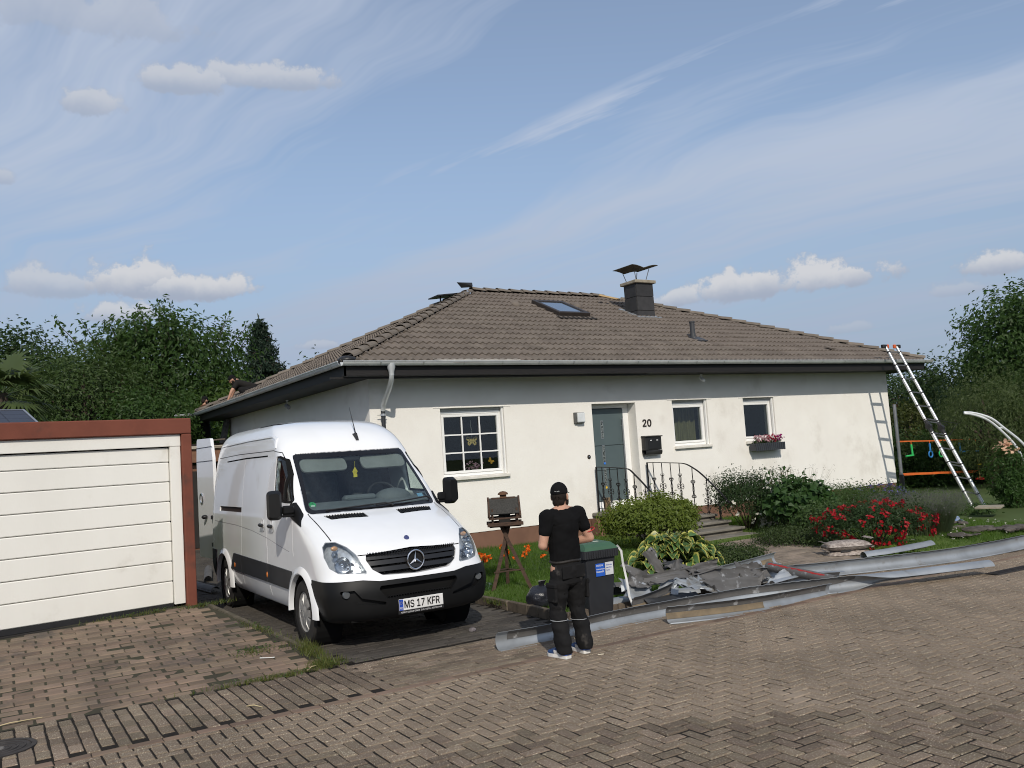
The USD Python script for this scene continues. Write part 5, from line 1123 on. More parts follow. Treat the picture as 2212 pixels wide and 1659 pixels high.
obj('mount', MB().lathe([(.03, 0), (.03, -.02), (.012, -.025), (.010, -.07)], 10), white_pvc, cm); obj('housing', MB().lathe([(0, .10), (.036, .09), (.042, .06), (.042, -.10), (.036, -.11), (0, -.10)], 16, (0, -.02, -.115), Ry(.5) @ Rx(2.2)), white_pvc, cm, smooth=40); obj('lens', MB().lathe([(0, -.118), (.026, -.116), (.028, -.10)], 14, (0, -.02, -.115), Ry(.5) @ Rx(2.2)), black_pl, cm)
cm2 = thing('security_camera', 'small camera under the left eave of the house', 'camera', (5.95, 19.4, 3.49)); obj('mount', MB().lathe([(.03, 0), (.03, -.02), (.012, -.025), (.010, -.10)], 10), white_pvc, cm2); obj('housing', MB().lathe([(0, .09), (.045, .08), (.05, -.09), (0, -.10)], 14, (0, -.03, -.15), Rx(1.9)), M('camera_grey', (.3, .3, .32), rough=.4), cm2, smooth=40)
# flower box
fb = thing('flower_box', 'dark slatted window box of red and pink flowers under the right-hand window', 'flower box', (16.42, YW, 1.62))
fbm = M('box_anthracite', (.040, .045, .052), (.03, .034, .04), rough=.5, scale=4)
obj('trough', MB().box((0, -.15, .085), (1.00, .20, .17), bev=.01), fbm, fb)
for k in range(15): obj('slat', MB().box((-.475 + k*.068, -.262, .085), (.052, .016, .185), bev=.005), fbm, fb)
obj('rail', MB().box((0, -.25, .155), (1.03, .012, .025)).box((0, -.25, .02), (1.03, .012, .025)), fbm, fb)
rg = np.random.default_rng(5)
c = np.c_[rg.uniform(-.46, .46, 240), rg.normal(-.16, .05, 240), .17 + rg.random(240)*.11]; v, f = leaf_quads(c, rg.normal(0, .6, (240, 3)) + [0, -.3, .5], .055, rg); obj('leaves', (v, f), leafM('box_leaf', (.06, .12, .03), (.03, .06, .015)), fb)
for nm, col, x0_, x1_, n_ in (('pale_blossoms', (.70, .42, .45), -.42, .02, 46), ('red_blossoms', (.45, .02, .06), -.02, .30, 40), ('magenta_blossoms', (.45, .02, .22), .28, .48, 26)):
    c = np.c_[rg.uniform(x0_, x1_, n_), rg.normal(-.19, .05, n_), .22 + rg.random(n_)*.14]; c = np.repeat(c, 5, 0) + rg.normal(0, .012, (n_*5, 3)); v, f = leaf_quads(c, rg.normal(0, .5, (n_*5, 3)) + [0, -.5, .4], .036, rg, aspect=.9); obj(nm, (v, f), leafM('petal_' + nm, col, tuple(q*.7 for q in col), trans=.25), fb)
# butterflies and pot behind the left window
def butterfly(label, loc, s, col, tilt=0.0):
    t = thing('butterfly_ornament', label, 'ornament', loc)
    m_ = M('wing_' + col, (.62, .44, .16) if col == 'straw' else (.70, .36, .05), rough=.7)
    up_w = np.array([(0.02, .05), (.25, .42), (.62, .62), (.86, .52), (.80, .22), (.52, .02), (.10, -.02)]); lo_w = np.array([(.02, -.02), (.5, -.04), (.66, -.2), (.62, -.46), (.40, -.58), (.2, -.38), (.04, -.1)])
    for sx in (-1, 1):
        for w_, holes in ((up_w, ((.45, .35, .09), (.65, .38, .08), (.38, .16, .07))), (lo_w, ((.40, -.2, .08), (.45, -.38, .07)))):
            p = shapely.Polygon(w_*[sx, 1]).buffer(.03)
            for hx_, hy_, r in holes: p = p - shapely.Point(sx*hx_, hy_).buffer(r)
            obj('wing', MB().prism(shapely.affinity.scale(p, s, s, origin=(0, 0)), .004, Ry(tilt) @ Rx(PI/2)), m_, t)
    obj('body', MB().tube([(0, 0, .3*s), (0, 0, -.42*s)], [.05*s, .035*s], 6).tube([(0, 0, .28*s), (.18*s, 0, .62*s)], .008*s*2, 4).tube([(0, 0, .28*s), (-.18*s, 0, .62*s)], .016*s, 4), m_, t)
    return t
b1 = butterfly('large straw-coloured butterfly hanging in the middle of the nine-paned window', (8.44, YW + .22, 2.25), .145, 'straw'); obj('thread', MB().tube([(0, 0, .05), (0, 0, .42)], .002, 4), inkw, b1)
butterfly('small orange butterfly in the lower right pane of the left window', (8.86, YW + .24, 1.83), .075, 'orange', .7)
pot = thing('orchid_pot', 'flowering pot plant on the inner sill of the nine-paned window', 'plant', (8.50, YW + .26, 1.56))
obj('pot', MB().lathe([(0, 0), (.06, 0), (.085, .11), (.075, .11), (.07, .09), (0, .09)], 16), M('pot_white', (.55, .55, .52), rough=.3), pot)
c = rg.normal(0, 1, (26, 3))*[.11, .03, .05] + [0, 0, .19]; v, f = leaf_quads(np.repeat(c, 4, 0) + rg.normal(0, .01, (104, 3)), rg.normal(0, .4, (104, 3)) + [0, -1, .2], .04, rg, aspect=.9); obj('blossom', (v, f), leafM('orchid', (.72, .66, .68), (.5, .3, .4), trans=.3), pot)
c = rg.normal(0, 1, (40, 3))*[.08, .03, .04] + [0, 0, .13]; v, f = leaf_quads(c, rg.normal(0, .6, (40, 3)), .06, rg); obj('foliage', (v, f), leafM('box_leaf', 0, 0), pot)
# ------------------------------------------------------------------ front steps and railings
stp = thing('front_steps', 'grey stone entrance steps leading down from the front door', 'steps', (0, 0, 0))
stone_m = M('step_stone', (.21, .195, .165), (.145, .135, .115), rough=.9, scale=4, bump=.002, bscale=70, stain=((.30, .28, .24), 9, .66, .74))
obj('landing', MB().box((11.93, 14.47, .545), (1.66, 1.42, .07), bev=.012), stone_m, stp); obj('landing_base', MB().box((12.0, 14.5, .24), (1.25, 1.3, .52)), M('base_dark', (.07, .06, .05), rough=.95, scale=3), stp)
for k in range(4):
    z = .445 - k*.115; y = 13.62 - k*.36 - .17
    if z > .06: obj('tread', MB().box((11.98, y, z - .02), (1.74, .42, .05), bev=.010), stone_m, stp); obj('riser', MB().box((11.98, y + .03, z/2 - .045), (1.68, .36, z - .0)), stone_m, stp)
obj('stringer', MB().add(*_hull([(11.06, 15.18, -.05), (11.16, 15.18, -.05), (11.06, 15.18, .46), (11.16, 15.18, .46), (11.06, 14.75, -.05), (11.16, 14.75, -.05), (11.06, 15.0, .46), (11.16, 15.0, .46)])), plinth_m, stp)
iron = M('wrought_iron', (.012, .012, .013), (.02, .018, .017), rough=.5, metallic=.3, scale=20)
def scroll(m, c, s, up_=1, side=1):
    t = np.linspace(0, 1, 12); a = t*1.65*PI; r = .034*s*(1 - .62*t)
    y = side*(.036*s - r*np.cos(a)) ; z = up_*(r*np.sin(a))
    m.tube(np.c_[np.full(12, c[0]), c[1] + y, c[2] + z], .0075, 4)
def railing(name, label, X, path, zb, ybal, feet, post_h):
    t = thing(name, label, 'railing', (0, 0, 0), 0, 'railings beside the front steps')
    P = np.array(path, float)
    d = np.r_[0, np.cumsum(np.linalg.norm(np.diff(P, axis=0), axis=1))]; sp = np.linspace(0, d[-1], 30); sm = np.c_[PchipInterpolator(d, P[:, 0])(sp), PchipInterpolator(d, P[:, 1])(sp)]
    obj('hand_rail', MB().sweep([(-.020, -.007), (.020, -.007), (.020, .007), (-.020, .007)], np.c_[np.full(30, X), sm]), iron, t)
    zlow = lambda y: zb(y)
    ys = np.linspace(sm[0, 0], sm[-1, 0], 40); obj('bottom_rail', MB().tube([(X, y, zlow(y)) for y in ys if y > feet], .008, 4), iron, t)
    obj('post', MB().box((X, path[0][0], (path[0][1] + post_h)/2), (.028, .028, path[0][1] - post_h)), iron, t)
    o = np.argsort(sm[:, 0]); zt_ = lambda y: float(np.interp(y, sm[o, 0], sm[o, 1]))
    for k, y in enumerate(ybal):
        b = obj('baluster', MB().tube([(X, y, zlow(y)), (X, y, zt_(y))], .010, 5), iron, t)
        h = zt_(y) - zlow(y); zc = zlow(y) + h*.42; m_ = MB()
        if k % 2:
            for side in (-1, 1):
                for up_ in (-1, 1):
                    scroll(m_, (X, y + side*.012, zc + up_*.012), 1.5, up_, side); th = np.linspace(0, 1, 10)
                    m_.tube(np.c_[np.full(10, X), y + side*.05*np.sin(th*PI)**.8*(1 - .35*th), zc + up_*(.06 + .19*th)], .0075, 4); scroll(m_, (X, y + side*.004, zc + up_*.25), .9, -up_, side)
            m_.tm(trimesh.creation.icosphere(1, .014), None, (X, y, zc))
        else:
            for up_ in (-1, 1):
                for side in (-1, 1): scroll(m_, (X, y + side*.004, zc + up_*.15), 1.05, up_, side); scroll(m_, (X, y + side*.004, zc + up_*.15), .8, -up_, side)
                m_.tm(trimesh.creation.icosphere(1, .012), None, (X, y, zc + up_*.15))
            th = np.linspace(-1, 1, 12)
            for side in (-1, 1): m_.tube(np.c_[np.full(12, X), y + side*(.010 + .022*np.abs(np.cos(th*PI*.9))), zc + th*.13], .0075, 4)
        obj('scrollwork', m_, iron, b)
    return t
zb1 = lambda y: .66 if y > 13.75 else .66 - (13.75 - y)*.62
railing('railing', 'black wrought iron railing left of the front steps', 11.25, [(15.12, 1.54), (14.6, 1.52), (14.05, 1.48), (13.8, 1.33), (13.4, 1.03), (12.95, .72)], zb1, [14.92, 14.66, 14.40, 14.14, 13.87, 13.55, 13.25], 12.95, .58)
railing('railing', 'black wrought iron railing right of the front steps', 12.66, [(15.12, 1.55), (14.5, 1.53), (13.95, 1.50), (13.6, 1.37), (13.2, 1.10), (12.70, .68)], zb1, [14.92, 14.64, 14.36, 14.08, 13.70, 13.30, 12.98], 12.75, .58)
obj('rail_foot', MB().box((11.25, 12.98, .35), (.022, .022, .78)), iron, stage.GetPrimAtPath('/World/railing')); obj('rail_foot', MB().box((12.66, 12.98, .35), (.022, .022, .70)), iron, stage.GetPrimAtPath('/World/railing_001'))
wl = M('log_wood', (.27, .19, .11), (.12, .09, .06), rough=.9, scale=9, stretch=(12, 12, 1.2)); 
for k, (xx, w_) in enumerate(((11.40, .12), (11.56, .10))): obj('split_log', MB().box((xx, 15.02, .73), (w_, .11, .30), Rz(.2*k), bev=.012), wl, label=('wider', 'narrower')[k] + ' split log standing beside the front door', cat='log', group='logs by the front door')
# ------------------------------------------------------------------ wheelie bin
bn = thing('wheelie_bin', 'dark grey wheelie bin with a green lid and a blue and white sticker', 'bin', (6.13, 8.50, 0), math.radians(-2))
bm_ = M('bin_grey', (.026, .0275, .031), (.019, .020, .023), rough=.55, spec=.3, scale=3, stain=((.07, .066, .06), 3.0, .66, .85)); gm = M('bin_green', (.045, .105, .060), (.035, .085, .048), rough=.5, scale=3)
def frust(x0, y0, z0, x1, y1, z1, b=.03):
    P = []
    for hx_, hy_, z in ((x0, y0, z0), (x1, y1, z1)):
        for sx in (-1, 1):
            for sy in (-1, 1): P += [(sx*(hx_ - b), sy*hy_, z), (sx*hx_, sy*(hy_ - b), z), (sx*(hx_ - b*.3), sy*(hy_ - b*.3), z)]
    return _hull(P)
obj('body', MB().add(*frust(.165, .185, .02, .215, .235, .70)), bm_, bn, smooth=30)
obj('rim', MB().add(*frust(.245, .265, .675, .25, .27, .765, .035)), bm_, bn)
for k in range(14): obj('rim_rib', MB().box((-.215 + k*.033, -.272, .72), (.008, .008, .07)), bm_, bn)
lid = [(sx*x, y, z) for sx in (-1, 1) for x, y, z in ((.235, -.26, .765), (.235, .25, .775), (.21, -.24, .800), (.19, -.18, .835), (.18, .20, .850), (.21, .24, .82))]
lo_ = obj('lid', MB().add(*_hull(lid)), gm, bn, smooth=25); obj('handle', MB().tube([(-.14, .27, .80), (-.14, .31, .82), (.14, .31, .82), (.14, .27, .80)], .014, 8), bm_, lo_); obj('lid_label', MB().box((.06, -.02, .845), (.075, .03, .003), Rx(.04)), M('pale_label', (.55, .6, .5), rough=.6), lo_)
st_b = obj('blue_sticker', MB().box((-.015, -.2275, .535), (.125, .003, .145), Rx(-.0)), M('sticker_blue_bin', (.025, .11, .50), rough=.4), bn); st_w = obj('white_sticker', MB().box((.112, -.2275, .54), (.112, .003, .145)), M('sticker_white_bin', (.62, .63, .64), rough=.4), bn)
TF = np.array([[1., 0, 0], [0, 0, -1.], [0, 1, 0]])
for q, s_ in enumerate(('WOCHE', 'Abfallwirtschaft', 'Restmüll')): obj('lettering', MB().tm(meshkit.text_mesh(s_, (.018, .0115, .018)[q], .001, True), TF, (-.070, -.2292, (.575, .537, .505)[q])), inkw, st_b)
for q, s_ in enumerate(('Abfuhrtag', 'beachten', 'Danke')): obj('lettering', MB().tm(meshkit.text_mesh(s_, .0135, .001, True), TF, (.065, -.2292, .575 - .03*q)), M('sticker_ink', (.08, .12, .4)), st_w)
for sx in (-1, 1): obj('wheel', MB().lathe([(.03, -.025), (.085, -.025), (.095, -.01), (.095, .01), (.085, .025), (.03, .025)], 20, (sx*.20, .19, .095), Ry(PI/2)), rubber, bn, smooth=30)
obj('axle', MB().tube([(-.2, .19, .095), (.2, .19, .095)], .012, 6), black_pl, bn)
obj('white_strap', MB().sweep([(-.013, -.0015), (.013, -.0015), (.013, .0015), (-.013, .0015)], [(6.37, 8.27, .79), (6.405, 8.24, .72), (6.40, 8.22, .60), (6.42, 8.20, .40), (6.42, 8.17, .2), (6.43, 8.12, .08)], upv=(1, .3, 0.05), roll=[0, .5, .2, .9, .4, .1]), M('strap_white', (.68, .68, .66), rough=.6), label='white strap hanging from the rim of the wheelie bin to the ground', cat='strap')
# ------------------------------------------------------------------ bird feeder
bf = thing('bird_table', 'brown wooden bird table with a pitched roof on crossed legs', 'bird table', (6.30, 10.70, .07), math.radians(-28))
wm_ = M('old_brown_wood', (.085, .052, .036), (.045, .030, .023), rough=.85, scale=6, stretch=(3, 3, 12)); felt_m = M('roof_felt_grey', (.06, .058, .053), (.035, .034, .031), rough=.95, scale=50)
for k, (a, b) in enumerate((((-.23, -.2, 0), (.05, .02, .86)), ((.30, -.18, 0), (-.05, -.02, .86)), ((.0, .28, 0), (.0, .05, .86)))): obj('leg', MB().sweep([(-.024, -.016), (.024, -.016), (.024, .016), (-.024, .016)], [a, b], upv=(0, 1, .1)), wm_, bf)
for a, b in (((-.2, -.15, .25), (.23, -.13, .27)), ((.2, -.13, .25), (.02, .22, .24)), ((-.16, -.13, .27), (.0, .2, .25))): obj('brace', MB().sweep([(-.016, -.008), (.016, -.008), (.016, .008), (-.016, .008)], [a, b], upv=(0, 0, 1)), wm_, bf)
obj('tray', MB().box((0, 0, .88), (.44, .36, .03), bev=.004), wm_, bf)
for q in ((0, -.19, .44, .02), (0, .19, .44, .02)): obj('tray_rail', MB().box((q[0], q[1], .905), (.50, .022, .05), bev=.004).box((q[0], q[1], .985), (.46, .016, .026), bev=.004), wm_, bf)
for sx in (-1, 1): obj('tray_rail', MB().box((sx*.225, 0, .905), (.022, .36, .05), bev=.004), wm_, bf)
for sx in (-1, 1):
    for sy in (-1, 1): obj('post', MB().box((sx*.17, sy*.14, 1.0), (.024, .024, .24)), wm_, bf)
obj('feeder_core', MB().box((0, 0, .99), (.16, .14, .19), bev=.01), dark, bf)
for sy in (-1, 1): obj('roof_slope', MB().box((0, 0, 0), (.42, .27, .022), Rx(-sy*.92), (0, sy*.085, 1.150)), felt_m, bf)
for sx in (-1, 1):
    for sy in (-1, 1): obj('barge_board', MB().box((0, 0, 0), (.026, .34, .045), Rx(-sy*.92), (sx*.215, sy*.10, 1.135), bev=.004), wm_, bf)
obj('ridge_board', MB().box((0, 0, 1.255), (.34, .05, .03), bev=.006), wm_, bf); obj('chimney_cap', MB().box((0, 0, 1.285), (.09, .07, .05)).lathe([(.075, -.0), (.068, .022), (.04, .042), (0, .05)], 14, (0, 0, 1.305)), M('cap_brown', (.14, .075, .042), (.09, .05, .03), rough=.8), bf)
# ------------------------------------------------------------------ old gutters and scrap on the street edge
zold = zincM('old_zinc', (.40, .425, .445), .45, .55, 2.0, stain=((.23, .215, .19), 5, .58, .72)); zdull = zincM('dull_zinc', (.145, .14, .135), .6, .3, 3.0, stain=((.36, .365, .37), 7, .57, .70)); zrust = M('silt_inside', (.20, .155, .10), (.13, .105, .075), rough=.9, scale=6)
def prof(r=.085, open_=1.0, t=.003, bead=.011, k=15):
    a = np.linspace(PI*1.02, 2*PI, k); o = np.c_[r*open_*np.cos(a), r*np.sin(a)]; i_ = o[::-1]*(1 - t/r)
    b = np.linspace(-PI/2, 1.3*PI, 7); return np.concatenate([o, np.c_[r*open_ + bead*np.cos(b), bead*np.sin(b)], i_])
def spl(P, n):
    P = np.array(P, float); d = np.r_[0, np.cumsum(np.linalg.norm(np.diff(P, axis=0), axis=1))]; s = np.linspace(0, d[-1], n); return np.stack([PchipInterpolator(d, P[:, k])(s) for k in range(P.shape[1])], 1)
def old_gutter(label, P, rolls, r=.085, mat=None, n=30, open_=1.0, joints=(), silt=None, wob=.004, flip=1):
    S = spl(np.c_[np.array(P, float), rolls], n); pts, rl = S[:, :3].copy(), -S[:, 3]
    w_ = np.random.default_rng(int(abs(P[0][0])*100)); pts += np.cumsum(w_.normal(0, wob*.3, (n, 3)), 0)*[.3, 1, .6]
    t = thing('old_gutter', label, 'gutter', (0, 0, 0), 0); pf = prof(r, open_)*[flip, 1]
    if flip < 0: pf = pf[::-1]
    obj('channel', MB().sweep(pf, pts, roll=rl), mat or zold, t, smooth=40)
    for f_ in joints:
        k = int(f_*(n - 1)); k = min(max(k, 1), n - 2); seg = pts[[k, k + 1]]; seg = np.array([seg[0], seg[0] + unit(seg[1] - seg[0])*.02]); obj('joint', MB().sweep(pf*1.03, seg, roll=rl[[k, k]]), zdull, t)
    for (fa, fb, a0, a1, mt, nm) in silt or ():
        ka, kb = int(fa*(n - 1)), int(fb*(n - 1)); an = np.linspace(PI*a0, PI*a1, 7); q = np.c_[(r - .006)*open_*np.cos(an)*flip, (r - .006)*np.sin(an)]; q = np.concatenate([q, q[::-1]*[1, .94]])[::-1]
        obj(nm, MB().sweep(q, pts[ka:kb + 1], roll=rl[ka:kb + 1]), mt, t, smooth=40)
    return t
# roll: 0 opens upward, positive leans the opening towards the street side
old_gutter('long old zinc gutter in front of the wheelie bin, lying open towards the street', [(4.38, 7.70, .085), (5.2, 7.68, .075), (5.9, 7.72, .08), (7.55, 7.62, .085), (8.7, 7.26, .09), (9.6, 6.95, .09), (11.0, 6.58, .085)], [1.40, 1.38, 1.36, 1.36, 1.30, 2.9, 3.0], .088, n=60, joints=(.52, .60, .34), open_=1.05, silt=((.02, .68, 1.02, 1.46, zdull, 'weathered_band'),))
old_gutter('shorter gutter with brown silt inside, lying in front of the long one', [(6.30, 7.36, .10), (6.9, 7.20, .085), (7.6, 7.12, .07), (8.75, 7.16, .05)], [1.36, 1.36, 1.34, 1.2], .090, silt=((.01, .97, 1.02, 1.38, zdull, 'weathered_band'), (.02, .55, 1.40, 1.66, zrust, 'silt')), n=30)
old_gutter('long pale gutter running to the right photo edge along the lawn', [(8.1, 8.36, .16), (8.9, 8.20, .14), (9.8, 8.02, .11), (11.6, 7.55, .10), (12.6, 7.42, .11), (13.6, 7.36, .13), (15.4, 6.95, .20)], [1.35, 1.35, 1.35, 1.32, 1.3, 1.25, 1.3], .095, n=50, joints=(.58, .72, .12), silt=((.05, .98, 1.02, 1.16, zdull, 'weathered_band'),))
old_gutter('gutter propped up behind the scrap heap with its far end raised', [(7.9, 8.78, .15), (8.6, 8.75, .18), (9.56, 8.74, .24)], [1.3, 1.3, 1.25], .085, silt=((.4, .97, 1.40, 1.66, zrust, 'silt'),))
old_gutter('dented gutter length behind the long pale one, beside the gravel bags', [(11.1, 8.52, .07), (11.7, 8.36, .09), (12.35, 8.25, .12)], [3.0, 3.0, 2.9], .085)
old_gutter('gutter end with brown silt sticking out of the scrap heap', [(6.40, 8.00, .10), (6.75, 8.02, .13), (7.15, 8.10, .19)], [1.35, 1.25, 1.1], .115, silt=((.03, .97, 1.02, 1.40, zdull, 'weathered_band'), (.03, .97, 1.42, 1.72, zrust, 'silt')), n=16)
old_gutter('gutter piece behind the wheelie bin at the left end of the heap', [(6.3, 8.72, .20), (6.8, 8.70, .17), (7.3, 8.72, .12)], [2.6, 2.6, 2.6], .10, zdull)
old_gutter('pale gutter sheet lying under the heap beside the bin', [(6.25, 8.45, .075), (6.9, 8.42, .07), (7.6, 8.30, .06)], [2.9, 3.0, 3.0], .085)
old_gutter('narrow gutter offcut between the long gutters', [(8.45, 7.86, .07), (9.1, 7.80, .09), (9.6, 7.72, .06)], [2.5, 2.3, 2.2], .07)
pp = thing('downpipe_length', 'grey pipe with a red paint stripe lying across the gutters', 'pipe', (0, 0, 0))
pa, pb = np.array([8.86, 8.30, .235]), np.array([8.93, 7.30, .125]); obj('tube', MB().tube(np.linspace(pa, pb, 12), .062, 20), zdull, pp, smooth=40)
rs = MB(); tdir = unit(pb - pa); upn = unit(np.array([-.62, -.45, .80]) - tdir*(tdir @ np.array([-.62, -.45, .80]))); sdn = np.cross(tdir, upn); ww = np.random.default_rng(3)
tt = np.linspace(.04, .88, 26); lo_a = -.18 + ww.normal(0, .06, 26); hi_a = .18 + ww.normal(0, .09, 26)
V_ = []
for k in range(26):
    for a in (lo_a[k], (lo_a[k] + hi_a[k])/2, hi_a[k]): V_.append(pa + (pb - pa)*tt[k] + .0628*(math.cos(a)*upn + math.sin(a)*sdn))
i = np.arange(25); fs = np.concatenate([np.stack([3*i + q, 3*i + q + 1, 3*i + q + 4, 3*i + q + 3], 1) for q in (0, 1)]); obj('paint_stripe', (np.array(V_), fs), M('red_paint', (.34, .028, .022), (.24, .02, .018), rough=.6, scale=20), pp)
pp2 = thing('downpipe_length', 'plain grey pipe end lying inside the propped gutter', 'pipe', (0, 0, 0)); obj('tube', MB().tube([(8.30, 8.62, .15), (9.02, 8.60, .22)], .058, 18), zold, pp2, smooth=40); obj('socket', MB().tube([(8.92, 8.603, .21), (8.95, 8.602, .213)], .062, 18), zold, pp2)
obj('plastic_tube', MB().tube([(6.30, 8.10, .035), (6.50, 8.06, .055)], .022, 10), M('tube_pinkish', (.62, .52, .47), rough=.5), label='short pale plastic tube under the gutter end beside the strap', cat='tube')
def scrap(label, quad, mat=None, crumple=.018, seed=1, curl=0.0, n=9, jag=.02):
    q = np.array(quad, float); u_, v_ = np.meshgrid(np.linspace(0, 1, n), np.linspace(0, 1, n), indexing='ij'); r_ = np.random.default_rng(seed)
    P = ((1 - u_)*(1 - v_))[..., None]*q[0] + (u_*(1 - v_))[..., None]*q[1] + (u_*v_)[..., None]*q[2] + ((1 - u_)*v_)[..., None]*q[3]
    nrm = unit(np.cross(q[1] - q[0], q[3] - q[0])); nrm = nrm if nrm[1] < 0 else -nrm
    nz = meshkit.fbm(np.stack([u_*3 + seed*7, v_*3, 0*u_], -1), 3, seed) - .5
    P = P + nrm*((nz*2*crumple) + curl*((v_ - .5)**2*4 - .3))[..., None]
    P[0] += r_.normal(0, jag, (n, 3)); P[-1] += r_.normal(0, jag, (n, 3)); P[:, 0] += r_.normal(0, jag*.4, (n, 3)); P[:, -1] += r_.normal(0, jag*.4, (n, 3))
    P[..., 2] = np.maximum(P[..., 2], .012)
    V = np.concatenate([P.reshape(-1, 3), P.reshape(-1, 3) - nrm*.003]); m_ = n*n; idx = np.arange(m_).reshape(n, n)
    f = np.stack([idx[:-1, :-1], idx[1:, :-1], idx[1:, 1:], idx[:-1, 1:]], -1).reshape(-1, 4)
    return obj('sheet_scrap', (V, np.concatenate([f, f[:, ::-1] + m_])), mat or zdull, smooth=50, label=label, cat='scrap metal')
scrap('upright strip of dark sheet metal leaning at the back of the heap', [(7.11, 8.68, 0.599), (7.22, 8.66, 0.65), (7.43, 8.6, 0.24), (7.31, 8.62, 0.215)], crumple=.012, seed=2)
scrap('ribbed strip of sheet metal lying at the left of the heap', [(6.69, 8.62, 0.535), (7.26, 8.5, 0.253), (7.2, 8.42, 0.189), (6.69, 8.55, 0.407)], seed=3)
scrap('pale flat sheet offcut behind the bin strap', [(6.41, 8.34, 0.368), (6.8, 8.28, 0.33), (6.78, 8.18, 0.138), (6.4, 8.22, 0.176)], zold, seed=4, curl=.02)
scrap('bent bright sheet standing in the middle of the heap', [(6.88, 8.24, 0.164), (7.05, 8.3, 0.292), (7.3, 8.3, 0.292), (7.12, 8.1, 0.138)], zold, .03, 5)
scrap('tall bent sheet metal peak at the back of the heap', [(7.16, 8.3, 0.228), (7.25, 8.38, 0.432), (7.45, 8.42, 0.496), (7.46, 8.28, 0.215)], None, .03, 6)
scrap('twisted dark flap beside the peak of the heap', [(7.37, 8.3, 0.445), (7.6, 8.28, 0.381), (7.62, 8.2, 0.176), (7.44, 8.22, 0.317)], None, .03, 7, .02)
scrap('large brown-grey gutter sheet lying flat on top of the heap', [(7.52, 8.24, 0.356), (8.5, 8.22, 0.266), (8.48, 8.14, 0.112), (7.58, 8.14, 0.176)], zdull, .014, 8, .03, 13)
scrap('torn gutter sheet at the front right of the heap', [(7.26, 7.96, 0.292), (8.34, 7.92, 0.202), (8.26, 7.84, 0.048), (7.6, 7.84, 0.061)], zdull, .018, 9, .03, 13, .03)
scrap('torn bright gutter skin at the front of the heap', [(6.94, 8.0, 0.356), (7.32, 7.97, 0.279), (7.64, 7.88, 0.087), (6.99, 7.92, 0.24)], zold, .03, 10, .03, 11, .03)
scrap('small dark sheet corner rising at the very back of the heap', [(7.36, 8.62, 0.458), (7.66, 8.6, 0.445), (7.63, 8.56, 0.343), (7.36, 8.58, 0.394)], M('dark_sheet', (.05, .052, .055), rough=.5, metallic=.4), .01, 11)
scrap('dark crumpled sheet in the gap under the heap', [(6.55, 8.05, 0.138), (7.0, 8.25, 0.164), (7.55, 8.0, 0.074), (6.9, 7.9, 0.036)], M('dark_sheet', 0), .02, 12)
scrap('jagged sheet edge showing between heap and pipe', [(8.4, 7.95, 0.087), (8.75, 7.98, 0.228), (8.95, 7.9, 0.202), (8.62, 7.85, 0.048)], zold, .015, 13)
scrap('long twisted strip of grey sheet crossing the top of the heap', [(6.75, 8.30, .36), (7.9, 8.26, .43), (7.92, 8.18, .33), (6.78, 8.22, .27)], zdull, .05, 31, .02, 13, .02)
scrap('curled dark sheet at the right end of the heap', [(8.2, 8.3, .34), (8.75, 8.3, .28), (8.78, 8.16, .10), (8.25, 8.12, .12)], zdull, .05, 32, .06, 11, .03)
scrap('bright creased offcut low at the front of the heap', [(7.5, 7.98, .16), (7.95, 7.95, .19), (7.98, 7.88, .04), (7.55, 7.88, .03)], zold, .05, 33, .02, 11, .03)
scrap('small crumpled sheet piece behind the bin strap', [(6.5, 8.30, .40), (6.8, 8.32, .44), (6.86, 8.24, .25), (6.55, 8.2, .24)], zdull, .05, 34, .04)
# bags of gravel
bgm = M('gravel_bag', (.38, .33, .29), (.20, .165, .145), rough=.6, scale=22, detail=6, bump=.006, bscale=55, lo=.42, hi=.58)
for k, (loc, rz, lab) in enumerate((((11.33, 8.98, .07), -.55, 'lower gravel bag of the pair by the red roses'), ((11.31, 8.97, .20), -.50, 'upper gravel bag of the pair by the red roses'))):
    u_, v_ = np.meshgrid(np.linspace(-1, 1, 25), np.linspace(-1, 1, 15), indexing='ij'); h_ = .082*((1 - np.abs(u_)**3.2)*(1 - np.abs(v_)**2.6))**.5 + .006*(meshkit.fbm(np.stack([u_*5 + k, v_*3, 0*u_], -1), 3) - .5)
    x_, y_ = u_*.35*(1 - .06*v_**2), v_*.20*(1 - .10*np.abs(u_)**3); top_ = np.stack([x_, y_, np.maximum(h_, .004)], -1).reshape(-1, 3); bot_ = np.stack([x_, y_, -np.maximum(h_, .004)*.85], -1).reshape(-1, 3); idx = np.arange(25*15).reshape(25, 15)
    f = np.stack([idx[:-1, :-1], idx[1:, :-1], idx[1:, 1:], idx[:-1, 1:]], -1).reshape(-1, 4); t = thing('gravel_bag', lab, 'bag', loc, rz); obj('sack', (np.concatenate([top_, bot_]), np.concatenate([f, f[:, ::-1] + 375])), bgm, t, smooth=True)
    obj('seam', MB().box((-.355, 0, 0), (.05, .30, .006), Ry(.2)).box((.355, 0, 0), (.05, .30, .006), Ry(-.3)), bgm, t)
    obj('printed_label', MB().box((-.08, -.15, .043), (.15, .06, .003), Rx(.62)), M('bag_print', (.05, .05, .05), rough=.5), t)
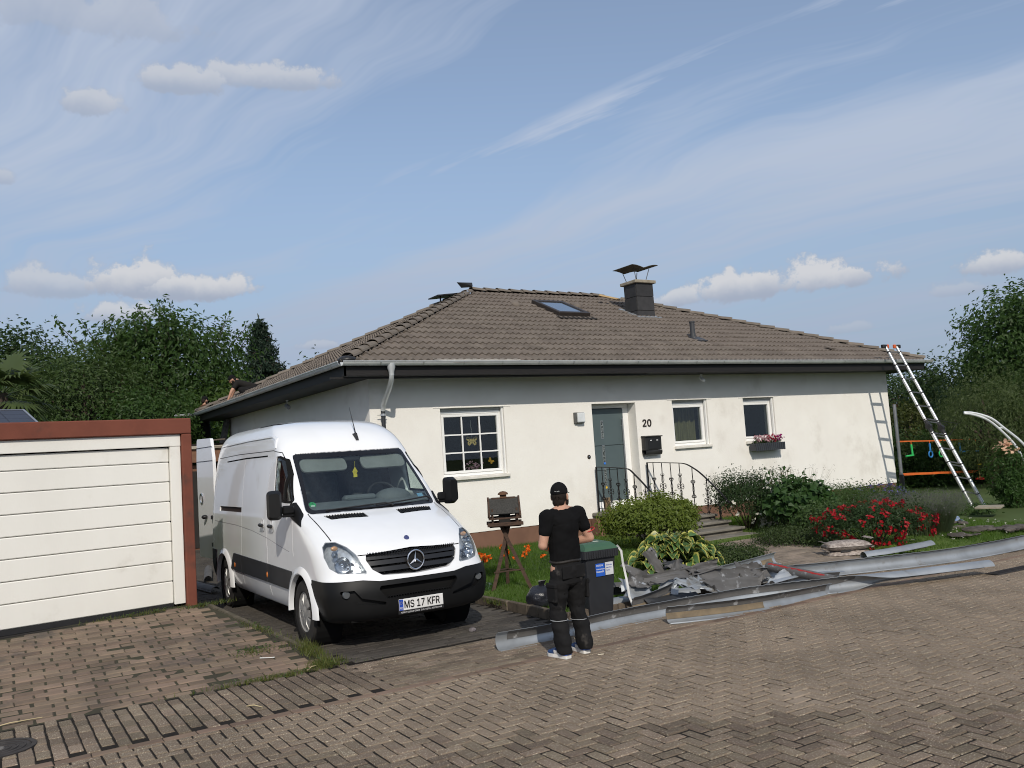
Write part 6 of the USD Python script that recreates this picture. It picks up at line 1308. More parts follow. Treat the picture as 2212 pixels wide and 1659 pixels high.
# black bag, jar, litter
bb_ = MB(); s_ = trimesh.creation.icosphere(3, 1.0); vv = np.array(s_.vertices); vv = vv*(1 + .28*(meshkit.fbm(vv*2.2 + 4, 4) - .5))[:, None]*[.20, .17, .15]; vv[:, 2] = np.maximum(vv[:, 2], -.09)
obj('rubbish_bag', MB().add(vv, s_.faces, None, (5.83, 9.13, .17)).add(*_hull(np.array([(-.03, 0, .12), (.04, .02, .12), (0, .05, .2), (.05, -.04, .21), (-.05, -.02, .20)])), None, (5.83, 9.13, .17)), M('bag_black', (.018, .019, .024), (.012, .012, .015), rough=.22, scale=5, bump=.01, bscale=24), smooth=60, label='shiny black rubbish bag on the lawn edge behind the person', cat='bag')
obj('glass_jar', MB().lathe([(0, 0), (.045, 0), (.055, .03), (.058, .09), (.045, .12), (.042, .12), (.054, .09), (.05, .03), (.04, .006), (0, .006)], 20, (5.97, 10.70, .075), Ry(.2)), glassM('jar_glass', (.85, .9, .88), .03), smooth=40, label='clear glass jar lying in the grass by the bird table', cat='jar')
def pebble(loc, s, mat, label, cat='stone', name='rubble_stone', group=None, seed=0):
    t = trimesh.creation.icosphere(1, 1.0); v = np.array(t.vertices); r_ = np.random.default_rng(seed); v = v*(1 + .5*(meshkit.noise(v*1.7 + seed*3.1, seed) - .5))[:, None]*s*r_.uniform(.7, 1.3, 3)
    return obj(name, MB().add(v, t.faces, Rz(seed*1.3), loc), mat, None, label=label, cat=cat, group=group)
slm = M('slate_rubble', (.115, .10, .085), (.065, .058, .052), rough=.9, scale=9, rnd=.3)
rg = np.random.default_rng(12)
for k in range(34):
    t = rg.random(); x, y = (15.2 - t*.2 + t*.9*(k % 2), 9.35 - t*.85); x = 15.05 + rg.normal(0, .22) + .5*t; y = 9.2 - .75*t + rg.normal(0, .12)
    pebble((x, y, .075), np.array([.11, .09, .04])*rg.uniform(.6, 1.3), slm, 'broken grey stone in the rubble row on the lawn by the ladder', group='rubble on the lawn', seed=k)
for k in range(12): pebble((14.18 + rg.normal(0, .14), 8.88 + rg.normal(0, .14), .07), np.array([.10, .08, .03])*rg.uniform(.6, 1.2), slm, 'broken grey stone in the rubble patch beside the lavender', group='rubble beside the lavender', seed=60 + k)
for k in range(10): pebble((15.85 + rg.normal(0, .16), 10.05 + rg.normal(0, .14), .08), np.array([.10, .08, .035])*rg.uniform(.6, 1.2), slm, 'broken grey stone around the crumpled foil on the lawn', group='rubble around the foil', seed=80 + k)
scrap('crumpled blue and silver foil on the rubble by the ladder', [(15.62, 10.10, .10), (15.98, 10.0, .10), (16.02, 10.10, .22), (15.65, 10.2, .20)], M('blue_foil', (.10, .20, .42), (.45, .5, .55), rough=.2, scale=9, metallic=.4), .07, 21)
obj('paving_slab', MB().box((18.75, 11.0, .10), (.55, .5, .04), Rz(.3), (0, 0, 0)) if False else MB().box((0, 0, 0), (.6, .5, .04), Rz(.4), (18.65, 11.0, .105), bev=.005), conc_m, label='grey slab on the lawn behind the ladder feet', cat='slab')
pebble((4.65, 8.76, .02), np.array([.04, .035, .025]), M('mortar_lump', (.2, .18, .18), (.08, .07, .08), rough=.9, scale=20), 'small lump of rubble on the driveway before the van', seed=33)
obj('cigarette_butt', MB().tube([(4.93, 6.815, .006), (4.98, 6.79, .006)], .005, 6), M('paper_cream', (.65, .58, .45), rough=.8), label='cigarette butt on the street to the right of the shoes', cat='cigarette')
obj('white_stick', MB().tube([(2.37, 9.02, .072), (2.50, 8.96, .066)], .005, 6), M('paper_white', (.72, .72, .70), rough=.6), label='thin white stick on the forecourt bricks', cat='stick')
for k, (a, b, lab) in enumerate((((-.05, 8.42, .012), (.42, 8.50, .014), 'long dry straw on the forecourt edge at the left'), ((1.86, 7.55, .006), (1.95, 7.40, .010), 'short dry straw on the band stones'), ((2.75, 8.42, .03), (2.62, 8.30, .03), 'pale dry leaf among the weeds at the forecourt corner'))):
    obj('dry_straw', MB().tube([a, tuple((np.array(a) + b)/2 + [0, .012, .01]), b], [.004, .005, .003], 4), M('straw', (.55, .45, .26), rough=.8), label=lab, cat='straw')
# manhole and drain
mh = thing('manhole_cover', 'round cast iron manhole cover at the lower left corner', 'manhole', (.10, 7.78, .002)); im = M('cast_iron', (.055, .050, .048), (.035, .032, .031), rough=.7, scale=12, metallic=.2, bump=.001, bscale=90)
obj('ring', MB().lathe([(.21, .002), (.21, .008), (.245, .008), (.245, -.02)], 40), im, mh); obj('lid', MB().lathe([(0, .004), (.205, .004), (.205, -.01)], 40), im, mh)
for r_ in (.07, .12, .17): obj('rib_ring', MB().lathe([(r_ - .008, .003), (r_ - .006, .009), (r_ + .006, .009), (r_ + .008, .003)], 36), im, mh)
obj('centre', MB().lathe([(0, .012), (.03, .012), (.035, .003)], 16), M('centre_grey', (.16, .15, .14), rough=.7), mh)
dg = thing('drain_grate', 'dark slotted drain grate let into the street beyond the gutter end', 'drain', (11.6, 6.50, .004), math.radians(-2)); obj('pit', MB().box((0, 0, -.02), (1.3, .16, .04)), gap_m, dg)
for k in range(22): obj('bar', MB().box((-.62 + k*.059, 0, .004), (.022, .15, .010)), im, dg)
for sy in (-1, 1): obj('edge', MB().box((0, sy*.08, .003), (1.3, .016, .012)), im, dg)
# old gutter lengths behind the van
for k, (P, lab) in enumerate(((((3.25, 14.9, .05), (3.05, 17.5, .05)), 'dark gutter length on the driveway between garage and van, nearer one'), (((3.5, 16.6, .05), (3.9, 18.4, .06)), 'crumpled gutter length lying behind the open rear door'))): old_gutter(lab, P, [2.9, 3.0], .07, zdull, 12)
# ------------------------------------------------------------------ ladder
lad = thing('ladder', 'telescopic aluminium ladder leaning on the gutter at the right corner of the house', 'ladder', (0, 0, 0))
alum = M('ladder_alu', (.66, .67, .66), (.56, .57, .56), rough=.32, metallic=.7, scale=4); rung_m = M('ladder_rung', (.16, .17, .18), rough=.45, metallic=.4); org = M('orange_plastic', (.62, .11, .03), rough=.45)
l0, l1, r0_, r1_ = np.array([20.53, 12.45, -.26]), np.array([20.22, 14.22, 4.08]), np.array([20.96, 12.36, -.38]), np.array([20.67, 14.22, 4.08])
for a, b in ((l0, l1), (r0_, r1_)):
    rl_ = obj('rail', MB().tube([a, a + (b - a)*.5], .043, 14).tube([a + (b - a)*.5, b], .037, 14), alum, lad, smooth=40)
    for k in range(12):
        t = .045 + k*.0835; c = a + (b - a)*t; d = unit(b - a)*.016; obj('collar', MB().tube([c - d, c + d], .050, 12), black_pl, rl_, smooth=40)
    obj('end_cap', MB().tube([b - unit(b - a)*.02, b + unit(b - a)*.03], .045, 12), black_pl, rl_)
for k in range(12):
    t = .045 + k*.0835
    for q in ((0,) if k not in (5, 6, 3) else (-.012, .004)): obj('rung', MB().sweep([(-.035, -.013), (.035, -.013), (.035, .013), (-.035, .013)], [l0 + (l1 - l0)*(t + q), r0_ + (r1_ - r0_)*(t + q)], upv=(0, -.2, 1)), rung_m, lad)
for a, b in ((l0, l1), (r0_, r1_)): obj('hinge', MB().lathe([(0, -.05), (.075, -.045), (.075, .045), (0, .05)], 18, a + (b - a)*.505, Ry(PI/2)).tube([a + (b - a)*.47, a + (b - a)*.54], .050, 10), black_pl, lad)
obj('strut', MB().tube([r0_ + (r1_ - r0_)*.55, np.array([21.05, 13.0, 1.95]), r0_ + (r1_ - r0_)*.44], .010, 5).tube([l0 + (l1 - l0)*.55, np.array([20.62, 13.0, 1.95]), l0 + (l1 - l0)*.44], .010, 5), black_pl, lad)
for s_, (a, b) in ((-1, (l0, l1)), (1, (r0_, r1_))): obj('top_pad', MB().box((0, 0, 0), (.13, .08, .09), None, b + np.array([s_*.08, 0, .0]), bev=.012), black_pl, lad); obj('orange_clip', MB().box((0, 0, 0), (.07, .06, .10), None, b + np.array([-s_*.08, 0, .0]), bev=.01), org, lad)
obj('foot', MB().box((0, 0, 0), (.09, .12, .05), Rx(-.3), l0 + [0, 0, -.03], bev=.01), black_pl, lad); obj('foot', MB().box((0, 0, 0), (.10, .16, .05), Rx(-.3), r0_ + [0, -.02, -.03], bev=.01), org, lad)
# ------------------------------------------------------------------ orange lines with climbing toys, curved poles
om = M('orange_webbing', (.80, .17, .03), (.66, .13, .03), rough=.6); A1, B1 = np.array([21.72, 15.25, 1.57]), np.array([33.2, 18., 1.35])
obj('upper_line', MB().sweep([(-.018, -.0015), (.018, -.0015), (.018, .0015), (-.018, .0015)], spl([A1, (A1 + B1)/2 - [0, 0, .03], B1], 14), roll=1.45), om, label='upper orange line strung from the house corner, toys hanging from it', cat='line')
obj('lower_line', MB().sweep([(-.034, -.002), (.034, -.002), (.034, .002), (-.034, .002)], spl([(21.72, 15.25, .66), (27, 16.7, .40), (33.0, 18.2, .10)], 14), roll=1.5), om, label='lower orange slack line running right from the house corner', cat='line')
cols = dict(green=(.04, .50, .12), blue=(.03, .20, .50), yellow=(.60, .48, .03), red=(.6, .05, .03))
def hang(label, P, kind, col):
    t = thing('hanging_toy', label, 'climbing toy', P); obj('loop', MB().sweep([(-.012, -.002), (.012, -.002), (.012, .002), (-.012, .002)], [(0, 0, 0), (0, 0, -.12)], upv=(0, 1, 0)), om, t); m_ = M('toy_' + col, cols[col], rough=.45)
    if kind == 'bar': obj('rope', MB().tube([(0, 0, -.1), (.02, 0, -.40)], .028, 7), m_, t); obj('bar', MB().tube([(-.26, .02, -.42), (.06, 0, -.41)] if col == 'green' else [(-.02, .02, -.42), (.42, 0, -.40)], .024, 8), m_, t)
    elif kind == 'ring': obj('rope', MB().tube([(0, 0, -.1), (.0, 0, -.30)], .028, 7), m_, t); obj('ring', MB().tm(trimesh.creation.torus(.09, .02, 20, 7), Rx(PI/2), (0, 0, -.42)), m_, t)
    elif kind == 'knob': obj('knob', MB().lathe([(0, -.34), (.09, -.33), (.08, -.28), (.02, -.24), (0, -.24)], 16), m_, t); obj('rope', MB().tube([(0, 0, -.1), (0, 0, -.26)], .012, 6), m_, t)
    else:
        obj('rope', MB().tube([(0, 0, -.1), (.03, 0, -1.30)], .017, 7), M('rope_ochre', (.30, .22, .08), rough=.9), t)
        for z, c in ((-.42, 'blue'), (-.86, 'yellow')): obj('disc', MB().lathe([(0, -.02), (.09, -.02), (.10, 0), (.09, .02), (0, .02)], 18, (.02, 0, z)), M('toy_' + c, cols[c], rough=.45), t, smooth=30)
        obj('disc', MB().lathe([(0, .03), (.05, .02), (.14, -.03), (.14, -.06), (0, -.06)], 18, (.03, 0, -1.30)), M('toy_red', cols['red'], rough=.45), t, smooth=30)
for lab, P, kd, c in (('green trapeze bar hanging from the upper line next to the house', (22.75, 15.5, 1.55), 'bar', 'green'), ('blue ring hanging from the upper line left of the ladder', (23.40 + .6, 15.75, 1.53), 'ring', 'blue'), ('green ring hanging from the upper line behind the ladder', (24.93, 16.02, 1.50), 'ring', 'green'), ('blue trapeze bar hanging from the upper line right of the ladder', (26.56, 16.41, 1.47), 'bar', 'blue'), ('climbing rope with blue, yellow and red discs', (28.1, 16.8, 1.44), 'rope', 'yellow'), ('small green knob hanging at the right of the rope', (28.6, 16.92, 1.43), 'knob', 'green')): hang(lab, P, kd, c)
cpz = thing('curved_poles', 'pair of white arched poles reaching over the lawn at the right edge', 'poles', (0, 0, 0)); wp_ = M('pole_white', (.74, .76, .76), rough=.35, metallic=.2)
obj('pole', MB().tube(spl([(21.17, 12.87, 2.22), (21.71, 12.55, 2.05), (22.01, 12.39, 1.77), (22.45, 12.17, 1.30), (22.75, 12.0, .6), (22.85, 11.95, -.36)], 26), .030, 8), wp_, cpz, smooth=True); obj('pole', MB().tube(spl([(21.17, 12.87, 2.20), (21.60, 12.62, 2.04), (22.0, 12.42, 1.66), (22.31, 12.26, 1.20), (22.5, 12.15, .5), (22.55, 12.12, -.36)], 26), .030, 8), wp_, cpz, smooth=True); obj('cross_tube', MB().tube([(22.01, 12.39, 1.76), (21.90, 12.47, 1.78)], .02, 6), wp_, cpz)
# ------------------------------------------------------------------ plants near the house
lz = lambda x, y: float(lawn_z(np.array([float(x)]), np.array([float(y)]))[0])
stem_m = M('twig', (.075, .055, .032), (.05, .038, .024), rough=.9)
def stems(rg, n, radii, h0, r=.008, spread=.25):
    m_ = MB()
    for k in range(n):
        a = rg.uniform(0, 2*PI); q = rg.uniform(.3, .95); e = np.array([math.cos(a)*radii[0]*q, math.sin(a)*radii[1]*q, h0 + radii[2]*rg.uniform(.2, .9)]); b = np.array([math.cos(a)*spread*radii[0]*rg.random(), math.sin(a)*spread*radii[1]*rg.random(), -.02]); m_.tube(spl([b, b*.5 + e*.5 + [0, 0, .12*radii[2]], e], 6), np.linspace(r, r*.35, 6), 5)
    return m_
def bush(name, label, cat, x, y, radii, zc, ncl, per, size, mat, seed, flowers=None, spread=.06, aspect=.5, rz=0.0, lobes=7, shell=.6, droop=0.0, low=-.35, **k):
    rg = np.random.default_rng(seed); z = lz(x, y); t = thing(name, label, cat, (x, y, z), rz)
    c, d, cc = clumped(ncl, per, radii, spread, rg, lobes=lobes, shell=shell, low=low, **k); c[:, 2] += zc; c[:, 2] = np.maximum(c[:, 2], .02); obj('foliage', leaf_quads(c, d, size, rg, aspect, droop), mat, t)
    obj('stems', stems(rg, 26, radii, zc), stem_m, t)
    for nm, fm, n_, fs, pet, sel in flowers or ():
        p, dd = blob_points(n_*6, radii, rg, shell=.93, lobes=lobes); p = p*1.05; p[:, 2] += zc; ok = sel(p); p, dd = p[ok][:n_], dd[ok][:n_]
        cc_ = np.repeat(p, pet, 0) + rg.normal(0, fs*.33, (len(p)*pet, 3)); obj(nm, leaf_quads(cc_, np.repeat(dd, pet, 0), fs, rg, .95), fm, t)
    return t
Lshrub = leafM('shrub_leaf', (.36, .385, .07), (.12, .16, .03), .38, young=(.55, .52, .13), patch=3.0); Lrose = leafM('rose_leaf', (.075, .135, .036), (.032, .060, .020), .3, patch=3); Lbig = leafM('anemone_leaf', (.085, .17, .045), (.04, .085, .024), .35, patch=3); Lcover = leafM('cover_leaf', (.085, .125, .032), (.042, .065, .020), .25, patch=4); Lmid = leafM('border_leaf', (.125, .19, .055), (.055, .095, .028), .35, patch=2.5); Llav = leafM('lavender_leaf', (.20, .24, .13), (.11, .14, .07), .3, patch=2)
Pred = leafM('petal_crimson', (.50, .012, .018), (.30, .008, .012), .2); Pwhite = leafM('petal_white', (.78, .76, .70), (.6, .58, .50), .25); Porange = leafM('petal_orange', (.80, .22, .01), (.70, .14, .01), .3); Pviolet = leafM('petal_violet', (.22, .20, .48), (.16, .14, .36), .3); Ppeach = leafM('petal_peach', (.82, .62, .48), (.72, .50, .34), .3)
bush('evergreen_shrub', 'rounded yellow-green evergreen shrub beside the front steps', 'shrub', 10.42, 12.35, (.92, .80, .40), .45, 460, 26, .075, Lshrub, 11, spread=.075, lobes=12, shell=.6, lobe=.42)
bush('white_rose', 'dark leafed rose bush with white flowers right of the steps', 'rose bush', 13.30, 12.85, (.72, 1.0, .60), .60, 320, 30, .050, Lrose, 12, [('blossoms', Pwhite, 90, .06, 6, lambda p: (.852*p[:, 0] - .524*p[:, 1] > .15) & (.524*p[:, 0] + .852*p[:, 1] < .1)), ('blossoms', Pwhite, 18, .05, 6, lambda p: p[:, 1] < -.2)], spread=.08, shell=.4, lobes=9)
bush('anemone', 'mound of large lobed green leaves between the white rose and red roses', 'plant', 13.40, 11.75, (.78, .66, .46), .50, 190, 14, .135, Lbig, 13, spread=.07, aspect=.85, lobes=8, droop=.6)
bush('border_plant', 'leafy green border plant left behind the red roses', 'plant', 12.75, 10.6, (.55, .5, .34), .30, 150, 20, .075, Lmid, 14, spread=.07, aspect=.6)
bush('ground_cover', 'low dark green creeping cover between hosta and path', 'ground cover', 9.62, 9.75, (.62, .62, .14), .10, 330, 22, .040, Lcover, 15, spread=.05, shell=.3)
bush('ground_cover', 'low green creeping cover on the far side of the path', 'ground cover', 12.05, 10.55, (.75, .80, .16), .10, 340, 22, .042, Lcover, 16, spread=.06, shell=.3)
bush('red_rose', 'wide rose bush full of crimson flowers behind the gravel bags', 'rose bush', 12.35, 9.25, (.60, .92, .34), .36, 300, 26, .046, Lrose, 17, [('blossoms', Pred, 95, .055, 7, lambda p: (p[:, 0] < .35) & (p[:, 2] > .02))], spread=.075, shell=.45, lobes=12, rz=1.02)
bush('border_plant', 'feathery green border plants below the house wall on the right', 'plant', 15.6, 12.6, (1.3, .7, .34), .32, 330, 22, .070, Lmid, 18, spread=.09, aspect=.25, lobes=12)
bush('cranesbill', 'violet flowering plants at the right corner of the house', 'plant', 17.9, 13.5, (1.5, .7, .36), .34, 260, 18, .065, Lmid, 19, [('blossoms', Pviolet, 130, .045, 5, lambda p: p[:, 2] > .35)], spread=.10, aspect=.5, lobes=12)
bush('border_plant', 'pale green bushy plant right of the red roses by the lawn', 'plant', 16.4, 11.0, (.8, .55, .28), .26, 200, 22, .060, Lmid, 27, spread=.09, aspect=.4, lobes=9)
bush('lily_bush', 'leafy column of lilies with peach blossoms at the right edge', 'lilies', 20.75, 11.65, (.42, .42, .78), .82, 260, 18, .085, leafM('lily_leaf', (.10, .17, .04), (.04, .085, .02), .35, patch=3), 20, [('blossoms', Ppeach, 12, .10, 6, lambda p: p[:, 2] > 1.42)], spread=.07, aspect=.45, shell=.45, lobes=8, low=None)
bush('weed_patch', 'pale green leafy weeds beside the ladder feet', 'weeds', 19.3, 11.7, (.75, .35, .12), .12, 130, 16, .07, Lmid, 28, spread=.07, aspect=.6)
# lavender and other blade plants
def blades(name, label, cat, x, y, n, h, rad, mat, seed, w=.006, lean=.35, tips=None, rz=0.0, rad2=None):
    rg = np.random.default_rng(seed); t = thing(name, label, cat, (x, y, lz(x, y)), rz); a = rg.uniform(0, 2*PI, n); q = rg.random(n)**.5; b = np.c_[np.cos(a)*rad*q, np.sin(a)*(rad2 or rad)*q, 0*a]; hh = h*rg.uniform(.55, 1.0, n); d = np.c_[np.cos(a)*q + rg.normal(0, .3, n), np.sin(a)*q + rg.normal(0, .3, n), 0*a]*lean
    mid = b + d*hh[:, None]*.4 + np.c_[0*a, 0*a, hh*.6]; tip = b + d*hh[:, None]*1.15 + np.c_[0*a, 0*a, hh]; s = np.c_[-np.sin(a + 1), np.cos(a + 1), 0*a]*w
    v = np.stack([b - s, b + s, mid + s*.9, mid - s*.9, tip], 1).reshape(-1, 3); i = np.arange(n)[:, None]*5; obj('foliage', (v, np.vstack([i + [0, 1, 2], i + [0, 2, 3], i + [3, 2, 4]])), mat, t)
    if tips: c = np.repeat(tip, 4, 0) + rg.normal(0, .012, (n*4, 3)) - np.c_[0*np.repeat(a, 4), 0*np.repeat(a, 4), rg.random(n*4)*.06]; obj('flower_tips', leaf_quads(c, rg.normal(0, 1, (n*4, 3)), .022, rg), tips, t)
    return t
blades('lavender', 'silvery lavender clump with thin stalks right of the red roses', 'lavender', 14.25, 9.70, 2000, .74, .50, Llav, 31, .005, .5, leafM('lavender_tip', (.13, .12, .15), (.10, .10, .09), .2))
blades('ornamental_grass', 'thin grassy stalks behind the red roses under the wall', 'grass', 14.6, 12.9, 1500, .62, .8, Llav, 32, .005, .4)
blades('thistle', 'tall pale stalked weed standing up against the white wall', 'weed', 16.05, 13.6, 60, 1.25, .16, Llav, 33, .006, .25, leafM('thistle_tip', (.25, .24, .16), (.16, .15, .1), .2))
blades('tall_stalk', 'single tall thin plant stalk rising above the white rose bush', 'plant', 13.4, 12.6, 14, 1.42, .10, Lmid, 34, .006, .22, Lmid)
# tall anemone stems above their leaves
t = thing('flower_stalks', 'budding stalks with leaf whorls above the lobed leaves', 'plant', (13.4, 11.85, lz(13.4, 11.85))); rg = np.random.default_rng(41); m_ = MB(); cs = []
for k in range(18): a = rg.normal(0, .33, 2); h = rg.uniform(.95, 1.22); m_.tube(spl([(a[0]*.6, a[1]*.6, .3), (a[0]*.8, a[1]*.8, h*.7), (a[0], a[1], h)], 6), .0055, 4); cs += [(a[0], a[1], h)]*3 + [(a[0]*.92, a[1]*.92, h*.84)]*7
obj('stalks', m_, stem_m, t); cs = np.array(cs) + rg.normal(0, .035, (len(cs), 3)); obj('leaf_whorls', leaf_quads(cs, rg.normal(0, .6, cs.shape), .10, rg, .45), Lbig, t)
# fern by the bags
def fern(label, x, y, n, L, seed, mat):
    rg = np.random.default_rng(seed); t = thing('fern', label, 'fern', (x, y, lz(x, y)))
    for k in range(n):
        a = rg.uniform(0, 2*PI); l_ = L*rg.uniform(.7, 1.1); s = np.linspace(.1, 1, 16); P = np.c_[np.cos(a)*s*l_*.75, np.sin(a)*s*l_*.75, l_*(.95*s - .75*s**2)]; V, F = [], []; side = np.array([-math.sin(a), math.cos(a), 0])
        for q, p in enumerate(P[1:]):
            for sg in (-1, 1): w = .11*math.sin(PI*(q + 1.5)/17)*l_*2.4*.5; i = len(V); d = unit(P[q + 1] - P[q]); V += [p, p + side*sg*w*.5 + d*.03, p + side*sg*w + d*.01 - [0, 0, .012], p + side*sg*w*.5 - d*.008]; F += [[i, i + 1, i + 2], [i, i + 2, i + 3]]
        obj('frond', (np.array(V), np.array(F)), mat, t)
fern('bright yellow-green fern at the foot of the red roses', 11.95, 8.55, 10, .42, 51, leafM('fern_leaf', (.20, .26, .04), (.12, .17, .03), .4)); fern('upright pale fern below the house wall on the right', 15.9, 11.75, 7, .62, 52, leafM('fern_leaf', 0, 0))
# hosta: every leaf a part, green with a yellow margin
n_ = {'a': ('attribute', dict(attribute='st')), 's': ('separate_xyz', {}), 'g': ('geometry', {}), 'n': ('noise_texture', dict(scale=38.0, detail=3.0)), 'ad': ('math', dict(math_type='multiply_add', value2=.55, value3=-.27)), 'sm': ('math', dict(math_type='add')), 'r': ('rgb_ramp', dict(ramp=[(0, (.075, .15, .055)), (.58, (.070, .145, .042)), (.72, (.16, .22, .05)), (.84, (.46, .44, .10)), (1, (.52, .48, .13))])), 'p': ('principled_bsdf', dict(roughness=.42)), 't': ('translucent_bsdf', {}), 'm': ('mix_closure', dict(fac=.25)), 'oi': ('object_info', {}), 'mv': ('map_range', dict(to_min=.75, to_max=1.2)), 'h': ('hsv', {})}
hosta_m = usdkit.material(stage, '/World/Looks/hosta_leaf', n_, [('a.vector', 's.vector'), ('g.position', 'n.vector'), ('n.fac', 'ad.value1'), ('s.x', 'sm.value1'), ('ad.value', 'sm.value2'), ('sm.value', 'r.fac'), ('oi.random', 'mv.value'), ('mv.result', 'h.value'), ('r.color', 'h.color'), ('h.color', 'p.base_color'), ('h.color', 't.color'), ('p.BSDF', 'm.closure1'), ('t.BSDF', 'm.closure2')], surface='m.closure')
hosta = thing('hosta', 'broad hosta clump with yellow-edged green leaves behind the scrap heap', 'hosta', (8.75, 9.98, .07)); rg = np.random.default_rng(61); stl = MB()
for k in range(270):
    ring = rg.random()**.65; a = rg.uniform(0, 2*PI); reach = .04 + .62*ring; L = rg.uniform(.15, .23); hgt = .50*(1 - .80*ring**2.2) + rg.normal(0, .03) - .02
    b = np.array([math.cos(a)*reach*.98, math.sin(a)*reach*.85, max(hgt, .06)]); dirn = np.array([math.cos(a + rg.normal(0, .7)), math.sin(a + rg.normal(0, .7)), 0]); dirn = unit(dirn); side = np.array([-dirn[1], dirn[0], 0])
    u_ = np.linspace(0, 1, 7); w = L*.40*np.sin(PI*np.clip(u_, .02, .99)**.75)**.8; w[0] = .012; w[-1] = .004; V, st = [], []
    dr = .35 + .75*ring*rg.uniform(.3, 1.2); rolls_ = rg.normal(0, .35)
    for q, uu in enumerate(u_):
        c = b + dirn*L*(uu - .12*uu*uu) + np.array([0, 0, L*(.35*uu - dr*uu*uu)])
        for x in (-1, -.5, 0, .5, 1): V.append(c + side*w[q]*x*math.cos(rolls_) + np.array([0, 0, w[q]*(.45*abs(x)**1.5 + x*math.sin(rolls_)) + .006*math.sin(uu*17 + x*5)])); st.append((max(abs(x), abs(uu*2 - 1)**4*.95 if uu > .5 else 0), uu))
    idx = np.arange(35).reshape(7, 5); f = np.stack([idx[:-1, :-1], idx[:-1, 1:], idx[1:, 1:], idx[1:, :-1]], -1).reshape(-1, 4); V = np.array(V); V[:, 2] = np.maximum(V[:, 2], .01); p_ = pth(hosta); usdkit.mesh(stage, p_ + '/' + numbered(p_, 'leaf'), (V, f), hosta_m, True, uv=np.array(st))
    stl.tube(spl([(b[0]*.15, b[1]*.15, 0), (b[0]*.6, b[1]*.6, b[2]*.75), b], 5), .006, 4)
obj('leaf_stalks', stl, Lmid, hosta)
# orange poppies in the lawn
rg = np.random.default_rng(71)
for k, (x, y) in enumerate([(6.55 + .0, 11.9), (6.95, 12.7), (7.0, 12.5), (7.45, 12.9), (6.5, 12.4), (7.1, 11.9), (7.6, 12.4), (7.8, 12.0), (7.3, 11.5), (7.9, 13.0), (7.7, 11.6), (6.9, 13.3), (8.1, 12.5), (6.6, 13.0), (7.2, 13.5), (8.0, 11.4), (7.4, 11.0), (6.4, 13.6)]):
    z = lz(x, y); t = thing('poppy', 'orange poppy standing in the lawn around the bird table', 'poppy', (x, y, z), rg.uniform(0, 6), 'orange poppies in the lawn'); h = rg.uniform(.20, .34); b = rg.normal(0, .04, 2)
    st = MB()
    nb = int(rg.integers(2, 4)); cs = []
    for q in range(nb): e = np.array([b[0] + rg.normal(0, .07), b[1] + rg.normal(0, .07), h*rg.uniform(.75, 1.1)]); st.tube([(0, 0, -.02), (e[0]*.5, e[1]*.5, e[2]*.55), e], .004, 4); cs += [e]*7
    obj('stems', st, Lmid, t); cs = np.array(cs) + rg.normal(0, .014, (len(cs), 3)); obj('blossom', leaf_quads(cs, rg.normal(0, .6, cs.shape) + [0, 0, .4], .050, rg, 1.0), Porange, t)
    c = rg.normal(0, 1, (70, 3))*[.09, .09, .05] + [0, 0, .09]; obj('foliage', leaf_quads(c, rg.normal(0, 1, (70, 3)), .05, rg, .25), Lmid, t)
# lawn grass
def grass(name, X, Y, h, w, mat, seed, zfun=None, **k):
    rg = np.random.default_rng(seed); n = len(X); w = np.broadcast_to(np.asarray(w, float), (n,))[:, None]; z = (zfun or lawn_z)(X, Y) - .006; b = np.c_[X, Y, z]; a = rg.uniform(0, 2*PI, n); s = np.c_[np.cos(a), np.sin(a), 0*a]*w*rg.uniform(.6, 1.3, n)[:, None]; l_ = np.c_[rg.normal(0, .35, n), rg.normal(0, .35, n), np.ones(n)]*(h*rg.uniform(.5, 1.2, n))[:, None]
    return (np.stack([b - s, b + s, b + l_], 1).reshape(-1, 3), np.arange(3*n).reshape(n, 3))
Lgrass = leafM('grass_blade', (.15, .235, .035), (.07, .13, .022), .4, patch=1.2, young=(.24, .29, .06)); rg = np.random.default_rng(81)
def scatter(n, x0, x1, y0, y1): return rg.uniform(x0, x1, n), rg.uniform(y0, y1, n)
GX, GY = [], []
for n, x0, x1, y0, y1 in ((70000, 5.70, 10.2, 8.45, 15.15), (26000, 10.2, 15, 8.45, 15.1), (52000, 14, 24, 8.2, 16), (26000, 20, 40, 9, 26)):
    a, b = scatter(n, x0, x1, y0, y1); GX.append(a); GY.append(b)
GX, GY = np.concatenate(GX), np.concatenate(GY)
ok = ~((GX > 9.75 + 1.5*np.clip((GY - 8.45)/3.13, 0, 1)**1.3 - .05) & (GX < 11.1 + 1.65*np.clip((GY - 8.45)/3.13, 0, 1)) & (GY < 11.7)) & ~((GX > 11.05) & (GX < 12.85) & (GY > 11.9))
ok &= ~((GX > XL) & (GX < XR) & (GY > YW))
GX, GY = GX[ok], GY[ok]; far_ = np.clip((GX - 12)/10, 0, 1)
hN = .045 + .05*meshkit.noise(np.stack([GX*1.7, GY*1.7, 0*GX], -1), 4); hN = np.where((GX < 8.6) & (GY > 11), hN*1.7, hN)
obj('lawn_grass', grass('', GX, GY, hN, .0045 + .006*far_, Lgrass, 82), Lgrass, kind='stuff')
a, b = scatter(110, 13, 22, 8.3, 11.5); c = np.c_[a, b, lawn_z(a, b) + .06]; obj('daisies', leaf_quads(np.repeat(c, 4, 0) + rg.normal(0, .008, (440, 3)), np.tile([0, 0, 1.], (440, 1)), .030, rg, .9), Pwhite, kind='stuff')
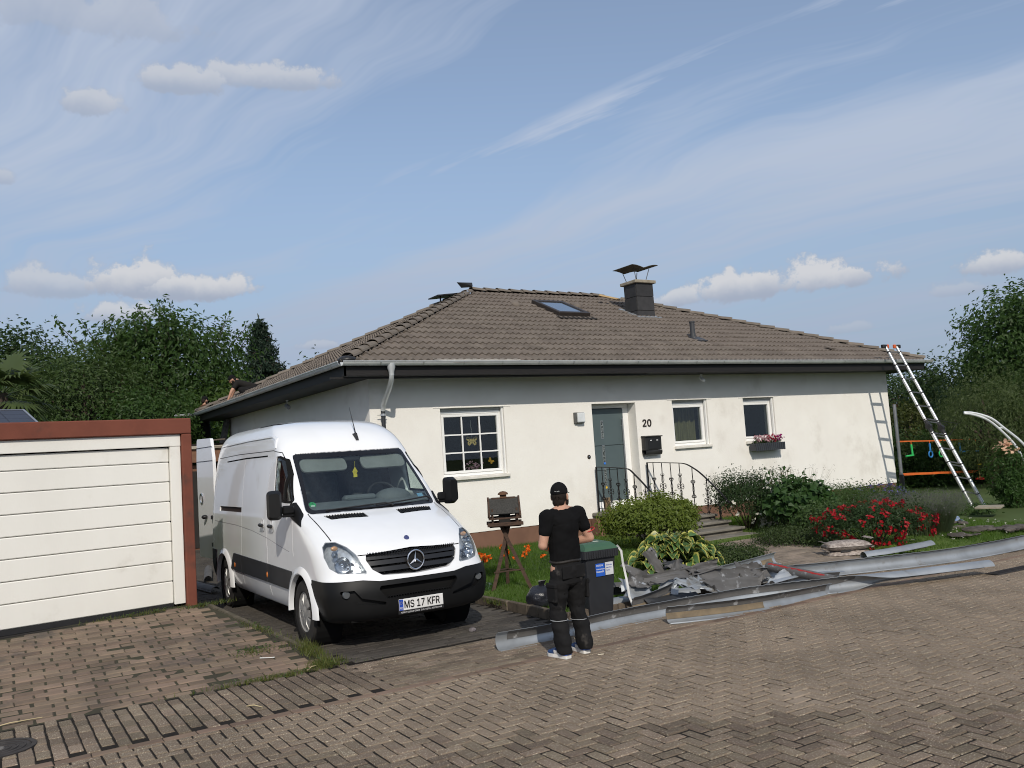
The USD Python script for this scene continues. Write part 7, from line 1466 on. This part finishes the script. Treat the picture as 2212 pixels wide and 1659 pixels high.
# weeds in the joints
Ltuft = leafM('tuft_blade', (.19, .21, .05), (.10, .115, .03), .35, patch=5, young=(.36, .31, .13))
def tuft(label, x, y, n, h, rad, rad2, rz, seed, z):
    rg2 = np.random.default_rng(seed); t = thing('weed_tuft', label, 'weeds', (x, y, z), rz); q = rg2.normal(0, 1, (n, 2))*[rad, rad2]
    gm_ = grass('', q[:, 0], q[:, 1], h, .004, Lgrass, seed, lambda X, Y: 0*X); obj('foliage', gm_, Ltuft, t)
    c = np.c_[rg2.normal(0, rad, 60), rg2.normal(0, rad2, 60), rg2.random(60)*.03 + .005]; obj('leaves', leaf_quads(c, np.tile([0, 0, 1.], (60, 1)), .035, rg2, .5), Lmid, t)
for k, (lab, x, y, n, h, r1, r2, rz) in enumerate((('long grass tuft along the forecourt kerb near the front wheel', 2.86, 9.0, 480, .10, .05, .28, 0), ('grass tuft at the street end of the forecourt kerb', 2.84, 8.48, 380, .085, .10, .08, 0), ('row of small weeds where forecourt and band stones meet', 2.35, 8.37, 420, .06, .32, .03, 0), ('grass sprouting at the foot of the garage pier', 2.42, 11.50, 160, .06, .16, .03, .15), ('thin weeds on the kerb between garage and front wheel', 2.62, 10.2, 260, .06, .04, .45, .1), ('low weeds on the forecourt bricks near the kerb', 2.40, 9.3, 160, .05, .14, .10, 0), ('small weed in the lawn kerb by the driveway', 5.60, 9.9, 120, .09, .03, .12, 0), ('fine grass in the gap below the garage door', 1.65, 11.50, 160, .06, .30, .012, .147))): tuft(lab, x, y, n, h, r1, r2, rz, 90 + k, float(zf(0, y)) if x < 3 else .05)
# ------------------------------------------------------------------ trees and hedges
bark = M('bark', (.085, .065, .05), (.05, .04, .032), rough=.95, scale=6, bump=.01, bscale=14, stretch=(1, 1, .25))
def tree(name, label, cat, x, y, z0, zc, radii, ncl, per, size, mat, seed, spread=.32, trunk=.16, lobes=9, shell=.55, droop=.3, aspect=.5, lobe=.38, limbs=16, group=None, up_=.35, low=None):
    rg = np.random.default_rng(seed); t = thing(name, label, cat, (x, y, z0), 0, group)
    c, d, cc = clumped(ncl, per, radii, spread, rg, lobes=lobes, shell=shell, lobe=lobe, low=low); c[:, 2] += zc - z0; c[:, 2] = np.maximum(c[:, 2], .1); obj('crown', leaf_quads(c, d, size, rg, aspect, droop, up=up_), mat, t)
    m_ = MB(); h = zc - z0; m_.tube(spl([(0, 0, -.1), (.08, .05, h*.5), (-.05, .1, h + radii[2]*.45)], 9), np.linspace(trunk, trunk*.25, 9), 8)
    for k in range(limbs): e = cc[rg.integers(len(cc))]*rg.uniform(.75, 1.0) + [0, 0, h]; s0 = h*rg.uniform(.45, 1.1); m_.tube(spl([(0.02, .05, s0), (e[0]*.45, e[1]*.45, s0*.4 + e[2]*.6), e], 7), np.linspace(trunk*.42, trunk*.07, 7), 6)
    obj('trunk', m_, bark, t, smooth=True); return t
Lcherry = leafM('cherry_leaf', (.125, .205, .045), (.042, .082, .020), .36, patch=.9, young=(.20, .25, .075)); Ldark = leafM('dark_leaf', (.085, .145, .036), (.034, .062, .018), .28, patch=.7); Lolive = leafM('olive_leaf', (.115, .165, .038), (.048, .080, .022), .3, patch=.6); Lwillow = leafM('willow_leaf', (.165, .215, .078), (.075, .105, .036), .33, patch=.8); Lfresh = leafM('fresh_leaf', (.15, .22, .04), (.06, .105, .022), .35, patch=.8); Lfar = leafM('far_leaf', (.085, .135, .048), (.04, .07, .026), .25, patch=.4)
ch_t = tree('cherry_tree', 'large cherry tree with spiky shoots behind the garages', 'tree', 5.5, 31.5, 0, 5.35, (2.65, 2.3, 1.95), 330, 46, .19, Lcherry, 101, spread=.34, trunk=.2, lobes=12, droop=1.0, aspect=.42)
rg = np.random.default_rng(102); cs, ds, tw = [], [], MB()
for k in range(34):
    a = rg.uniform(0, 2*PI); q = rg.random()**.6; b = np.array([math.cos(a)*q*2.5, math.sin(a)*q*2.0, 5.9 + rg.uniform(0, .9)*(1 - q*.5)]); e = b + np.array([math.cos(a)*.55*q + rg.normal(0, .2), math.sin(a)*.5*q, rg.uniform(.6, 1.45)]); tw.tube([b, e], [.02, .006], 4)
    for s in np.linspace(0, 1, 12): p = b + (e - b)*s; cs += [p + rg.normal(0, .10, 3) for _ in range(5)]; ds += [unit(rg.normal(0, 1, 3)) for _ in range(5)]
obj('shoots', leaf_quads(np.array(cs), np.array(ds), .19, rg, .42, 1.0), Lcherry, ch_t); obj('twigs', tw, bark, ch_t)
tree('broad_tree', 'broad round dark green tree left of the cherry tree', 'tree', 2.8, 29.4, 0, 4.15, (2.25, 1.9, 1.75), 420, 44, .12, Lolive, 103, spread=.26, lobes=10, lobe=.2)
tree('hedge_tree', 'dense bushy green tree rising just above the garage roof edge', 'tree', 4.4, 27.2, 0, 3.1, (1.6, 1.2, 1.35), 200, 44, .13, Lcherry, 104, spread=.26, lobes=9)
tree('hedge_tree', 'dark dense hedge tree low behind the palm', 'tree', 1.2, 31.0, 0, 3.6, (1.9, 1.4, 1.6), 170, 40, .15, Ldark, 105, spread=.3)
tree('far_tree', 'distant dark tree at the far left edge of the skyline', 'tree', 1.6, 47.6, 0, 7.2, (1.9, 1.8, 2.0), 150, 40, .24, Ldark, 106, spread=.42, lobes=8)
tree('far_tree', 'distant low tree on the skyline between broad tree and left edge', 'tree', 4.0, 46.6, 0, 6.3, (1.9, 1.7, 1.6), 120, 40, .24, Lfar, 107, spread=.42)
tree('light_bush', 'light green bush right behind the roofers', 'bush', 6.9, 29.6, 0, 3.5, (1.5, 1.2, 1.25), 190, 40, .15, Lfresh, 108, spread=.26)
tree('light_bush', 'green bush behind the rear garage roof left of the roofers', 'bush', 5.4, 28.6, 0, 2.7, (1.5, 1.1, 1.2), 170, 40, .15, Lcherry, 109, spread=.26)
tree('far_tree', 'dark tree between the cherry tree and the fir', 'tree', 9.0, 39.0, 0, 4.3, (2.2, 1.9, 2.2), 170, 40, .20, Ldark, 110, spread=.4)
tree('far_tree', 'dark bushy tree showing behind the left roof slope', 'tree', 12.6, 37.0, 0, 4.3, (2.3, 1.9, 1.9), 150, 40, .20, Ldark, 111, spread=.4)
# fir with drooping tiers
fir = thing('fir_tree', 'dark conical fir with drooping tips behind the left roof edge', 'tree', (10.55, 37.8, 0)); rg = np.random.default_rng(112); H = 8.55; C2, D2, br = [], [], MB(); br.tube([(0, 0, 0), (0, 0, H - .05)], [.16, .01], 8)
for k in range(330):
    f = rg.random()**.85; z = 1.2 + (H - 1.35)*f; a = rg.uniform(0, 2*PI); L = (1 - f)*4.0*rg.uniform(.75, 1.12) + .10; s = np.linspace(.12, 1, 7); P = np.c_[np.cos(a)*s*L, np.sin(a)*s*L, z + L*(.16*s - .42*s**2)]; br.tube(P[::2], [.025, .018, .012, .006], 4, caps=False)
    for p in P: m_ = int(5 + 9*(1 - f)); C2.append(p + rg.normal(0, .10, (m_, 3))*[1, 1, .55] - [0, 0, .05]); D2.append(np.tile([math.cos(a), math.sin(a), -.5], (m_, 1)))
C2.append(np.c_[rg.normal(0, .05, 40), rg.normal(0, .05, 40), rg.uniform(H - .7, H + .1, 40)]); D2.append(rg.normal(0, 1, (40, 3)))
obj('needles', leaf_quads(np.concatenate(C2), np.concatenate(D2), .23, rg, .34, .9, up=.15), leafM('fir_needle', (.055, .092, .046), (.022, .040, .024), .15, patch=1.0), fir); obj('trunk', br, bark, fir)
# fan palm
palm = thing('fan_palm', 'fan palm with drooping fronds behind the solar panels', 'palm', (.50, 24.0, 0)); rg = np.random.default_rng(113); obj('trunk', MB().tube([(0, 0, 0), (.05, 0, 2.2), (0, 0, 4.2)], [.14, .12, .13], 10), bark, palm); pl_m = leafM('palm_leaf', (.15, .19, .075), (.07, .10, .035), .3, patch=1.5, young=(.26, .25, .10))
for k in range(26):
    a = k*2.4 + rg.normal(0, .2); el = rg.uniform(-.6, 1.25); L = rg.uniform(.55, .8); d = np.array([math.cos(a)*math.cos(el), math.sin(a)*math.cos(el), math.sin(el)]); c = np.array([0, 0, 4.15]) + d*L; s_ = unit(np.cross(d, [0, 0, 1.0])); n2 = np.cross(s_, d); V, F = [], []; pet = MB().tube([(0, 0, 4.15), c], .012, 4)
    for q in range(24):
        th = (q - 11.5)/12*1.75; dd = unit(d*math.cos(th) + s_*math.sin(th)); ll = rg.uniform(.62, .85)*(.75 + .25*math.cos(th)); w_ = .034; sd2 = np.cross(dd, n2); i = len(V); V += [c - sd2*w_*.4, c + sd2*w_*.4, c + dd*ll*.6 + sd2*w_ - [0, 0, .05], c + dd*ll*.6 - sd2*w_ - [0, 0, .05], c + dd*ll - [0, 0, .22*rg.uniform(.6, 1.5)]]; F += [[i, i + 1, i + 2], [i, i + 2, i + 3], [i + 3, i + 2, i + 4]]
    pet.add(np.array(V), np.array(F)); obj('frond', pet, pl_m, palm)
# right side
tree('tall_tree', 'tall leafy tree rising at the right edge of the photo', 'tree', 32.6, 17.2, -.4, 4.2, (2.3, 1.9, 2.75), 330, 46, .19, Lcherry, 121, spread=.34, trunk=.2, lobes=11, droop=.6)
tree('willow', 'pale grey-green spreading tree behind the white arched poles', 'tree', 26.9, 15.6, -.4, 1.95, (1.9, 1.5, 1.5), 330, 46, .105, Lwillow, 122, spread=.24, lobes=10, droop=1.4, aspect=.28)
tree('willow', 'loose green tree between the arched poles and the right edge', 'tree', 29.2, 14.9, -.4, 2.2, (1.7, 1.5, 1.6), 220, 46, .13, Lolive, 123, spread=.26, lobes=9, droop=1.0, aspect=.35)
tree('far_tree', 'far dark tree on the skyline just right of the house corner', 'tree', 38.0, 26.2, -.4, 2.9, (2.3, 2.0, 1.75), 170, 40, .20, Lfar, 124, spread=.36)
tree('far_tree', 'far tree on the skyline right of the ladder', 'tree', 36.2, 22.6, -.4, 2.7, (2.2, 2.0, 1.8), 170, 40, .20, Ldark, 125, spread=.36)
tree('far_tree', 'large distant tree filling the gap beside the tall right tree', 'tree', 37.6, 20.4, -.4, 3.4, (2.4, 2.0, 2.1), 170, 40, .20, Lfar, 126, spread=.36)
tree('hedge_tree', 'yellowish green bush beside the red roof far behind the ladder', 'bush', 31.0, 21.2, -.4, 1.5, (1.3, 1.1, 1.3), 150, 44, .13, leafM('yellow_leaf', (.14, .15, .03), (.06, .075, .02), .35, patch=.9), 127, spread=.22)
for k, (x, y, zc, rx_, rz_, mt, lab) in enumerate(((26.2, 19.4, .75, 1.35, 1.25, Ldark, 'dark hedge shrub behind the orange lines next to the house'), (27.9, 18.3, .6, 1.2, 1.15, Lcherry, 'green hedge shrub behind the orange lines at the ladder'), (29.4, 17.3, .65, 1.25, 1.2, Ldark, 'dark hedge shrub behind the climbing rope'), (31.0, 16.4, .8, 1.35, 1.3, Ldark, 'dark hedge shrub behind the lilies at the right edge'), (32.8, 15.6, .9, 1.5, 1.5, Lcherry, 'green hedge shrub at the far right edge'))): tree('hedge_shrub', lab, 'hedge', x, y, -.4, zc, (rx_, 1.0, rz_), 230, 44, .11, mt, 130 + k, spread=.22, lobes=9, trunk=.07, up_=.2)
for k, (x, y, zc, rr_, lab) in enumerate(((29.8, 23.2, 1.5, 1.9, 'tall dark hedge tree close behind the right house corner'), (33.2, 19.6, 1.8, 1.9, 'tall dark hedge tree behind the pale spreading tree'))): tree('hedge_tree', lab, 'tree', x, y, -.4, zc, (rr_, 1.5, 1.9), 240, 44, .15, Ldark, 140 + k, spread=.3)
# far red roof
fh = thing('far_house', 'far house with a red tiled roof showing between the trees', 'house', (54.6, 37.4, -.4), math.radians(20)); obj('wall', MB().box((0, 0, 1.0), (5.0, 4.0, 2.6)), render_white, fh); obj('roof', MB().add([(-2.8, -2.4, 2.3), (2.8, -2.4, 2.3), (2.8, 2.4, 2.3), (-2.8, 2.4, 2.3), (-2.8, 0, 4.0), (2.8, 0, 4.0)], [[0, 1, 5], [0, 5, 4], [2, 3, 4], [2, 4, 5], [0, 4, 3], [1, 2, 5]]), M('red_tiles', (.32, .085, .05), (.22, .06, .04), rough=.8, scale=4, stretch=(1, 1, 6)), fh)
for k in range(3): w_ = obj('window', MB().box((-1.5 + k*1.5, -2.01, 1.2), (.8, .04, 1.0)), dark, fh)
af = obj('air_freshener', MB().add(*_hull([(0, 0, .09), (-.035, 0, .03), (.035, 0, .03), (.02, .008, 0), (-.02, .008, 0)])).tube([(0, 0, .09), (0, 0, .16)], .002, 4).box((0, 0, -.02), (.045, .02, .04)), M('yellow_felt', (.62, .50, .04), (.5, .38, .04), rough=.8), label='yellow ornament hanging from the mirror inside the van windscreen', cat='ornament')
UsdGeom.Xformable(af).AddTranslateOp().Set(Gf.Vec3d(4.00, 10.38, 1.82))
pl_ = obj('roof_plank', MB().box((0, 0, 0), (.62, .10, .045), Rz(-.4) @ Ry(.25), (15.35, 19.4, 6.18)), M('new_timber', (.50, .37, .20), (.42, .30, .16), rough=.7, scale=5), label='light timber plank lying on the tiles beside the chimney', cat='plank')
